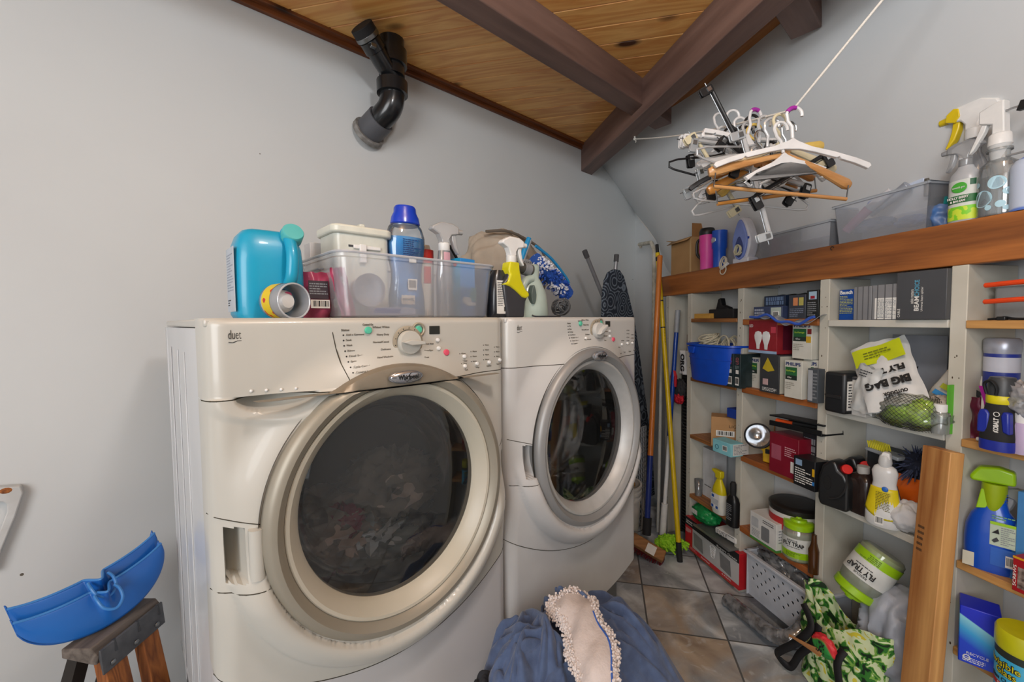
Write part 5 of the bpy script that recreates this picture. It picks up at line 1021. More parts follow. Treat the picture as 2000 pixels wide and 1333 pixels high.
r = spot('blue_tumbler', 'blue tumbler with a round silver emblem between the pink mug and the iron', 'tumbler', 1405, 500, .075, LEDGE); H = hz_(1405, 450, .075, LEDGE); body(r, [(.030, 0), (.032, H * .5), (.037, H * .55), (.037, H - .004), (0, H)], mat('#1450c0', .35, 0, '#1a5acc', 10), name='tumbler'); obj('emblem', G().ball((-.004, -.034, H * .74), .019, 20, (1, .22, 1)), mat('#b9c4cc', .25, .7), r)
# iron standing on its heel
r = thing('clothes_iron', 'white and pale blue clothes iron standing upright with its cord wound inside the handle', 'iron', SF, SF.px(1448, 500, .04)[0], .035, LEDGE, 8); H = hz_(1446, 425, .04, LEDGE)
def tear(w, h, z0=0, n=28):
    o = []
    for i in range(n):
        a_ = 2 * pi * i / n; s_ = sin(a_); o.append((w * cos(a_) * (1 - .42 * max(0, s_)) , z0 + h * (.5 + .5 * s_)))
    return o
obj('shell', G().prism(tear(.052, H), .0, .055), mat('#d9dbe4', .35, coat=.2), r, bevel=.012, bseg=4); obj('heel', G().box(-.046, .046, -.004, .065, 0, .03), mat('#d9dbe4', .35), r, bevel=.008)
obj('saddle', G().prism(tear(.040, H * .86, .018), -.010, .004), mat('#7f94d8', .4), r, bevel=.004); obj('handle_opening', G().prism(tear(.024, H * .45, .028), -.0125, -.006), mat('#3a4a86', .5), r, bevel=.002)
g = G(); coil(g, (.004, -.022, .062), .017, 5, .0032, 8, 80, 1.3, .006); obj('cord', g, mat('#d2cdb0', .6), r); panel('logo', r, .030, .048, H * .5, H * .55, -.0005, mat('#2a50b0', .5)) 
r = thing('cord_loop', 'loop of white cord hanging over the header board in front of the iron', 'cord', SF, SF.px(1418, 500, .0)[0], -.012, LEDGE)
g = G(); coil(g, (-.004, .0, .012), .022, 4, .0026, 4, 78, 1.3, .006); g.tube(smoothpath([(-.01, .0, .02), (.018, -.004, -.012), (.022, -.006, -.03), (.006, -.006, -.045), (-.014, -.006, -.04), (-.016, -.006, -.022), (.0, -.005, -.010), (.02, .0, .0)], 6), .0026, 7); obj('cord', g, mat('#d6cdb8', .7), r); obj('plug', G().tube([(-.008, -.006, -.018), (.030, -.002, .004)], [.006, .0075], 10), WHT, r)
# clear bins
def clearbin(name, label, x0, x1, yt, w_, dep, h, tint):
    t0, t1 = rng(x0, x1, 440, w_); W = t1 - t0; r = thing(name, label, 'bin', SF, t0, w_, LEDGE + .001)
    g = G(); b = (.012, W - .012, .010, dep - .010); t = (0, W, 0, dep)
    g.frustum(b, t, 0, h); g.f = g.f[:1] + g.f[2:]
    obj('bin', g, tint, r, solid=.002, smooth=0); 
    obj('rim', G().box(-.006, W + .006, -.006, .002, h - .008, h).box(-.006, W + .006, dep - .002, dep + .006, h - .008, h).box(-.006, .002, -.006, dep + .006, h - .008, h).box(W - .002, W + .006, -.006, dep + .006, h - .008, h), clear('#dfe6ee', .35, .15), r, bevel=.002); return r, W
BIN = clear('#f4f8ff', .76, .08, .06)
r, W = clearbin('storage_bin', 'clear plastic bin of pink packages behind the hanging clothes hangers', 1482, 1622, 420, .05, .12, .105, BIN); T0 = SF.px(1482, 440, .05)[0]
for k, (x, z, lb, c, rz, ry) in enumerate(((.05, .01, 'pink and white packet at the left of the clear bin behind the hangers', '#d86a9c', 0, 15), (.13, .012, 'mauve blister packet in the middle of the clear bin behind the hangers', '#a86a94', 0, -22))):
    q = thing('packet', lb, 'packet', SF, T0 + x, .085, LEDGE + z, rz, None, 0, ry); sack(q, .055, .085, .02, mat(c, .4, .1), k + 2)
q = thing('grey_pouch', 'crumpled grey pouch in the left of the clear bin behind the hangers', 'bag', SF, T0 + .045, .125, LEDGE + .035); lump('pouch', '', '', None, 0, 0, 0, (.05, .025, .032), mat('#6d7a86', .5, 0, '#8a97a4', 14, .2), 4, .3, 2, parent=q)
r, W = clearbin('storage_bin', 'long clear plastic bin holding tubes and bags left of the spray bottles', 1630, 1812, 370, .04, .125, .145, BIN); T0 = SF.px(1630, 400, .04)[0]
def lying(name, label, cat, pts, rads, mats, w_):
    P_ = []
    for (x, y), ww in zip(pts, w_): a_, z_ = SF.px(x, y, ww); P_.append(SF.P(a_, ww, z_))
    r = bpy.data.objects.new(name, None); COL.objects.link(r); r.location = P_[0]; tag(r, label, cat)
    for i in range(len(P_) - 1): obj(('body', 'neck', 'cap', 'tip')[i], G().tube([P_[i] - P_[0], P_[i + 1] - P_[0]], [rads[i][0], rads[i][1]], 20), mats[i], r, bevel=.002)
    return r
lying('lotion_bottle', 'pink and white bottle leaning diagonally in the long clear bin', 'bottle', [(1652, 452), (1697, 408), (1742, 372)], [(.014, .016), (.015, .013)], [mat('#c08098', .35, 0, '#cf94aa', 30), mat('#d6d6da', .3)], [.06, .075, .09])
lying('tube', 'silver tube with a pink logo leaning at the back of the long clear bin', 'tube', [(1700, 420), (1775, 362)], [(.010, .018)], [mat('#a9b0bc', .3, .3)], [.10, .12])
for k, (x, y, c, sz, lb) in enumerate(((1700, 440, '#53627e', (.075, .028, .022), 'dark blue-grey crumpled bag low in the long clear bin'), (1780, 432, '#5f86c4', (.045, .028, .018), 'blue packet at the right bottom of the long clear bin'))):
    a_, z_ = SF.px(x, y, .10); q = thing('bag', lb, 'bag', SF, a_, .10, max(z_, LEDGE + .025)); lump('pouch', '', '', None, 0, 0, 0, sz, mat(c, .4, 0, '#8794ac', 12, .2), 30 + k, .3, 2, parent=q)
r = lying('long_blue_box', 'long narrow blue and white box leaning up behind the clear bins', 'box', [(1700, 402), (1812, 350)], [(.016, .016)], [mat('#1f55b8', .4, 0, '#c3cfe2', 9, 0, (1, 1, 1), 0, 1, None, (.5, .52))], [.150, .150])
r = thing('scraper', 'dark putty knife blade sticking up behind the clear bin', 'scraper', SF, SF.px(1812, 345, .14)[0], .14, SF.px(1812, 352, .14)[1]); obj('blade', G().prism([(-.010, 0), (.010, 0), (.024, .040), (.020, .042), (-.024, .032)], 0, .002), mat('#4a4540', .45, .5), r); obj('handle', G().tube([(0, 0, .005), (0, 0, -.05)], .008, 10), mat('#5a554c', .6), r)
r = spot('glue_bottle', 'small clear bottle with a teal cap behind the right end of the bins', 'bottle', 1838, 400, .115, LEDGE); body(r, [(.022, 0), (.022, .07), (0, .071)], clear('#b9c8cc', .4)); H = .105; body(r, [(.015, .07), (.016, .10), (.014, .105), (0, .106)], mat('#1c8c8c', .4), name='cap')
r = spot('blue_pouch', 'dark blue pouch behind the right end of the long clear bin', 'pouch', 1832, 420, .08, LEDGE); sack(r, .06, .075, .03, mat('#3d6fb0', .4, 0, '#56647a', 12), 9)
# spray bottles
r = spot('spray_bottle', 'frosted spray bottle with a white and green label on the ledge', 'spray bottle', 1884, 380, .045, LEDGE, rz=0); Hs = hz_(1884, 330, .045, LEDGE)
FR = clear('#c3c6ca', .25, .25); wv_ = rng(1855, 1914, 380, .045); k = (wv_[1] - wv_[0]) / 2
body(r, [(k * .95, 0), (k, .004), (k, Hs * .80), (k * .9, Hs * .9), (k * .55, Hs), (k * .5, Hs * 1.04), (0, Hs * 1.041)], mat('#b3b6ba', .3, 0, '#a6aaae', 8), 1, .7)
def wrap(r, R, sy, z0, z1, a0, a1, m, name='label'):
    return obj(name, G().grid(lambda a_, b_: Vector((R * cos(radians(a0 + (a1 - a0) * a_)), R * sy * sin(radians(a0 + (a1 - a0) * a_)), z0 + (z1 - z0) * b_)), 20, 1), m, r)
wrap(r, k * 1.01, .7, .008, Hs * .78, -165, -15, mat('#d3d8d2', .5)); wrap(r, k * 1.02, .7, Hs * .36, Hs * .50, -165, -15, mat('#1f6a34', .5), 'green_band'); wrap(r, k * 1.02, .7, .008, Hs * .30, -165, -15, mat('#7fd028', .5, 0, '#c8e03c', 60, 0, (1, 1, 1), 0, 1, None, (.48, .52)), 'dotted_band')
obj('oval_logo', G().ball((.002, -k * .71, Hs * .64), .018, 20, (1, .1, .82)), mat('#4cae3c', .5), r); text('seventh gen', r, (.002, -k * .71 - .003, Hs * .64), .008, PAPER, width=.028); text('HOLLY BERRY', r, (.0, -k * .74, Hs * .455), .009, PAPER, width=k * 1.4, bold=.0003); text('& BALSAM', r, (.0, -k * .74, Hs * .395), .008, PAPER, width=k * 1.0, bold=.0003); wrap(r, k * 1.02, .7, Hs * .66, Hs * .77, -50, -25, mat('#1c5c3c', .5), 'corner_mark')
CLR = clear('#dfe1e4', .55, .15); sprayer(r, Hs * 1.04, 1.0, CLR, CLR, -1, CLR)
r = spot('spray_bottle', 'spray bottle with a bright yellow trigger and nozzle behind the label bottle', 'spray bottle', 1900, 380, .10, LEDGE); Hs2 = hz_(1900, 262, .10, LEDGE) - .012
body(r, [(.034, 0), (.036, .005), (.036, Hs2 * .55), (.030, Hs2 * .68), (.015, Hs2 * .82), (.013, Hs2), (0, Hs2 + .001)], clear('#d8dade', .55, .1), 1, .75); sprayer(r, Hs2 - .004, 1.5, WHT, mat('#e0c41c', .35, coat=.3), -1, WHT, nozzle=mat('#e0c41c', .35, coat=.3))
obj('cheek_plate', G().prism([(-.052, .058), (-.050, .076), (-.036, .086), (-.026, .082), (-.022, .062), (-.032, .050)], -.0155, .0155, TR(0, 0, Hs2 - .004) @ Matrix.Scale(1.2, 4)), mat('#e0c41c', .35, coat=.3), r, bevel=.002)
r = spot('spray_bottle', 'clear bottle printed with pale blue bubbles and topped by a white sprayer', 'spray bottle', 1949, 380, .035, LEDGE); Hs3 = hz_(1949, 318, .035, LEDGE); wv_ = rng(1909, 1989, 370, .035); k = (wv_[1] - wv_[0]) / 2 * .97
GL = clear('#e6ecee', .72, .05, .3); obj('bottle', G().shell([(k * .6, .002), (k * .96, .002), (k, .008), (k, Hs3 * .85), (k * .93, Hs3 * .96), (k * .52, Hs3 * 1.05), (k * .50, Hs3 * 1.32)], 40, sy=.75), GL, r)
obj('liquid', G().lathe([(0, .006), (k * .94, .006), (k * .95, Hs3 * .74), (0, Hs3 * .745)], 36, sy=.74), clear('#cfdde4', .7, .1), r); obj('neck_ring', G().lathe([(k * .54, Hs3 * 1.2), (k * .62, Hs3 * 1.2), (k * .62, Hs3 * 1.24), (k * .54, Hs3 * 1.24)], 32), GL, r)
rr = random.Random(11)
for x, z, R in ((-.016, .34, .022), (.012, .60, .017), (.020, .20, .009), (-.002, .16, .007), (.032, .42, .009), (.030, .12, .006), (-.03, .62, .007)):
    g = G(); n = 24; vs = []
    for i in range(n): px_ = x + R * cos(2 * pi * i / n); pz_ = Hs3 * z + R * sin(2 * pi * i / n); yy = -.75 * sqrt(max(0, (k * 1.015) ** 2 - px_ * px_)) - .0004; vs.append((px_, yy, pz_))
    obj('bubble_print', g.add(vs, [tuple(range(n))]), mat('#b4dbea', .5), r, smooth=0)
body(r, [(.021, Hs3 * 1.30), (.023, Hs3 * 1.31), (.021, Hs3 * 1.50), (.017, Hs3 * 1.53), (0, Hs3 * 1.53)], WHT, name='cap', pw=2.0); zc = Hs3 * 1.50
obj('spray_head', G().prism([(-.012, zc), (-.012, zc + .030), (-.040, zc + .042), (-.040, zc + .075), (-.005, zc + .086), (.010, zc + .086), (.014, zc)], -.012, .012), WHT, r, bevel=.003); obj('trigger', G().prism([(-.034, zc + .045), (-.022, zc + .045), (-.030, zc + .018), (-.052, zc - .022), (-.062, zc - .030), (-.058, zc - .018), (-.046, zc + .012)], -.007, .007), WHT, r, bevel=.002)
obj('dip_tube', G().tube([(0, 0, .01), (0, 0, zc)], .003, 8), clear('#ffffff', .3), r)
r = spot('pump_bottle', 'blue bottle with a bent wire spout and black nozzle at the right edge', 'bottle', 2012, 380, .03, LEDGE); body(r, [(.034, 0), (.035, .11), (.028, .125), (.012, .135), (.011, .15), (0, .151)], mat('#bcc8dc', .4, 0, '#5a7ac8', 14, 0, (.2, .2, 1), 0, 1, None, (.5, .53)))
a1 = SF.px(1958, 300, .03); rx_ = SF.px(2012, 380, .03)[0]; zz = SF.px(1966, 216, .03)[1] - LEDGE
obj('spout', G().tube(smoothpath([(0, 0, .15), (a1[0] - rx_ + .010, 0, .152), (a1[0] - rx_ + .002, 0, .16), (a1[0] - rx_, 0, zz - .01), (a1[0] - rx_ + .008, 0, zz), (SF.px(1990, 213, .03)[0] - rx_, 0, zz)], 6), .0028, 8), mat('#b9bbbe', .3, .6), r)
obj('nozzle', G().prism([(0, 0), (.004, .012), (.030, .004), (.030, -.014), (-.004, -.012)], -.008, .008, TR(SF.px(1992, 213, .03)[0] - rx_, 0, zz)), BLK, r, bevel=.002)
r = thing('small_hooks', 'small dark screw hook under the clear bins on the header board', 'hook', SF, SF.px(1628, 480, -.0)[0], -.002, LEDGE - .012); obj('hook', G().tube([(.0 + .006 * cos(q), -.004, .006 * sin(q)) for q in [pi * k / 8 for k in range(13)]], .0012, 6), INK, r)

# ================================================================ CLOTHESLINE AND HANGERS
CORD = mat('#e2ded6', .8, 0, '#cfcac0', 300)
A_ = Vector((.681, 2.359, .985 + EYE)); P_ = Vector((.816, 1.25, .600 + EYE)); Q_ = P_ + (Vector((.971, 1.10, .836 + EYE)) - P_) * 2.40
rope_pts = [A_ + Vector((.0, 0, .018)), A_] + [A_.lerp(P_, q / 12) + Vector((0, 0, -.02 * sin(pi * q / 12))) for q in range(1, 13)] + [P_.lerp(Q_, q / 6) for q in range(1, 7)]
g = G().tube(rope_pts, .0032, 8); g.ball(tuple(A_), .009, 12, (1, 1, .8)); g.tube([A_, A_ + Vector((.004, -.01, -.014)), A_ + Vector((.0, -.014, -.024))], .0022, 6); g.tube([A_, A_ + Vector((-.004, 0, .02)), A_ + Vector((-.002, 0, .034))], [.004, .002, .001], 6)
o = obj('clothesline', g, CORD); tag(o, 'white cord clothesline from the long beam to the top right holding the hangers', 'clothesline')
SKIN = {'white': mat('#dedede', .35, coat=.2), 'black': mat('#1b1b1d', .4), 'clear': clear('#f6f8fa', .34, .1, .25), 'wood': wood('#c9975f', '#a8733d', 12, 0, .4, False, 8, .3), 'honey': wood('#c98a3c', '#9c6224', 12, 0, .4, False, 8, .3), 'cream': mat('#d9cfae', .4, coat=.2), 'yellow': mat('#d8b65a', .4)}
def hanger(kind, label, Z, roll=0, yaw=0, skin='clear', w=.20, bar=False, dx=0, dz=0, hookm=None, clips=None, wire=None):
    q = (Z - 1.25) / (2.359 - 1.25); pt = P_.lerp(A_, q) if q >= 0 else P_.lerp(Q_, -q * .6)
    r = bpy.data.objects.new('clothes_hanger' if kind != 'skirt' else 'skirt_hanger', None); COL.objects.link(r)
    r.matrix_world = Matrix.Translation(pt + Vector((dx, 0, dz - .008 + (.006 if q > 0 else 0)))) @ Matrix.Rotation(radians(yaw), 4, 'Z') @ Matrix.Rotation(radians(roll), 4, 'Y'); tag(r, label, 'hanger', 'hangers bunched on the clothesline')
    m_ = SKIN[skin]; hm = hookm or (CHROME if skin in ('wood', 'honey') else (SKIN['white'] if skin == 'clear' and kind == 'skirt' else m_))
    hr = .0028 if hm is CHROME else .0045
    hk = [(.019 * cos(radians(a_)), 0, -.012 + .019 * sin(radians(a_))) for a_ in range(-20, 200, 20)]
    obj('hook', G().tube([(.021 * cos(radians(a_)) , 0, -.013 + .021 * sin(radians(a_)) ) for a_ in range(-10, 181, 18)] + [(-.016, 0, -.03), (-.004, 0, -.045), (0, 0, -.078)], hr, 8), hm, r)
    zc = -.082
    if kind == 'suit':       # broad contoured shoulders
        g = G(); top = []; n = 16
        for s_ in (-1, 1):
            pts = [(s_ * w * u_, 0, zc - .018 - .052 * u_ ** 1.25 + .012 * (1 - u_) ** 2) for u_ in [i / n for i in range(n + 1)]]
            g.tube([(x, .018 * abs(x / w) ** 2, z) for x, y, z in pts], [.0075 + .010 * (i / n) ** 1.5 if i < n else .012 for i in range(n + 1)], 10, flat=.75, up0=(0, 1, 0))
        g.box(-.012, .012, -.005, .005, zc - .022, zc + .006); obj('shoulders', g, m_, r, bevel=.001)
        if bar:
            zb = zc - .115; obj('trouser_bar', G().tube([(-w * .93, 0, zb), (w * .93, 0, zb)], .0055, 12), m_, r)
            obj('bar_wire', G().tube([(-w * .93, .004, zb + .008), (w * .93, .004, zb + .006)], .0012, 6).tube([(w * .93, 0, zb), (w * .93, 0, zb + .04)], .002, 6).tube([(-w * .93, 0, zb), (-w * .93, 0, zb + .04)], .002, 6), STEEL, r)
    elif kind == 'tube':     # thin plastic hanger with a straight lower bar
        pts = [(0, 0, zc)] + [(w * u_, 0, zc - .008 - .062 * u_) for u_ in (.2, .5, .85)] + [(w, 0, zc - .078), (w * .97, 0, zc - .094), (w * .85, 0, zc - .098)]
        full = [(-x, y, z) for x, y, z in reversed(pts)] + pts[1:]
        obj('shoulders', G().tube(full + [(0, 0, zc - .098)], .0045, 8, True, flat=.8), m_, r)
    elif kind == 'plastic':  # flat moulded shirt hanger with notches
        out = [(0, .004), (.012, -.004), (.05, -.020), (.11, -.034), (.17, -.052), (w, -.066), (w + .004, -.074), (w - .004, -.082), (w - .012, -.078), (.165, -.066), (.13, -.055), (.125, -.048), (.118, -.052), (.06, -.036), (.02, -.028)]
        o2 = [(x * w / .2, z + zc) for x, z in out]; full = o2 + [(-x, z) for x, z in reversed(o2)][:-1]
        obj('shoulders', G().prism(full, -.006, .006), m_, r, bevel=.0015)
    else:                    # bar with two clips
        obj('bar', G().tube([(-w * .8, 0, zc - .004), (w * .8, 0, zc - .004)], .0065, 10).tube([(0, 0, zc + .01), (-.03, 0, zc - .004)], .004, 6).tube([(0, 0, zc + .01), (.03, 0, zc - .004)], .004, 6), m_, r)
        obj('rail', G().tube([(-w, 0, zc - .014), (w, 0, zc - .014)], .0014, 6), STEEL, r)
        cm, pm = clips or (SKIN['clear'], STEEL)
        for s_ in (-1, 1):
            cx_ = s_ * w * .86; k_ = obj('clip', G().prism(rrect(.026, .046, .005, 4, cx_ - .013, zc - .046), -.008, -.004).prism(rrect(.026, .046, .005, 4, cx_ - .013, zc - .046), .004, .008), cm, r, bevel=.001)
            obj('spring', G().box(cx_ - .007, cx_ + .007, -.011, .011, zc - .022, zc - .008), pm, k_)
    return r
H_ = hanger
BKC = (SKIN['black'], CHROME); WHC = (SKIN['white'], STEEL); CLC = (clear('#dce2e6', .3, .1, .5), STEEL)
H_('plastic', 'broad white plastic shirt hanger at the very front of the bunch', 1.235, 3, -6, 'white', .205)
H_('suit', 'light wooden suit hanger with a wooden trouser bar at the front of the bunch', 1.262, 7, -3, 'wood', .205, True, dz=-.038)
H_('plastic', 'white plastic hanger hooked low under the wooden one at the front', 1.25, -8, 8, 'white', .155, dx=-.035, dz=-.035)
H_('suit', 'cream contoured hanger just behind the front white hanger', 1.30, -2, 5, 'cream', .19, dz=-.012)
H_('suit', 'honey-coloured wooden hanger hanging lowest with its bar tilted', 1.34, -9, 10, 'honey', .19, True, dx=-.03, dz=-.055)
H_('plastic', 'clear plastic shirt hanger directly behind the light wooden hanger', 1.33, 10, -8, 'clear', .19, dz=-.02)
H_('tube', 'thin clear hanger tilted down to the right behind the wooden hanger', 1.36, 16, 6, 'clear', .19, dz=-.01)
H_('plastic', 'white plastic hanger with its left arm raised beside the black arm', 1.40, 24, 10, 'white', .17, dz=.015)
H_('suit', 'yellowed plastic hanger with its left arm drooping at the bunch middle', 1.42, -24, -10, 'yellow', .17, dz=-.03)
H_('plastic', 'black plastic hanger stretching left across the clear clip hangers', 1.45, -8, -12, 'black', .20, dz=-.035)
H_('skirt', 'clear skirt hanger with black clips in the middle of the bunch', 1.38, 34, 8, 'black', .17, clips=BKC, dx=.04, dz=-.09)
H_('skirt', 'black clip hanger standing up above the bunch with one arm raised', 1.47, 62, 0, 'black', .19, clips=BKC, dx=.045, dz=.0)
H_('skirt', 'clear skirt hanger with steel clips drooping at the lower left', 1.55, -16, 14, 'clear', .17, clips=CLC, dz=-.05)
H_('skirt', 'white clip hanger with size letters at the upper left of the bunch', 1.52, 6, -6, 'white', .17, clips=WHC, dz=.03)
H_('skirt', 'second white clip hanger at the upper left, behind the first', 1.60, 2, 6, 'white', .16, clips=WHC, dz=.03)
H_('skirt', 'clear skirt hanger level with the cord at the left of the bunch', 1.48, 8, 0, 'clear', .17, clips=CLC, dz=.0)
H_('skirt', 'clear skirt hanger with black clips at the far left of the bunch', 1.58, -8, 12, 'clear', .17, clips=BKC, dz=-.02)
H_('tube', 'clear tubular hanger poking out lowest at the far left', 1.56, -22, 4, 'clear', .18, dz=-.06)
H_('tube', 'white tubular hanger behind the clear ones at the left', 1.50, -12, -10, 'white', .18, dz=-.05)
H_('skirt', 'long clear clip hanger dangling lowest of the bunch towards the header board', 1.32, 74, 0, 'clear', .185, clips=CLC, dx=.03, dz=-.19)
H_('plastic', 'clear moulded hanger behind the yellowed one', 1.44, 4, 12, 'clear', .19, dz=-.02)
H_('tube', 'thin black hanger at the centre back of the bunch', 1.53, 18, -6, 'black', .17, dz=-.03)
H_('suit', 'dark brown wooden hanger deep inside the bunch', 1.37, 4, 14, 'honey', .16, False, dz=-.05)
H_('skirt', 'whitish clip hanger hanging down at the lower left over the cardboard box', 1.50, 56, 6, 'cream', .17, clips=(SKIN['cream'], STEEL), dx=-.0, dz=-.13)
H_('skirt', 'clear skirt hanger slanting down at the left edge under the far black clips', 1.62, -20, -8, 'clear', .17, clips=CLC, dz=-.10)
H_('skirt', 'clear skirt hanger low in the left half with black and steel clips', 1.42, -14, -12, 'clear', .18, clips=BKC, dz=-.10)
H_('skirt', 'black clip hanger slanting across the lower middle of the bunch', 1.30, -30, 4, 'black', .15, clips=BKC, dx=-.01, dz=-.11)
H_('tube', 'clear tubular hanger hanging under the wooden trouser bar', 1.39, 8, -6, 'clear', .18, dz=-.10)
H_('skirt', 'clear skirt hanger showing its steel clip under the right of the bunch', 1.33, 14, 6, 'clear', .14, clips=BKC, dx=.02, dz=-.10)
H_('tube', 'white tubular hanger low at the left above the cardboard box', 1.56, -14, 6, 'white', .17, dz=-.12)
H_('plastic', 'frosted plastic hanger low in the middle of the bunch', 1.46, -4, 0, 'clear', .18, dz=-.09)
for o in bpy.data.objects:
    if o.get('label') in ('broad white plastic shirt hanger at the very front of the bunch', 'white plastic hanger with its left arm raised beside the black arm'): obj('size_ring', G().tube([(.021 * cos(radians(a_)), 0, -.013 + .021 * sin(radians(a_))) for a_ in range(80, 170, 15)], .0062, 10), mat('#a0289c', .4), o)

# ================================================================ ON TOP OF THE APPLIANCES
TOPZ = .0102
def mt(name, label, cat, s, v, z=TOPZ, rz=0, group=None, rx=0, ry=0): return thing(name, label, cat, MF, s, v, z, rz, group, rx, ry)
JUG = mat('#1796bc', .35, 0, '#149fc4', 5, coat=.2)
s0, s1 = MF.px(463, 600, .17)[0], MF.px(603, 600, .17)[0]; W = s1 - s0; H = MF.px(540, 448, .17)[1] - TOPZ
r = mt('detergent_jug', 'big turquoise detergent jug with a pale cap at the left end of the washer top', 'jug', s0, .17)
dp = .105
g = G(); nn = 40; prof = [(0, .92), (.01, 1.0), (H * .30, 1.0), (H * .62, .99), (H * .80, .95), (H * .92, .84), (H * .98, .70), (H, .55)]
vs = []
for z, k in prof:
    for i in range(nn):
        a_ = 2 * pi * i / nn; ca, sa = cos(a_), sin(a_); q = (abs(ca) ** 4 + abs(sa) ** 4) ** -.25
        x = W * .5 + ca * q * W * .5 * k + (0 if z < H * .7 else -.0); y = dp * .5 + sa * q * dp * .5 * (k if z > H * .9 else 1)
        vs.append((x, y, z))
g.add(vs, [(i * nn + k, i * nn + (k + 1) % nn, (i + 1) * nn + (k + 1) % nn, (i + 1) * nn + k) for i in range(len(prof) - 1) for k in range(nn)] + [tuple(range(nn - 1, -1, -1)), tuple(range(7 * nn, 8 * nn))])
obj('jug', g, JUG, r, smooth=50)
obj('handle', G().tube(smoothpath([(W * .74, -.002, H * .90), (W * .74, -.020, H * .72), (W * .72, -.020, H * .48), (W * .71, -.002, H * .38)], 6), .0125, 14), JUG, r)
obj('cap', G().lathe([(.0, 0), (.021, 0), (.0225, .003), (.022, .022), (.020, .025), (0, .0255)], 32, M=TR(W * .79, .012, H * .93) @ RX(62)), mat('#52b8b8', .4), r)
obj('neck', G().lathe([(.0, 0), (.024, 0), (.023, .012), (0, .012)], 24, M=TR(W * .79, .018, H * .93) @ RX(62)), JUG, r)
o = obj('back_label', G().box(-.0012, 0, dp * .12, dp * .85, H * .08, H * .78), mat('#b9c2cc', .5), r); M_ = TR(-.0013, dp, 0) @ RZ(-90)
printing(r, dp * .2, dp * .8, H * .3, H * .72, 0, 14, mat('#8a93a4', .6), 3, M=M_); printing(r, dp * .2, dp * .5, H * .14, H * .22, 0, 3, INK, 3, M=M_)
# scoop container lying on its side
r = mt('scoop_cap', 'round clear dispenser cup with a yellow band lying on its side before the jug', 'cup', MF.px(568, 590, .11)[0], .115, TOPZ + .036, 20); M_ = RX(90)
obj('cup', G().shell([(.034, -.05), (.036, -.04), (.037, .012), (.035, .014)], 40, M=M_), clear('#f2f6fc', .60, .12, .05), r, solid=.0016); obj('yellow_band', G().shell([(.0375, -.038), (.0378, -.012)], 40, M=M_), mat('#d8bc20', .5, 0, '#c03020', 60, 0, (1, 1, 1), 0, 1, None, (.6, .62)), r)
obj('white_spout', G().lathe([(0, -.046), (.026, -.046), (.024, -.02), (.014, -.006), (0, -.004)], 24, M=M_), WHT, r); obj('pink_dot', G().ball((.004, .012, .014), .009, 14, (1, .4, .7)), mat('#d0587c', .5), r); obj('rim', G().tube([(.036 * cos(q), -.014, .036 * sin(q)) for q in [2 * pi * k / 36 for k in range(36)]], .0018, 6, True), clear('#f0f4fa', .2, .1), r)
# pink refill packs
PK = mat('#a83a5c', .35, 0, '#b24a6a', 14)
r = mt('refill_pouch', 'crimson refill pouch with a barcode label between the jug and the clear bin', 'pouch', MF.px(622, 590, .20)[0], .20); W = .075; H = MF.px(622, 533, .20)[1] - TOPZ
sack(r, W, H, .05, PK, 4); panel('dark_label', r, -.03, .014, H * .42, H * .80, -.0275, mat('#3c3038', .6)); barcode(r, -.026, .016, H * .22, H * .40, -.028, 8); printing(r, -.028, .012, H * .5, H * .76, -.0285, 5, GRY, 2)
r = mt('sachet', 'crimson sachet with white lettering lying inside the left end of the bin', 'sachet', .30, .145, TOPZ + .004, 0, None, 0, -12); sack(r, .035, .115, .012, PK, 7); text('wipes', r, (0, -.009, .06), .012, PAPER, (90, -90, 0), .07)
r, W_ = mt('white_carton', 'grey and white carton behind the crimson pouch', 'box', MF.px(606, 500, .34)[0], .34), .07; H = MF.px(615, 474, .34)[1] - TOPZ; obj('carton', G().box(0, W_, 0, .05, 0, H), mat('#c3c0c0', .6), r, bevel=.002); panel('blue_mark', r, W_ * .45, W_, H * .80, H * .88, 0, mat('#2a5aa0', .5))
# the big translucent bin
BX0, BX1, BV, BD, BH = .262, .722, .10, .30, .150
r = mt('storage_bin', 'large frosted plastic bin full of supplies on top of the washer', 'bin', BX0, BV); W = BX1 - BX0
FROST = clear('#eef2fa', .66, .22, .12); g = G(); nn = 48
def rr_(w, d, rad, z, n=6): return [Vector((x, y, z)) for x, y in rrect(w, d, rad, n)]
rings = []
for z, ins in ((.002, .016), (.006, .012), (BH - .012, .002), (BH - .010, -.002), (BH, -.003), (BH, .003)):
    rings.append([Vector((p.x + ins, p.y + ins, z)) for p in rr_(W - 2 * ins, BD - 2 * ins, .035, z)])
n_ = len(rings[0]); g.add([p for R in rings for p in R], [(i * n_ + k, i * n_ + (k + 1) % n_, (i + 1) * n_ + (k + 1) % n_, (i + 1) * n_ + k) for i in range(len(rings) - 1) for k in range(n_)] + [tuple(range(n_ - 1, -1, -1))])
obj('bin', g, FROST, r, smooth=40)
obj('rim', G().tube([Vector((p.x - .003, p.y - .003, BH)) for p in rr_(W + .006, BD + .006, .037, 0)], .0035, 6, True), clear('#eef2fa', .25, .15), r)
obj('end_handle', G().box(-.012, .0, .09, .21, BH - .035, BH - .030), FROST, r, bevel=.002)
IN = TOPZ + .004
r = mt('flour_canister', 'white enamel canister with an overhanging lid at the left of the frosted bin', 'canister', .300, .215, IN); W = .145; H = .213
obj('canister', G().prism(rrect(W, .12, .02), 0, H, Matrix(((1, 0, 0, 0), (0, 0, 1, 0), (0, 1, 0, 0), (0, 0, 0, 1)))), mat('#d3d6cc', .35, coat=.2), r, bevel=.003)
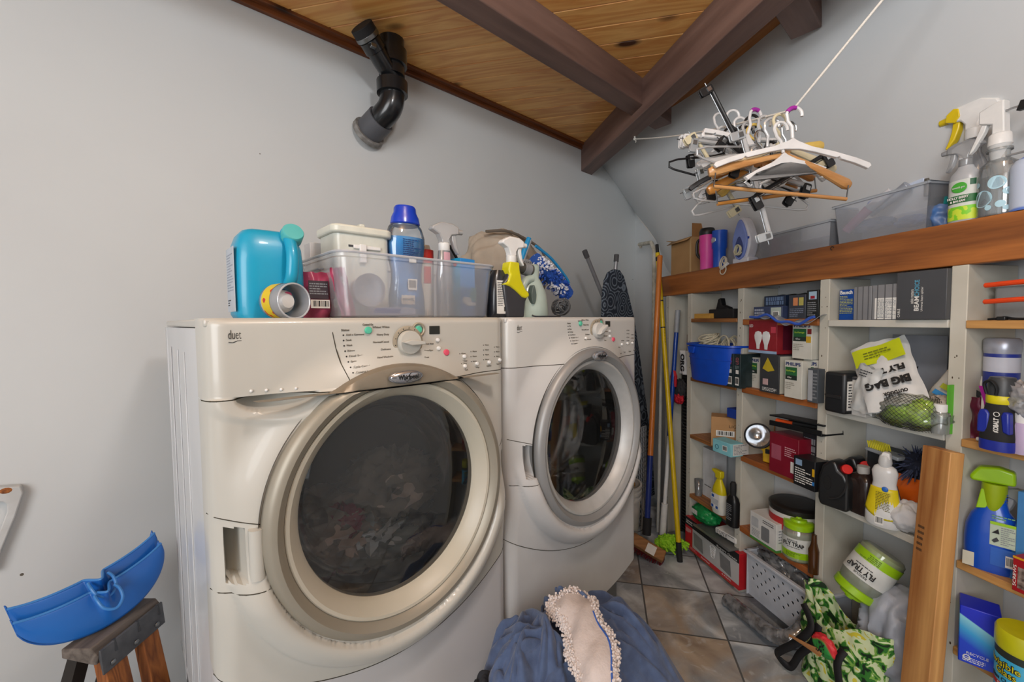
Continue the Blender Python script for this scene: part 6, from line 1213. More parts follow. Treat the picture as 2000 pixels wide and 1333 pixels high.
obj('lid', G().prism(rrect(W + .016, .136, .024, 5, -.008, -.008), H - .004, H + .018, Matrix(((1, 0, 0, 0), (0, 0, 1, 0), (0, 1, 0, 0), (0, 0, 0, 1)))), mat('#dcddd0', .35, coat=.2), r, bevel=.006, bseg=3)
obj('lid_clip', G().box(W * .52, W * .62, .03, .05, H + .016, H + .032), mat('#dcddd0', .4), r, bevel=.002); obj('front_clip', G().box(W * .40, W * .52, -.010, .0, H - .075, H - .028).box(W * .30, W * .80, -.006, 0, H - .040, H - .030), WHT, r, bevel=.002); obj('slot', G().box(W * .22, W * .76, -.0015, 0, H - .036, H - .031), DGR, r)
r = mt('measuring_cup', 'white round cup with its mouth facing out against the bin wall', 'cup', .355, .150, IN + .065, 0); obj('cup', G().shell([(0, -.05), (.034, -.05), (.040, .0), (.041, .002), (.039, .0), (.033, -.048), (0, -.047)], 36, M=RX(90)), mat('#e2e2e6', .5), r)
r = mt('lotion_tube', 'white and blue tube lying at the front of the bin floor', 'tube', .345, .128, IN + .012, 3); obj('tube', G().tube([(0, 0, 0), (.085, 0, 0), (.12, 0, 0), (.125, 0, 0)], [.010, .012, .010, .004], 14), mat('#c9cbe6', .4), r); panel('blue_print', r, .005, .075, -.004, .008, -.0118, mat('#5a64b8', .5))
# blue bottle
r = mt('softener_bottle', 'tall clear bottle of blue liquid with a royal blue cap in the frosted bin', 'bottle', .505, .24, IN); kx_ = .058
BP = [(.052, 0), (.056, .006), (.054, .06), (.046, .10), (.046, .13), (.054, .165), (.058, .20), (.058, .225), (.050, .250), (.036, .268), (.026, .275)]
obj('bottle', G().shell(BP, 40, sy=.6), clear('#eef6fc', .93, .04, .1), r); obj('liquid', G().lathe([(0, .003)] + [(a_ * .97, b_) for a_, b_ in BP[1:7]] + [(.0555, .222), (0, .222)], 40, sy=.58), mat('#2a9cdc', .25, 0, '#2288d0', 6, coat=.5), r)
obj('cap', G().lathe([(.0, .270), (.040, .258), (.043, .261), (.040, .278), (.033, .292), (.032, .304), (.028, .310), (0, .313)], 40, sy=.8), mat('#0f3fc0', .25, coat=.4), r, smooth=40); obj('collar', G().lathe([(.036, .255), (.037, .266), (0, .267)], 36, sy=.8), mat('#9aa4b4', .3, .4), r)
printing(r, -.028, .028, .165, .215, -.0362, 9, mat('#0f3c78', .6), 3); panel('tag', r, -.010, .012, .150, .164, -.035, PAPER); barcode(r, -.014, .014, .075, .105, -.034, 3); panel('tag', r, -.035, .006, .035, .060, -.0345, PAPER); text('SUAVITEL', r, (-.015, -.036, .048), .008, DGR, width=.034)
# clear sprayer, red bottle, blue box, iron plate
r = mt('spray_bottle', 'clear spray bottle with a transparent trigger beside the blue bottle', 'spray bottle', .60, .19, IN); body(r, [(.024, 0), (.026, .004), (.026, .11), (.022, .15), (.018, .19), (0, .191)], clear('#d3d8dc', .5, .06, .4), 1, .8); wrap(r, .0215, .8, .135, .185, -120, -60, mat('#d8a8b4', .5)); CL2 = clear('#e4e4e4', .3, .1); sprayer(r, .19, 1.15, CL2, CL2, 1, WHT)
r = mt('bleach_pen', 'red and white bottle behind the clear spray bottle', 'bottle', .585, .27, IN); body(r, [(.024, 0), (.025, .17), (.014, .215), (0, .216)], mat('#d8d2c4', .4)); wrap(r, .0256, 1, .16, .20, -170, -10, mat('#c8281c', .4)); wrap(r, .0256, 1, .10, .15, -130, -80, mat('#c8281c', .4))
r = mt('blue_box', 'bright blue carton standing in the right half of the frosted bin', 'box', .638, .165, IN, 8); obj('carton', G().box(0, .062, 0, .075, 0, .172), mat('#2a7fd4', .45, 0, '#2f94d8', 5), r, bevel=.002); panel('side', r, 0, .075, 0, .172, 0, mat('#189ccc', .45), TR(0, .075, 0) @ RZ(-90)); obj('red_dot', G().ball((-.001, .02, .155), .008, 10, (.1, 1, 1)), mat('#b02030', .5), r)
r = mt('travel_iron', 'black and grey flat iron standing on end at the right of the frosted bin', 'iron', .665, .265, IN + .02, 20); obj('sole_plate', G().prism([(0, 0), (.10, 0), (.092, .08), (.060, .15), (.0, .205), (-.012, .20), (-.005, .1)], 0, .006), mat('#6e7378', .35, .5, '#9aa0a8', 6), r, bevel=.001); obj('black_rim', G().tube(smoothpath([(-.012, .004, .205), (.02, .004, .198), (.062, .004, .152), (.094, .004, .085), (.112, .004, .0)], 8), .007, 8), BLK, r); obj('trigger_tab', G().prism([(.09, .05), (.115, .06), (.112, .095), (.124, .10), (.126, .06), (.115, .03)], 0, .02), BLKM, r, bevel=.003)
r = mt('hair_tool', 'glossy black rounded appliance behind the yellow spray bottle', 'appliance', .80, .27, TOPZ + .0, 0); obj('body', G().tube(smoothpath([(-.04, 0, .12), (-.01, 0, .14), (.04, 0, .145), (.08, 0, .13)], 5), [.014] * 4 + [.022] * 8 + [.018] * 4, 16), BLK, r); obj('stem', G().tube([(.0, .01, .0), (.0, .01, .13)], .012, 12), BLK, r)
r = mt('nozzle_comb', 'small teal and white comb head inside the right end of the frosted bin', 'comb', .655, .125, IN + .02, 0); obj('white_base', G().prism([(-.03, .02), (-.03, .035), (-.01, .035), (-.008, .022), (.01, .02), (.01, .012), (-.015, .010)], 0, .012), WHT, r, bevel=.002); g = G()
for k in range(5): g.tube([(-.012 + k * .002, .004, .03 + k * .0075), (.012, .004, .028 + k * .0078)], .0032, 6)
obj('teal_teeth', g, mat('#3fae9c', .5), r)
# black power cable under the bin
r = mt('black_cable', 'short black plastic strip sticking out under the right end of the frosted bin', 'strip', .66, .085); obj('strip', G().prism([(0, 0), (.04, .002), (.055, .012), (.062, .010), (.062, 0)], 0, .02), BLKM, r, bevel=.001)
# yellow bottle + dark bottle
r = mt('dark_bottle', 'dark bottle with a white fact label standing right of the frosted bin', 'bottle', .775, .14); body(r, [(.048, 0), (.051, .006), (.050, .08), (.042, .12), (.030, .145), (0, .146)], mat('#26272b', .3, coat=.2), 1, .55, 3)
panel('fact_label', r, -.044, -.002, .012, .112, -.0290, PAPER); printing(r, -.041, -.005, .035, .108, -.030, 14, DGR, 6); barcode(r, -.018, -.004, .015, .036, -.030, 4)
r = mt('spray_bottle', 'yellow shouldered spray bottle with a white trigger head right of the frosted bin', 'spray bottle', .795, .115); YL = mat('#d8d010', .3, coat=.3)
obj('bottle', G().prism([(-.028, .0), (.042, .0), (.048, .05), (.055, .060), (.062, .075), (.058, .085), (.040, .095), (.026, .115), (.020, .15), (.020, .168), (-.020, .168), (-.024, .15), (-.020, .135), (-.028, .12), (-.045, .105)], -.014, .014), mat('#3a3b40', .3), r, bevel=.006)
obj('yellow_shoulder', G().prism([(-.048, .100), (-.030, .108), (-.020, .130), (-.026, .145), (-.021, .170), (.019, .170), (.020, .150), (.028, .115), (.045, .088), (.060, .078), (.061, .066), (.045, .060), (.030, .064), (.000, .084), (-.022, .095)], -.019, .019), YL, r, bevel=.007, bseg=3)
sprayer(r, .168, 1.12, WHT, WHT, 1, WHT)
# steamer and its coiled cord
ST = mat('#b9cbc2', .3, coat=.35); r = mt('garment_steamer', 'pale green handheld steamer standing on the dryer', 'steamer', .935, .16)
obj('tank', G().lathe([(0, 0), (.062, 0), (.066, .010), (.064, .045), (.056, .085), (.038, .120), (.026, .135), (.028, .150), (.030, .170), (.022, .180), (0, .182)], 40, sx=1.0, sy=.55), ST, r, smooth=60)
obj('handle', G().tube(smoothpath([(-.018, -.012, .130), (-.046, -.014, .122), (-.062, -.014, .095), (-.064, -.012, .04), (-.056, -.008, .004)], 6), .013, 14), ST, r)
obj('hollow', G().prism(tear(.011, .062, .045), -.040, -.020, TR(-.034, 0, 0)), mat('#5c6a66', .5), r, bevel=.002); obj('steam_head', G().tube([(-.078, -.0, .168), (-.010, -.002, .160)], [.017, .020], 20), mat('#55544f', .4), r, bevel=.003); obj('grey_collar', G().tube([(-.048, -.001, .164), (-.020, -.002, .160)], [.0205, .022], 20), GRY, r, bevel=.002)
obj('power_dot', G().ball((-.078, -.01, .05), .004, 8), mat('#c8d818', .5), r); obj('power_cord', G().tube(smoothpath([(-.04, -.035, .008), (-.03, -.045, .0035), (.03, -.045, .0035), (.09, -.03, .0035), (.14, .0, .0035)], 6), .003, 6), DGR, r)
rr = random.Random(5); g = G()
for k in range(9):
    a0 = k * 37; M_ = TR(0, 0, .040) @ RZ(rr.uniform(-90, 90)) @ RX(rr.uniform(20, 160)) @ RY(rr.uniform(-50, 50)); R_ = rr.uniform(.022, .036)
    g.tube([M_ @ Vector((R_ * cos(q), R_ * sin(q) * .95, rr.uniform(-.006, .006))) for q in [2 * pi * j / 20 for j in range(20)]], .0032, 7, True)
o = obj('coiled_cord', g, mat('#4f5154', .45)); o.matrix_world = Matrix.Translation(MF.P(1.115, .19, TOPZ)); tag(o, 'bundle of dark grey power cord beside the steamer on the dryer', 'cord')
# duster + nozzle behind
r = mt('steam_brush', 'ribbed grey plastic nozzle above the steamer', 'nozzle', .985, .26, TOPZ + .0); obj('nozzle', G().prism([(-.030, .175), (.040, .175), (.030, .205), (.010, .213), (-.010, .212)], -.02, .02), GRY, r, bevel=.003); obj('stem', G().tube([(.005, 0, 0), (.005, 0, .178)], .014, 12), GRY, r)
for k in range(6): obj('rib', G().box(-.022 + k * .010, -.020 + k * .010, -.0215, -.019, .178, .203), DGR, r)
r = mt('canvas_bag', 'crumpled grey-brown fabric bag slumped behind the sprayers on the dryer', 'bag', 1.13, .52); lump('bag', '', '', None, -.02, 0, .17, (.22, .12, .195), mat('#b0a698', .8, 0, '#94897a', 5, .35, (1, 1, 1), 0, 4, 60), 23, .22, 1.5, parent=r, n=100)
obj('rim_seam', G().tube(smoothpath([(-.15, -.06, .345), (-.05, -.07, .358), (.06, -.06, .345), (.15, -.06, .315), (.185, -.06, .285), (.19, -.06, .22)], 8), .006, 8), mat('#6a6258', .7), r)
r = mt('handled_brush', 'blue and grey brush handle sticking up out of the fabric bag', 'brush', 1.08, .37, TOPZ + .22, 0, None, 0, 24); obj('blue_grip', G().tube([(0, 0, 0), (0, 0, .06), (.004, 0, .115)], [.010, .011, .010], 12), mat('#1c8fc8', .4), r); obj('grey_side', G().tube([(.008, -.004, .01), (.011, -.004, .11)], [.007, .007], 10), GRY, r)
r = mt('microfibre_duster', 'blue and white shaggy microfibre duster hanging over the back of the dryer', 'duster', 1.25, .36, TOPZ + .175, 0, None, 0, 33)
g = G(); rr = random.Random(9)
for i in range(420):
    x = rr.uniform(-.12, .13); a_ = rr.uniform(0, 2 * pi); rad = .034 * sqrt(max(.1, 1 - (x / .15) ** 2)); b_ = Vector((x, rad * cos(a_), rad * sin(a_))); g.tube([b_ * 1, b_ + Vector((rr.uniform(-.006, .006), cos(a_) * .012, sin(a_) * .012 - .003))], [.0042, .003], 4)
o = obj('strands', g, mat('#e2e6ee', .9, 0, '#2456b8', 11, 0, (1, 1, 1), 0, 2, None, (.52, .56)), r); o['kind'] = 'stuff'; obj('core', G().tube([(-.12, 0, 0), (.13, 0, 0)], .030, 12), mat('#2a5ab4', .9), r); obj('blue_spine', G().tube(smoothpath([(-.15, -.01, .042), (-.05, -.01, .058), (.06, -.01, .050), (.10, -.01, .040)], 6), .006, 8), mat('#2590cc', .4), r)

# ================================================================ DRAIN PIPE
AB = mat('#15171a', .28, coat=.3); r = thing('drain_pipe', 'black plastic drain pipe with a branch entering the rear wall', 'pipe', MF, .775, .812, 0)
R0 = .052; obj('riser', G().tube([(0, 0, 1.02), (0, 0, CEI + .01)], R0, 32), AB, r)
obj('hub', G().lathe([(R0, 1.060), (.062, 1.062), (.062, 1.125), (R0, 1.127)], 36), AB, r, smooth=40); obj('hub', G().lathe([(R0, .945), (.063, .947), (.063, .998), (.058, 1.0), (R0, 1.003)], 36), AB, r, smooth=40)
obj('elbow', G().tube(smoothpath([(0, 0, .99), (0, 0, .94), (-.008, .012, .895), (-.026, .045, .862), (-.040, .085, .838)], 8), .050, 32), AB, r)
obj('stub', G().tube([(-.028, .05, .858), (-.056, .14, .812)], .058, 32), mat('#54555a', .5), r); obj('wall_collar', G().tube([(-.048, .116, .824), (-.053, .136, .814)], .070, 32), mat('#8d8b88', .6, 0, '#6a6560', 40, .5), r, bevel=.003)
obj('branch', G().tube(smoothpath([(0, 0, 1.02), (-.05, -.02, 1.05), (-.088, -.035, 1.078), (-.115, -.045, 1.098)], 6), .037, 28), AB, r); obj('coupling', G().tube([(-.085, -.033, 1.076), (-.118, -.046, 1.100)], .042, 28), AB, r, bevel=.002); obj('cap', G().tube([(-.118, -.046, 1.100), (-.155, -.060, 1.127)], .0455, 28), BLKM, r, bevel=.003); cl = obj('clamp', G().tube([(-.121, -.047, 1.1025), (-.133, -.052, 1.111)], .0472, 28), STEEL, r, bevel=.001); obj('clamp_screw', G().box(-.128, -.106, -.085, -.070, 1.052, 1.068), STEEL, r, bevel=.002)

# ================================================================ CORNER WITH POLES
def pole(name, label, cat, segs, top, bot, rad, extra=None):
    """top and bot are world points; segs = [(from, to, material, part)] as fractions from the bottom"""
    r = bpy.data.objects.new(name, None); COL.objects.link(r); r.location = bot; tag(r, label, cat); d = top - bot
    for a, b, m_, nm, k in segs: obj(nm, G().tube([d * a, d * b], rad * k, 16), m_, r, bevel=.0015)
    return r
def onf(x, y): p_ = hpx(x, y, FL); return Vector((p_.x, p_.y, 0))
def spx(x, y, w): a_, z_ = SF.px(x, y, w); return SF.P(a_, w, z_)
def mpx(x, y, v): a_, z_ = MF.px(x, y, v); return MF.P(a_, v, z_)
YEL = mat('#d9b810', .35, coat=.2); ORG = mat('#c9742c', .35, coat=.2)
yb, yt = onf(1328, 1098), spx(1283, 478, -.03)
r = pole('extension_pole', 'bright yellow extension pole with black ends leaning by the shelves', 'pole', [(.0, .055, BLKM, 'foot', 1.1), (.055, .94, YEL, 'tube', 1), (.94, .955, BLK, 'band', 1.02), (.955, .97, YEL, 'tube', 1), (.97, 1.0, BLKM, 'tip', .75)], yt, yb, .0135)
d = yt - yb
for k in (.80, .71): obj('ring', G().tube([d * k, d * (k + .004)], .0139, 16), BLK, r)
for k in range(6): obj('scale_mark', G().ball(tuple(d * (.655 + k * .010) + Vector((.003, -.0132, 0))), .002, 6), BLK, r)
ob, ot = onf(1262, 1092) + Vector((0, 0, .10)), spx(1289, 500, -.045)
r = pole('push_broom', 'broom with an orange wooden handle and tan block head on the floor', 'broom', [(.28, 1.0, ORG, 'handle', 1), (.07, .28, mat('#1c2f78', .4), 'blue_sleeve', 1.0), (.02, .075, BLKM, 'socket', 1.5)], ot, ob, .0155)
hc = onf(1288, 1085); 
a_ = mpx(1246, 1030, .36); b_ = spx(1318, 1100, -.19); b_ = onf(1302, 1108) + Vector((0, 0, .04)); a_ = onf(1236, 1092) + Vector((0, 0, .11)); ax = (b_ - a_); L_ = ax.length; ax.normalize(); up_ = Vector((-.25, -.45, .85)); up_ = (up_ - ax * up_.dot(ax)).normalized(); sd_ = up_.cross(ax).normalized()
Mh = Matrix(((ax.x, sd_.x, up_.x, a_.x), (ax.y, sd_.y, up_.y, a_.y), (ax.z, sd_.z, up_.z, a_.z), (0, 0, 0, 1)))
Mi = Matrix.Translation(-r.location) @ Mh
obj('block', G().box(-.01, L_ * .92, -.032, .032, -.010, .022).xf(Mi), wood('#a97848', '#7e5430', 8, 0, .6, False), r, bevel=.006); obj('label', G().box(L_ * .40, L_ * .66, -.034, .018, .0225, .0235).xf(Mi), PAPER, r)
g = G(); rr = random.Random(3)
for i in range(30):
    for j in range(7):
        x = L_ * .9 * i / 29; y = -.026 + .052 * j / 6; g.tube([(x, y, -.008), (x + rr.uniform(-.004, .006) + (.01 if i > 25 else 0), y * 1.25, -.062)], [.0022, .0012], 4)
o = obj('bristles', g.xf(Mi), mat('#8c1c24', .6), r); o['kind'] = 'stuff'
mb, mtp = onf(1294, 1062) + Vector((0, 0, .05)), spx(1324, 606, .015)
r = pole('chenille_mop', 'mop with a blue and white pole and a lime green chenille head', 'mop', [(.0, .14, WHT, 'socket', 1.5), (.14, .44, WHT, 'white_tube', .9), (.44, .90, mat('#14419c', .3, coat=.2), 'blue_tube', 1.0), (.90, 1.0, mat('#9fa4aa', .5), 'grip', 1.15)], mtp, mb, .0125)
g = G(); rr = random.Random(8); c0 = onf(1302, 1085) - r.location + Vector((.02, .02, .06))
for i in range(260):
    a_ = rr.uniform(0, 2 * pi); q = rr.uniform(.2, 1); p0 = c0 + Vector((.085 * q * cos(a_), .06 * q * sin(a_), .045 * (1 - q))); p1 = p0 + Vector((rr.uniform(-.012, .03), rr.uniform(-.03, .008), rr.uniform(-.035, .01))); g.tube([p0, (p0 + p1) / 2 + Vector((rr.uniform(-.006, .006), 0, .006)), p1], [.006, .007, .005], 6)
o = obj('noodles', g, mat('#8fcc1e', .8, 0, '#a6dc34', 60, .3), r); o['kind'] = 'stuff'; obj('plate', G().ball(tuple(c0 - Vector((0, 0, .02))), .06, 16, (1, .7, .4)), mat('#6ea018', .8), r)
# second white pole behind
r = pole('white_pole', 'plain white pole standing between the orange and yellow handles', 'pole', [(0, 1, mat('#c4c4be', .5), 'tube', 1)], spx(1293, 640, .03), onf(1285, 1040) + Vector((0, 0, 0)), .010)
r = pole('white_pole', 'thin white pole at the left of the orange broom handle', 'pole', [(0, 1, mat('#bcc0c4', .5), 'tube', 1)], mpx(1262, 800, .75), onf(1254, 1045), .008)
# painted pipe on the wall
r = thing('water_pipe', 'cream painted wall pipe with an elbow beside the tops of the poles', 'pipe', SF, -.70, .10, 0); e0 = spx(1249, 478, .13) - r.location; e1 = spx(1272, 474, .10) - r.location; e2 = spx(1278, 490, .10) - r.location; inv = Matrix.Rotation(-SF.a, 4, 'Z')
pp = [inv @ e0, inv @ e1, inv @ e2, inv @ (e2 - Vector((0, 0, .3))), inv @ (e2 - Vector((0, 0, 1.0)))]
obj('pipe', G().tube([pp[0], pp[1], pp[1].lerp(pp[2], .6), pp[2], pp[3], pp[4]], .014, 14), mat('#c3bfb2', .5, 0, '#a59d8c', 30), r); obj('valve', G().tube([pp[0] + Vector((.02, 0, -.0)), pp[0] + Vector((.02, 0, -.028))], .010, 10), mat('#b0a898', .6), r)
# ironing board behind the dryer
IB = bpy.data.materials.new('paisley_cover'); IB.use_nodes = True; nt = IB.node_tree; p = nt.nodes['Principled BSDF']; L = nt.links.new
tc = N('ShaderNodeTexCoord'); vo = N('ShaderNodeTexVoronoi'); vo.inputs['Scale'].default_value = 11; L(tc.outputs['Object'], vo.inputs[0]); m1 = N('ShaderNodeMath'); m1.operation = 'MULTIPLY'; m1.inputs[1].default_value = 34; L(vo.outputs['Distance'], m1.inputs[0]); m2 = N('ShaderNodeMath'); m2.operation = 'SINE'; L(m1.outputs[0], m2.inputs[0])
cr = N('ShaderNodeValToRGB'); cr.color_ramp.elements[0].position = .25; cr.color_ramp.elements[1].position = .9; cr.color_ramp.elements[0].color = lin('#262f3d'); cr.color_ramp.elements[1].color = lin('#76828f'); L(m2.outputs[0], cr.inputs[0]); L(cr.outputs[0], p.inputs['Base Color']); p.inputs['Roughness'].default_value = .8
r = thing('ironing_board', 'dark paisley ironing board standing on end behind the dryer', 'ironing board', MF, 0, .66, 0); V = .66
oL = [(1176, 620), (1177, 580), (1181, 548), (1188, 532), (1198, 526)]; oR = [(1208, 528), (1216, 540), (1224, 570), (1236, 620), (1248, 700), (1260, 790), (1272, 880), (1276, 960)]
out = [MF.px(x, y, V) for x, y in oL + oR]; out += [(out[-1][0] + .01, FL + .06), (MF.px(1150, 620, V)[0] - .02, FL + .06), (MF.px(1160, 700, V)[0], MF.px(1160, 700, V)[1])]
obj('padded_top', G().prism(out, -.012, .012), IB, r, bevel=.006)
for x0, y0, x1, y1 in ((1151, 492, 1182, 570), (1212, 500, 1209, 540)):
    a_ = MF.px(x0, y0, V); b_ = MF.px(x1, y1, V); q = Vector((b_[0] - a_[0], 0, b_[1] - a_[1])); st = Vector((a_[0], .03, a_[1])); l_ = obj('leg', G().tube([st, st + q * 2.6], .0125, 14), mat('#9a9ca0', .35, .5), r); obj('foot_cap', G().tube([st - q.normalized() * .012, st + q.normalized() * .035], .0155, 14), mat('#4b4b4d', .7), l_, bevel=.002)
# white lattice crate and bucket
r = thing('lattice_crate', 'white lattice crate with square holes standing behind the bucket', 'crate', MF, 2.16, .53, FL + .01, 4); g = G(); CW, CH = .20, .62
for i in range(8): g.box(i * CW / 7 - .004, i * CW / 7 + .004, 0, .006, 0, CH)
for j in range(20): g.box(0, CW, 0, .006, j * CH / 19 - .004, j * CH / 19 + .004)
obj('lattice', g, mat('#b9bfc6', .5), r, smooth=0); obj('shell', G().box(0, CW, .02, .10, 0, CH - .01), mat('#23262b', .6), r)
r = thing('bucket', 'white plastic bucket with black print standing between the dryer and the broom', 'bucket', MF, 1.975, .50, FL); BW = mat('#cfcdc8', .45)
obj('bucket', G().shell([(0, .002), (.100, .002), (.104, .006), (.122, .30), (.128, .30), (.128, .315), (.123, .317), (.123, .335), (.129, .335), (.129, .350), (.124, .352), (.124, .37), (.131, .37), (.131, .38), (.120, .38), (.100, .02), (0, .01)], 48), BW, r, smooth=30)
obj('bail', G().tube(smoothpath([(.12, -.05, .27), (.06, -.14, .17), (-.06, -.14, .16), (-.12, -.05, .27)], 6), .002, 6), STEEL, r); 
for z_, s_ in ((.20, 'BEHR'), (.16, 'PAINT'), (.06, 'READ')): text(s_, r, (.03, -.122 + (.2 - z_) * .06, z_), .03, INK, (88, 0, 25), .05)
g = thing('orange_sponge', 'orange yellow cloth bunched in the top of the bucket', 'cloth', MF, 1.975, .50, FL + .38); lump('cloth', '', '', None, 0, 0, -.015, (.085, .08, .06), mat('#c8902c', .8, 0, '#b87820', 14, .3), 4, .4, 2, parent=g)
# dark slatted panel and brown board in the gap
r = thing('slatted_panel', 'dark slatted metal panel standing in the gap beside the first upright', 'panel', SF, -.588, .085, FL + .0, 0); g = G().box(0, .01, 0, .02, 0, 1.0).box(.162, .172, 0, .02, 0, 1.0)
for k in range(50): g.box(.008, .166, .002, .016, .01 + k * .0198, .017 + k * .0198)
obj('slats', g, mat('#2c2a28', .5, .3), r); obj('back', G().box(.0, .172, .018, .022, 0, 1.0), mat('#171615', .8), r)
r = thing('brown_board', 'reddish brown board behind the dark slatted panel', 'board', SF, -.588, .12, FL, 0); obj('board', G().box(0, .174, 0, .018, 0, 1.22), wood('#6d3b22', '#4a2614', 8, 2, .6, False), r)
r = thing('garden_tie', 'loose wire loops hanging by the first upright', 'wire', SF, -.50, .06, -.63); obj('wire', G().tube(smoothpath([(-.05, 0, .02), (0, 0, -.02), (.05, 0, .01), (.08, 0, .03)], 6), .002, 6).tube(smoothpath([(-.05, 0, .01), (.0, 0, -.005), (.06, 0, .02)], 6), .002, 6), STEEL, r)

# ================================================================ LEANING PLANK
b0 = onf(1741, 1510); t0 = spx(1803, 868, -.045); t1 = spx(1872, 876, -.045); ax = (t0 - b0); Lp = ax.length; ax.normalize(); xx = (SF.u - ax * SF.u.dot(ax)).normalized(); xx = (Matrix.Rotation(radians(-16), 3, 'Z') @ xx); yy = ax.cross(xx).normalized(); Wp = (t1 - t0).length
r = bpy.data.objects.new('wooden_plank', None); COL.objects.link(r); r.matrix_world = Matrix(((xx.x, yy.x, ax.x, b0.x), (xx.y, yy.y, ax.y, b0.y), (xx.z, yy.z, ax.z, b0.z), (0, 0, 0, 1))); tag(r, 'tall unpainted softwood plank leaning against the white bay of the shelves', 'plank')
obj('plank', G().box(0, Wp, 0, .036, 0, Lp), wood('#dca968', '#8a4c1e', 3.2, 2, .55, False, 15), r, bevel=.002)
printing(r, .010, .03, Lp - .30, Lp - .22, -.0004, 5, mat('#4a3420', .8), 4)

# ================================================================ STEP STOOL WITH DUST PANS
K = 1.2; X0 = -1.02; Ya, Yb = .985, 1.175; zt = EYE - .792
r = bpy.data.objects.new('step_ladder', None); COL.objects.link(r); r.location = (X0, Ya, 0); tag(r, 'low wooden step ladder with a grey hinge plate at the lower left', 'step ladder')
OW = wood('#7a7068', '#4e4640', 8, 1, .8, False); FIR = wood('#b06a30', '#6a3614', 10, 2, .6, False, 22)
obj('top_board', G().prism([(-.075, .012), (-.005, .012), (.012, -.010), (.008, -.030), (-.008, -.028), (-.075, -.012)], 0, Yb - Ya, TR(0, 0, zt)), OW, r, bevel=.003)
obj('hinge_plate', G().prism([(.012, .004), (.016, .002), (.022, -.058), (.018, -.058), (.010, -.012)], .004, Yb - Ya - .004, TR(0, 0, zt)), mat('#6a6b6e', .4, .5, '#54565a', 20), r, bevel=.001)
for k in range(3):
    y = .03 + k * (Yb - Ya - .06) / 2; obj('rivet', G().ball((.0215, y, zt - .045), .007, 12, (.5, 1, 1)), STEEL, r); obj('hinge_knuckle', G().tube([(.012, y + .012, zt + .004), (.018, y + .012, zt - .025)], .004, 8), DGR, r)
for y0_, y1_ in ((.012, .070), (.115, .165)): obj('rail', G().prism([(-.014, -.02), (.014, -.03), (.10, -zt), (.06, -zt)], y0_, y1_, TR(0, 0, zt)), FIR, r, bevel=.002)
for y0_, y1_ in ((.012, .05), (.125, .165)): obj('rear_rail', G().prism([(-.07, -.01), (-.045, -.01), (-.20, -zt), (-.24, -zt)], y0_, y1_, TR(0, 0, zt)), mat('#2b2622', .8), r)
BP_ = mat('#175fb4', .35, 0, '#1a6ac0', 6, coat=.2)
def dustpan(label, up_, back):
    Lp_ = Vector((-1.02 * 1.12, .835 * 1.12, EYE - .600 * 1.12)); Rp_ = Vector((-.905 * 1.12, 1.062 * 1.12, EYE - .556 * 1.12)); mid = (Lp_ + Rp_) / 2 + Vector((0, 0, up_ - .012)); ax = (Rp_ - Lp_).normalized(); hl = (Rp_ - Lp_).length / 2
    fr = (Vector((.80, -.75, .0)) - ax * Vector((.80, -.75, 0)).dot(ax)).normalized(); up3 = ax.cross(fr) * -1; up3 = up3 if up3.z > 0 else -up3
    r = bpy.data.objects.new('dustpan', None); COL.objects.link(r); r.matrix_world = Matrix(((ax.x, fr.x, up3.x, mid.x), (ax.y, fr.y, up3.y, mid.y), (ax.z, fr.z, up3.z, mid.z), (0, 0, 0, 1))) @ TR(0, -back, 0); tag(r, label, 'dustpan', 'pair of blue dustpans')
    def f(a_, b_):
        e = sqrt(max(0, 1 - (a_ * .985) ** 2)); sag = .018 * (1 - a_ * a_)
        u_ = max(0, 1 - abs(a_) / .15); ch = u_ * u_ * (3 - 2 * u_)
        y = .012 * e + .030 * sin(pi * .5 * b_) * e * (1 - b_ * .5) + ch * .045 * (1 - b_) ** 2
        z = -b_ * .100 * e ** .8 - sag * .6 + .012 * abs(a_) ** 3
        return Vector((a_ * hl, y, z))
    g = G().grid(lambda a_, b_: f(-1 + 2 * a_, b_), 160, 16); obj('pan', g, BP_, r, solid=.0028, smooth=60)
    obj('rear_wall', G().grid(lambda a_, b_: Vector(((-1 + 2 * a_) * hl, -.055 * b_ * sqrt(max(0, 1 - (1 - 2 * a_) ** 2 * .96)), -.010 + f(-1 + 2 * a_, 1 - b_ * .0).z + .040 * b_)), 60, 6), BP_, r, solid=.0025, smooth=60)
    obj('rim', G().tube([f(-1 + 2 * i / 160, 0) for i in range(161)], .0032, 8), mat('#3f86d0', .35), r)
    obj('handle', G().tube(smoothpath([(x, y + .052, z) for x, y, z in ((-.020, -.012, -.012), (-.022, .006, -.020), (-.018, .020, -.040), (0, .028, -.052), (.018, .020, -.040), (.022, .006, -.020), (.020, -.012, -.012))], 6), .0035, 8), mat('#3f86d0', .35), r)
    return r
dustpan('blue plastic dustpan, the upper one of the pair lying on the step ladder', .020, .035); dustpan('blue plastic dustpan, the lower one of the pair lying on the step ladder', -.004, .0)
# wall bracket of the sink at the left edge
r = thing('sink_bracket', 'white enamelled wall bracket with a rusty hole at the left edge', 'bracket', MF, 0, .93, 0); pt = lambda x, y: MF.px(x, y, .93)
obj('frame', G().prism([pt(-70, 956), pt(40, 949), pt(46, 962), pt(30, 1010), pt(0, 1082), pt(-14, 1120), pt(-30, 1110), pt(-8, 1056), pt(14, 1000), pt(14, 985), pt(6, 980), pt(-70, 984)], -.006, .018), mat('#c9cac9', .35, 0, '#bdbdbb', 20, coat=.3), r, bevel=.003)
q = pt(12, 958); obj('rust_hole', G().ball((q[0], -.006, q[1]), .010, 12, (1.2, .2, .8)), mat('#5a2a10', .8, 0, '#b06a30', 60), r)

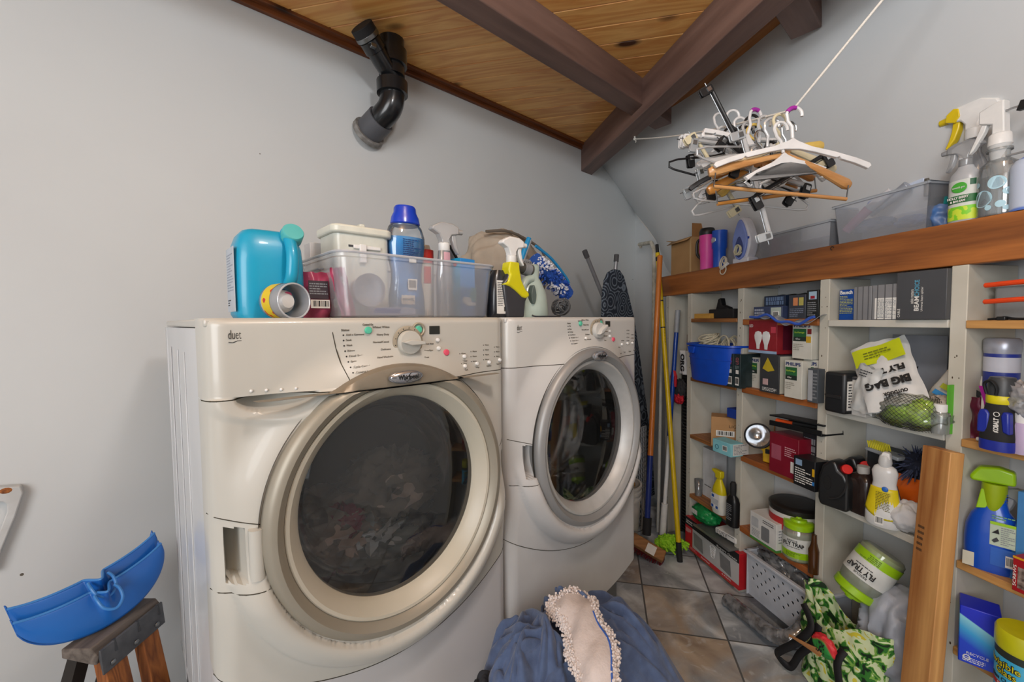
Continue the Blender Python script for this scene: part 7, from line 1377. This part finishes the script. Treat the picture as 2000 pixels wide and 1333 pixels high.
# ================================================================ CLOTHES HEAP
CLB = mat('#4e5f80', .85, 0, '#435272', 40, .15, (1, 1, 1), 0, 4, 300, None, .3, .2)
HC = Vector((.135, 1.0, 0))
r = bpy.data.objects.new('laundry_hamper', None); COL.objects.link(r); r.location = (HC.x, HC.y, 0); tag(r, 'white round laundry hamper under the heap of blue clothes', 'hamper')
obj('hamper', G().shell([(0, .004), (.15, .004), (.155, .01), (.175, .37), (.18, .37), (.172, .376), (.15, .02), (0, .014)], 40), mat('#c9ccce', .5), r)
_rg = {}
def ridges(seed, R):
    if seed not in _rg:
        q = random.Random(seed * 13); _rg[seed] = []
        for k in range(int(210 * R)):
            a_ = q.uniform(0, pi); _rg[seed].append((q.uniform(-.8, .8) * R, q.uniform(-.8, .8) * R, cos(a_), sin(a_), q.uniform(-5, 5), q.uniform(.007, .015), q.uniform(.016, .042), q.uniform(.04, .11)))
    return _rg[seed]
def heap(name, label, cat, c, rx_, ry_, h, seed, m_, amp=.05, drop=.16, f=5, rot=0, n=110, skew=0):
    g = G(); zz = noise.noise
    def fn(u_, v_):
        rad = sqrt(u_ * u_ + v_ * v_); ang = atan2(v_, u_); lim = 1 + .12 * noise.noise(Vector((cos(ang) * 1.5 + seed, sin(ang) * 1.5, 0))) + .06 * noise.noise(Vector((cos(ang) * 5, sin(ang) * 5, seed)))
        x = u_ * rx_ * lim; y = v_ * ry_ * lim
        ca, sa = cos(radians(rot)), sin(radians(rot)); fx_, fy_ = x * ca - y * sa, x * sa + y * ca
        RG = ridges(seed, rx_)
        rdg = 0
        for (qx, qy, dx_, dy_, cv, sg, am, ln) in RG:
            lx_ = (x - qx) * dx_ + (y - qy) * dy_; ly_ = -(x - qx) * dy_ + (y - qy) * dx_ - cv * lx_ * lx_
            rdg = max(rdg, am * math.exp(-(ly_ / sg) ** 2) * math.exp(-(lx_ / ln) ** 4))
        fo = fold((fx_ * f, fy_ * f * .45, seed), 1, seed); fo2 = fold((fx_ * f * 2.2, fy_ * f * 1.1, seed + 5), 1, seed + 3)
        z = h * max(0, 1 - rad ** 2.2) + amp * (fo - .4) + amp * .35 * (fo2 - .4) + rdg - drop * max(0, rad - .75) ** 1.3 * 3
        return Vector((x + skew * z, y, z))
    vs = []; fs = []; R_ = n // 2
    for j in range(R_ + 1):
        for i in range(n): a_ = 2 * pi * i / n; vs.append(fn(j / R_ * cos(a_), j / R_ * sin(a_)))
    for j in range(R_):
        for i in range(n): fs.append((j * n + i, j * n + (i + 1) % n, (j + 1) * n + (i + 1) % n, (j + 1) * n + i))
    g.add(vs, fs); o = obj(name, g, m_, None, smooth=80, solid=.003); o.location = c; tag(o, label, cat); return o
heap('blue_trousers', 'faded blue cotton trousers heaped at the left of the fleece', 'clothing', Vector((.035, .955, .460)), .135, .15, .135, 3, CLB, .050, .16, 5.5, 30, n=200)
heap('blue_jacket', 'faded blue cotton jacket heaped at the right of the fleece', 'clothing', Vector((.255, 1.055, .395)), .185, .19, .175, 8, CLB, .06, .17, 4.5, -35, n=240, skew=-.35)
heap('black_garment', 'black garment under the left edge of the blue heap', 'clothing', Vector((-.015, .895, .41)), .11, .10, .08, 12, mat('#1b1d22', .9, 0, '#24262c', 30, .2), .05, .12, 7, 10)
r = bpy.data.objects.new('fleece_vest', None); COL.objects.link(r); tag(r, 'cream fleece-edged garment draped over the top of the blue heap', 'clothing')
fc = smoothpath([((x - 1000) / FPX * Z_, Z_, EYE - (y - 627) / FPX * Z_) for x, y, Z_ in ((1108, 1192, 1.03), (1128, 1222, .965), (1150, 1280, .895), (1166, 1345, .83), (1170, 1440, .78))], 10)
r.location = fc[0]; n_ = len(fc)
def strip_pt(i, v_, up=0):
    p0 = fc[i]; t = (fc[min(i + 1, n_ - 1)] - fc[max(i - 1, 0)]).normalized(); sd = Vector((1, -.25, .12)); sd = (sd - t * sd.dot(t)).normalized(); nm = sd.cross(t).normalized(); nm = nm if nm.z > 0 else -nm
    w_ = .050 - .008 * (i / n_) + .006 * sin(i * .35)
    return p0 + sd * w_ * v_ + nm * (.018 * (1 - v_ * v_) + up + .004 * sin(i * .5 + v_ * 4)) - r.location
g = G(); M_ = 12
vs = [strip_pt(i, -1 + 2 * j / M_) for i in range(n_) for j in range(M_ + 1)]
g.add(vs, [(i * (M_ + 1) + j, i * (M_ + 1) + j + 1, (i + 1) * (M_ + 1) + j + 1, (i + 1) * (M_ + 1) + j) for i in range(n_ - 1) for j in range(M_)])
obj('suede_side', g, mat('#cdc3c0', .9, 0, '#bdb2ae', 30, .3, (1, 1, 1), 0, 4, 200), r, solid=.006, smooth=60)
g = G(); rr = random.Random(6)
for i in range(n_):
    for k in range(44):
        s_ = -1 if k % 2 else 1; v_ = s_ * rr.uniform(.80, 1.12); g.ball(tuple(strip_pt(i, v_, rr.uniform(-.003, .006)) + Vector((rr.uniform(-.004, .004),) * 3)), rr.uniform(.0022, .0036), 5)
for k in range(420): g.ball(tuple(strip_pt(rr.choice((0, 0, 1, 2, 3)), rr.uniform(-1.1, 1.1), rr.uniform(-.004, .007)) + Vector((rr.uniform(-.005, .005), rr.uniform(0, .01), rr.uniform(-.004, .004)))), rr.uniform(.0022, .0036), 5)
o = obj('fleece_edge', g, mat('#d9d0cd', .95, 0, '#cbc0bb', 90), r); o['kind'] = 'stuff'
obj('blue_piping', G().tube([strip_pt(i, .78, .004) for i in range(12, 36)], .0022, 6), mat('#2a5ab0', .6), r)
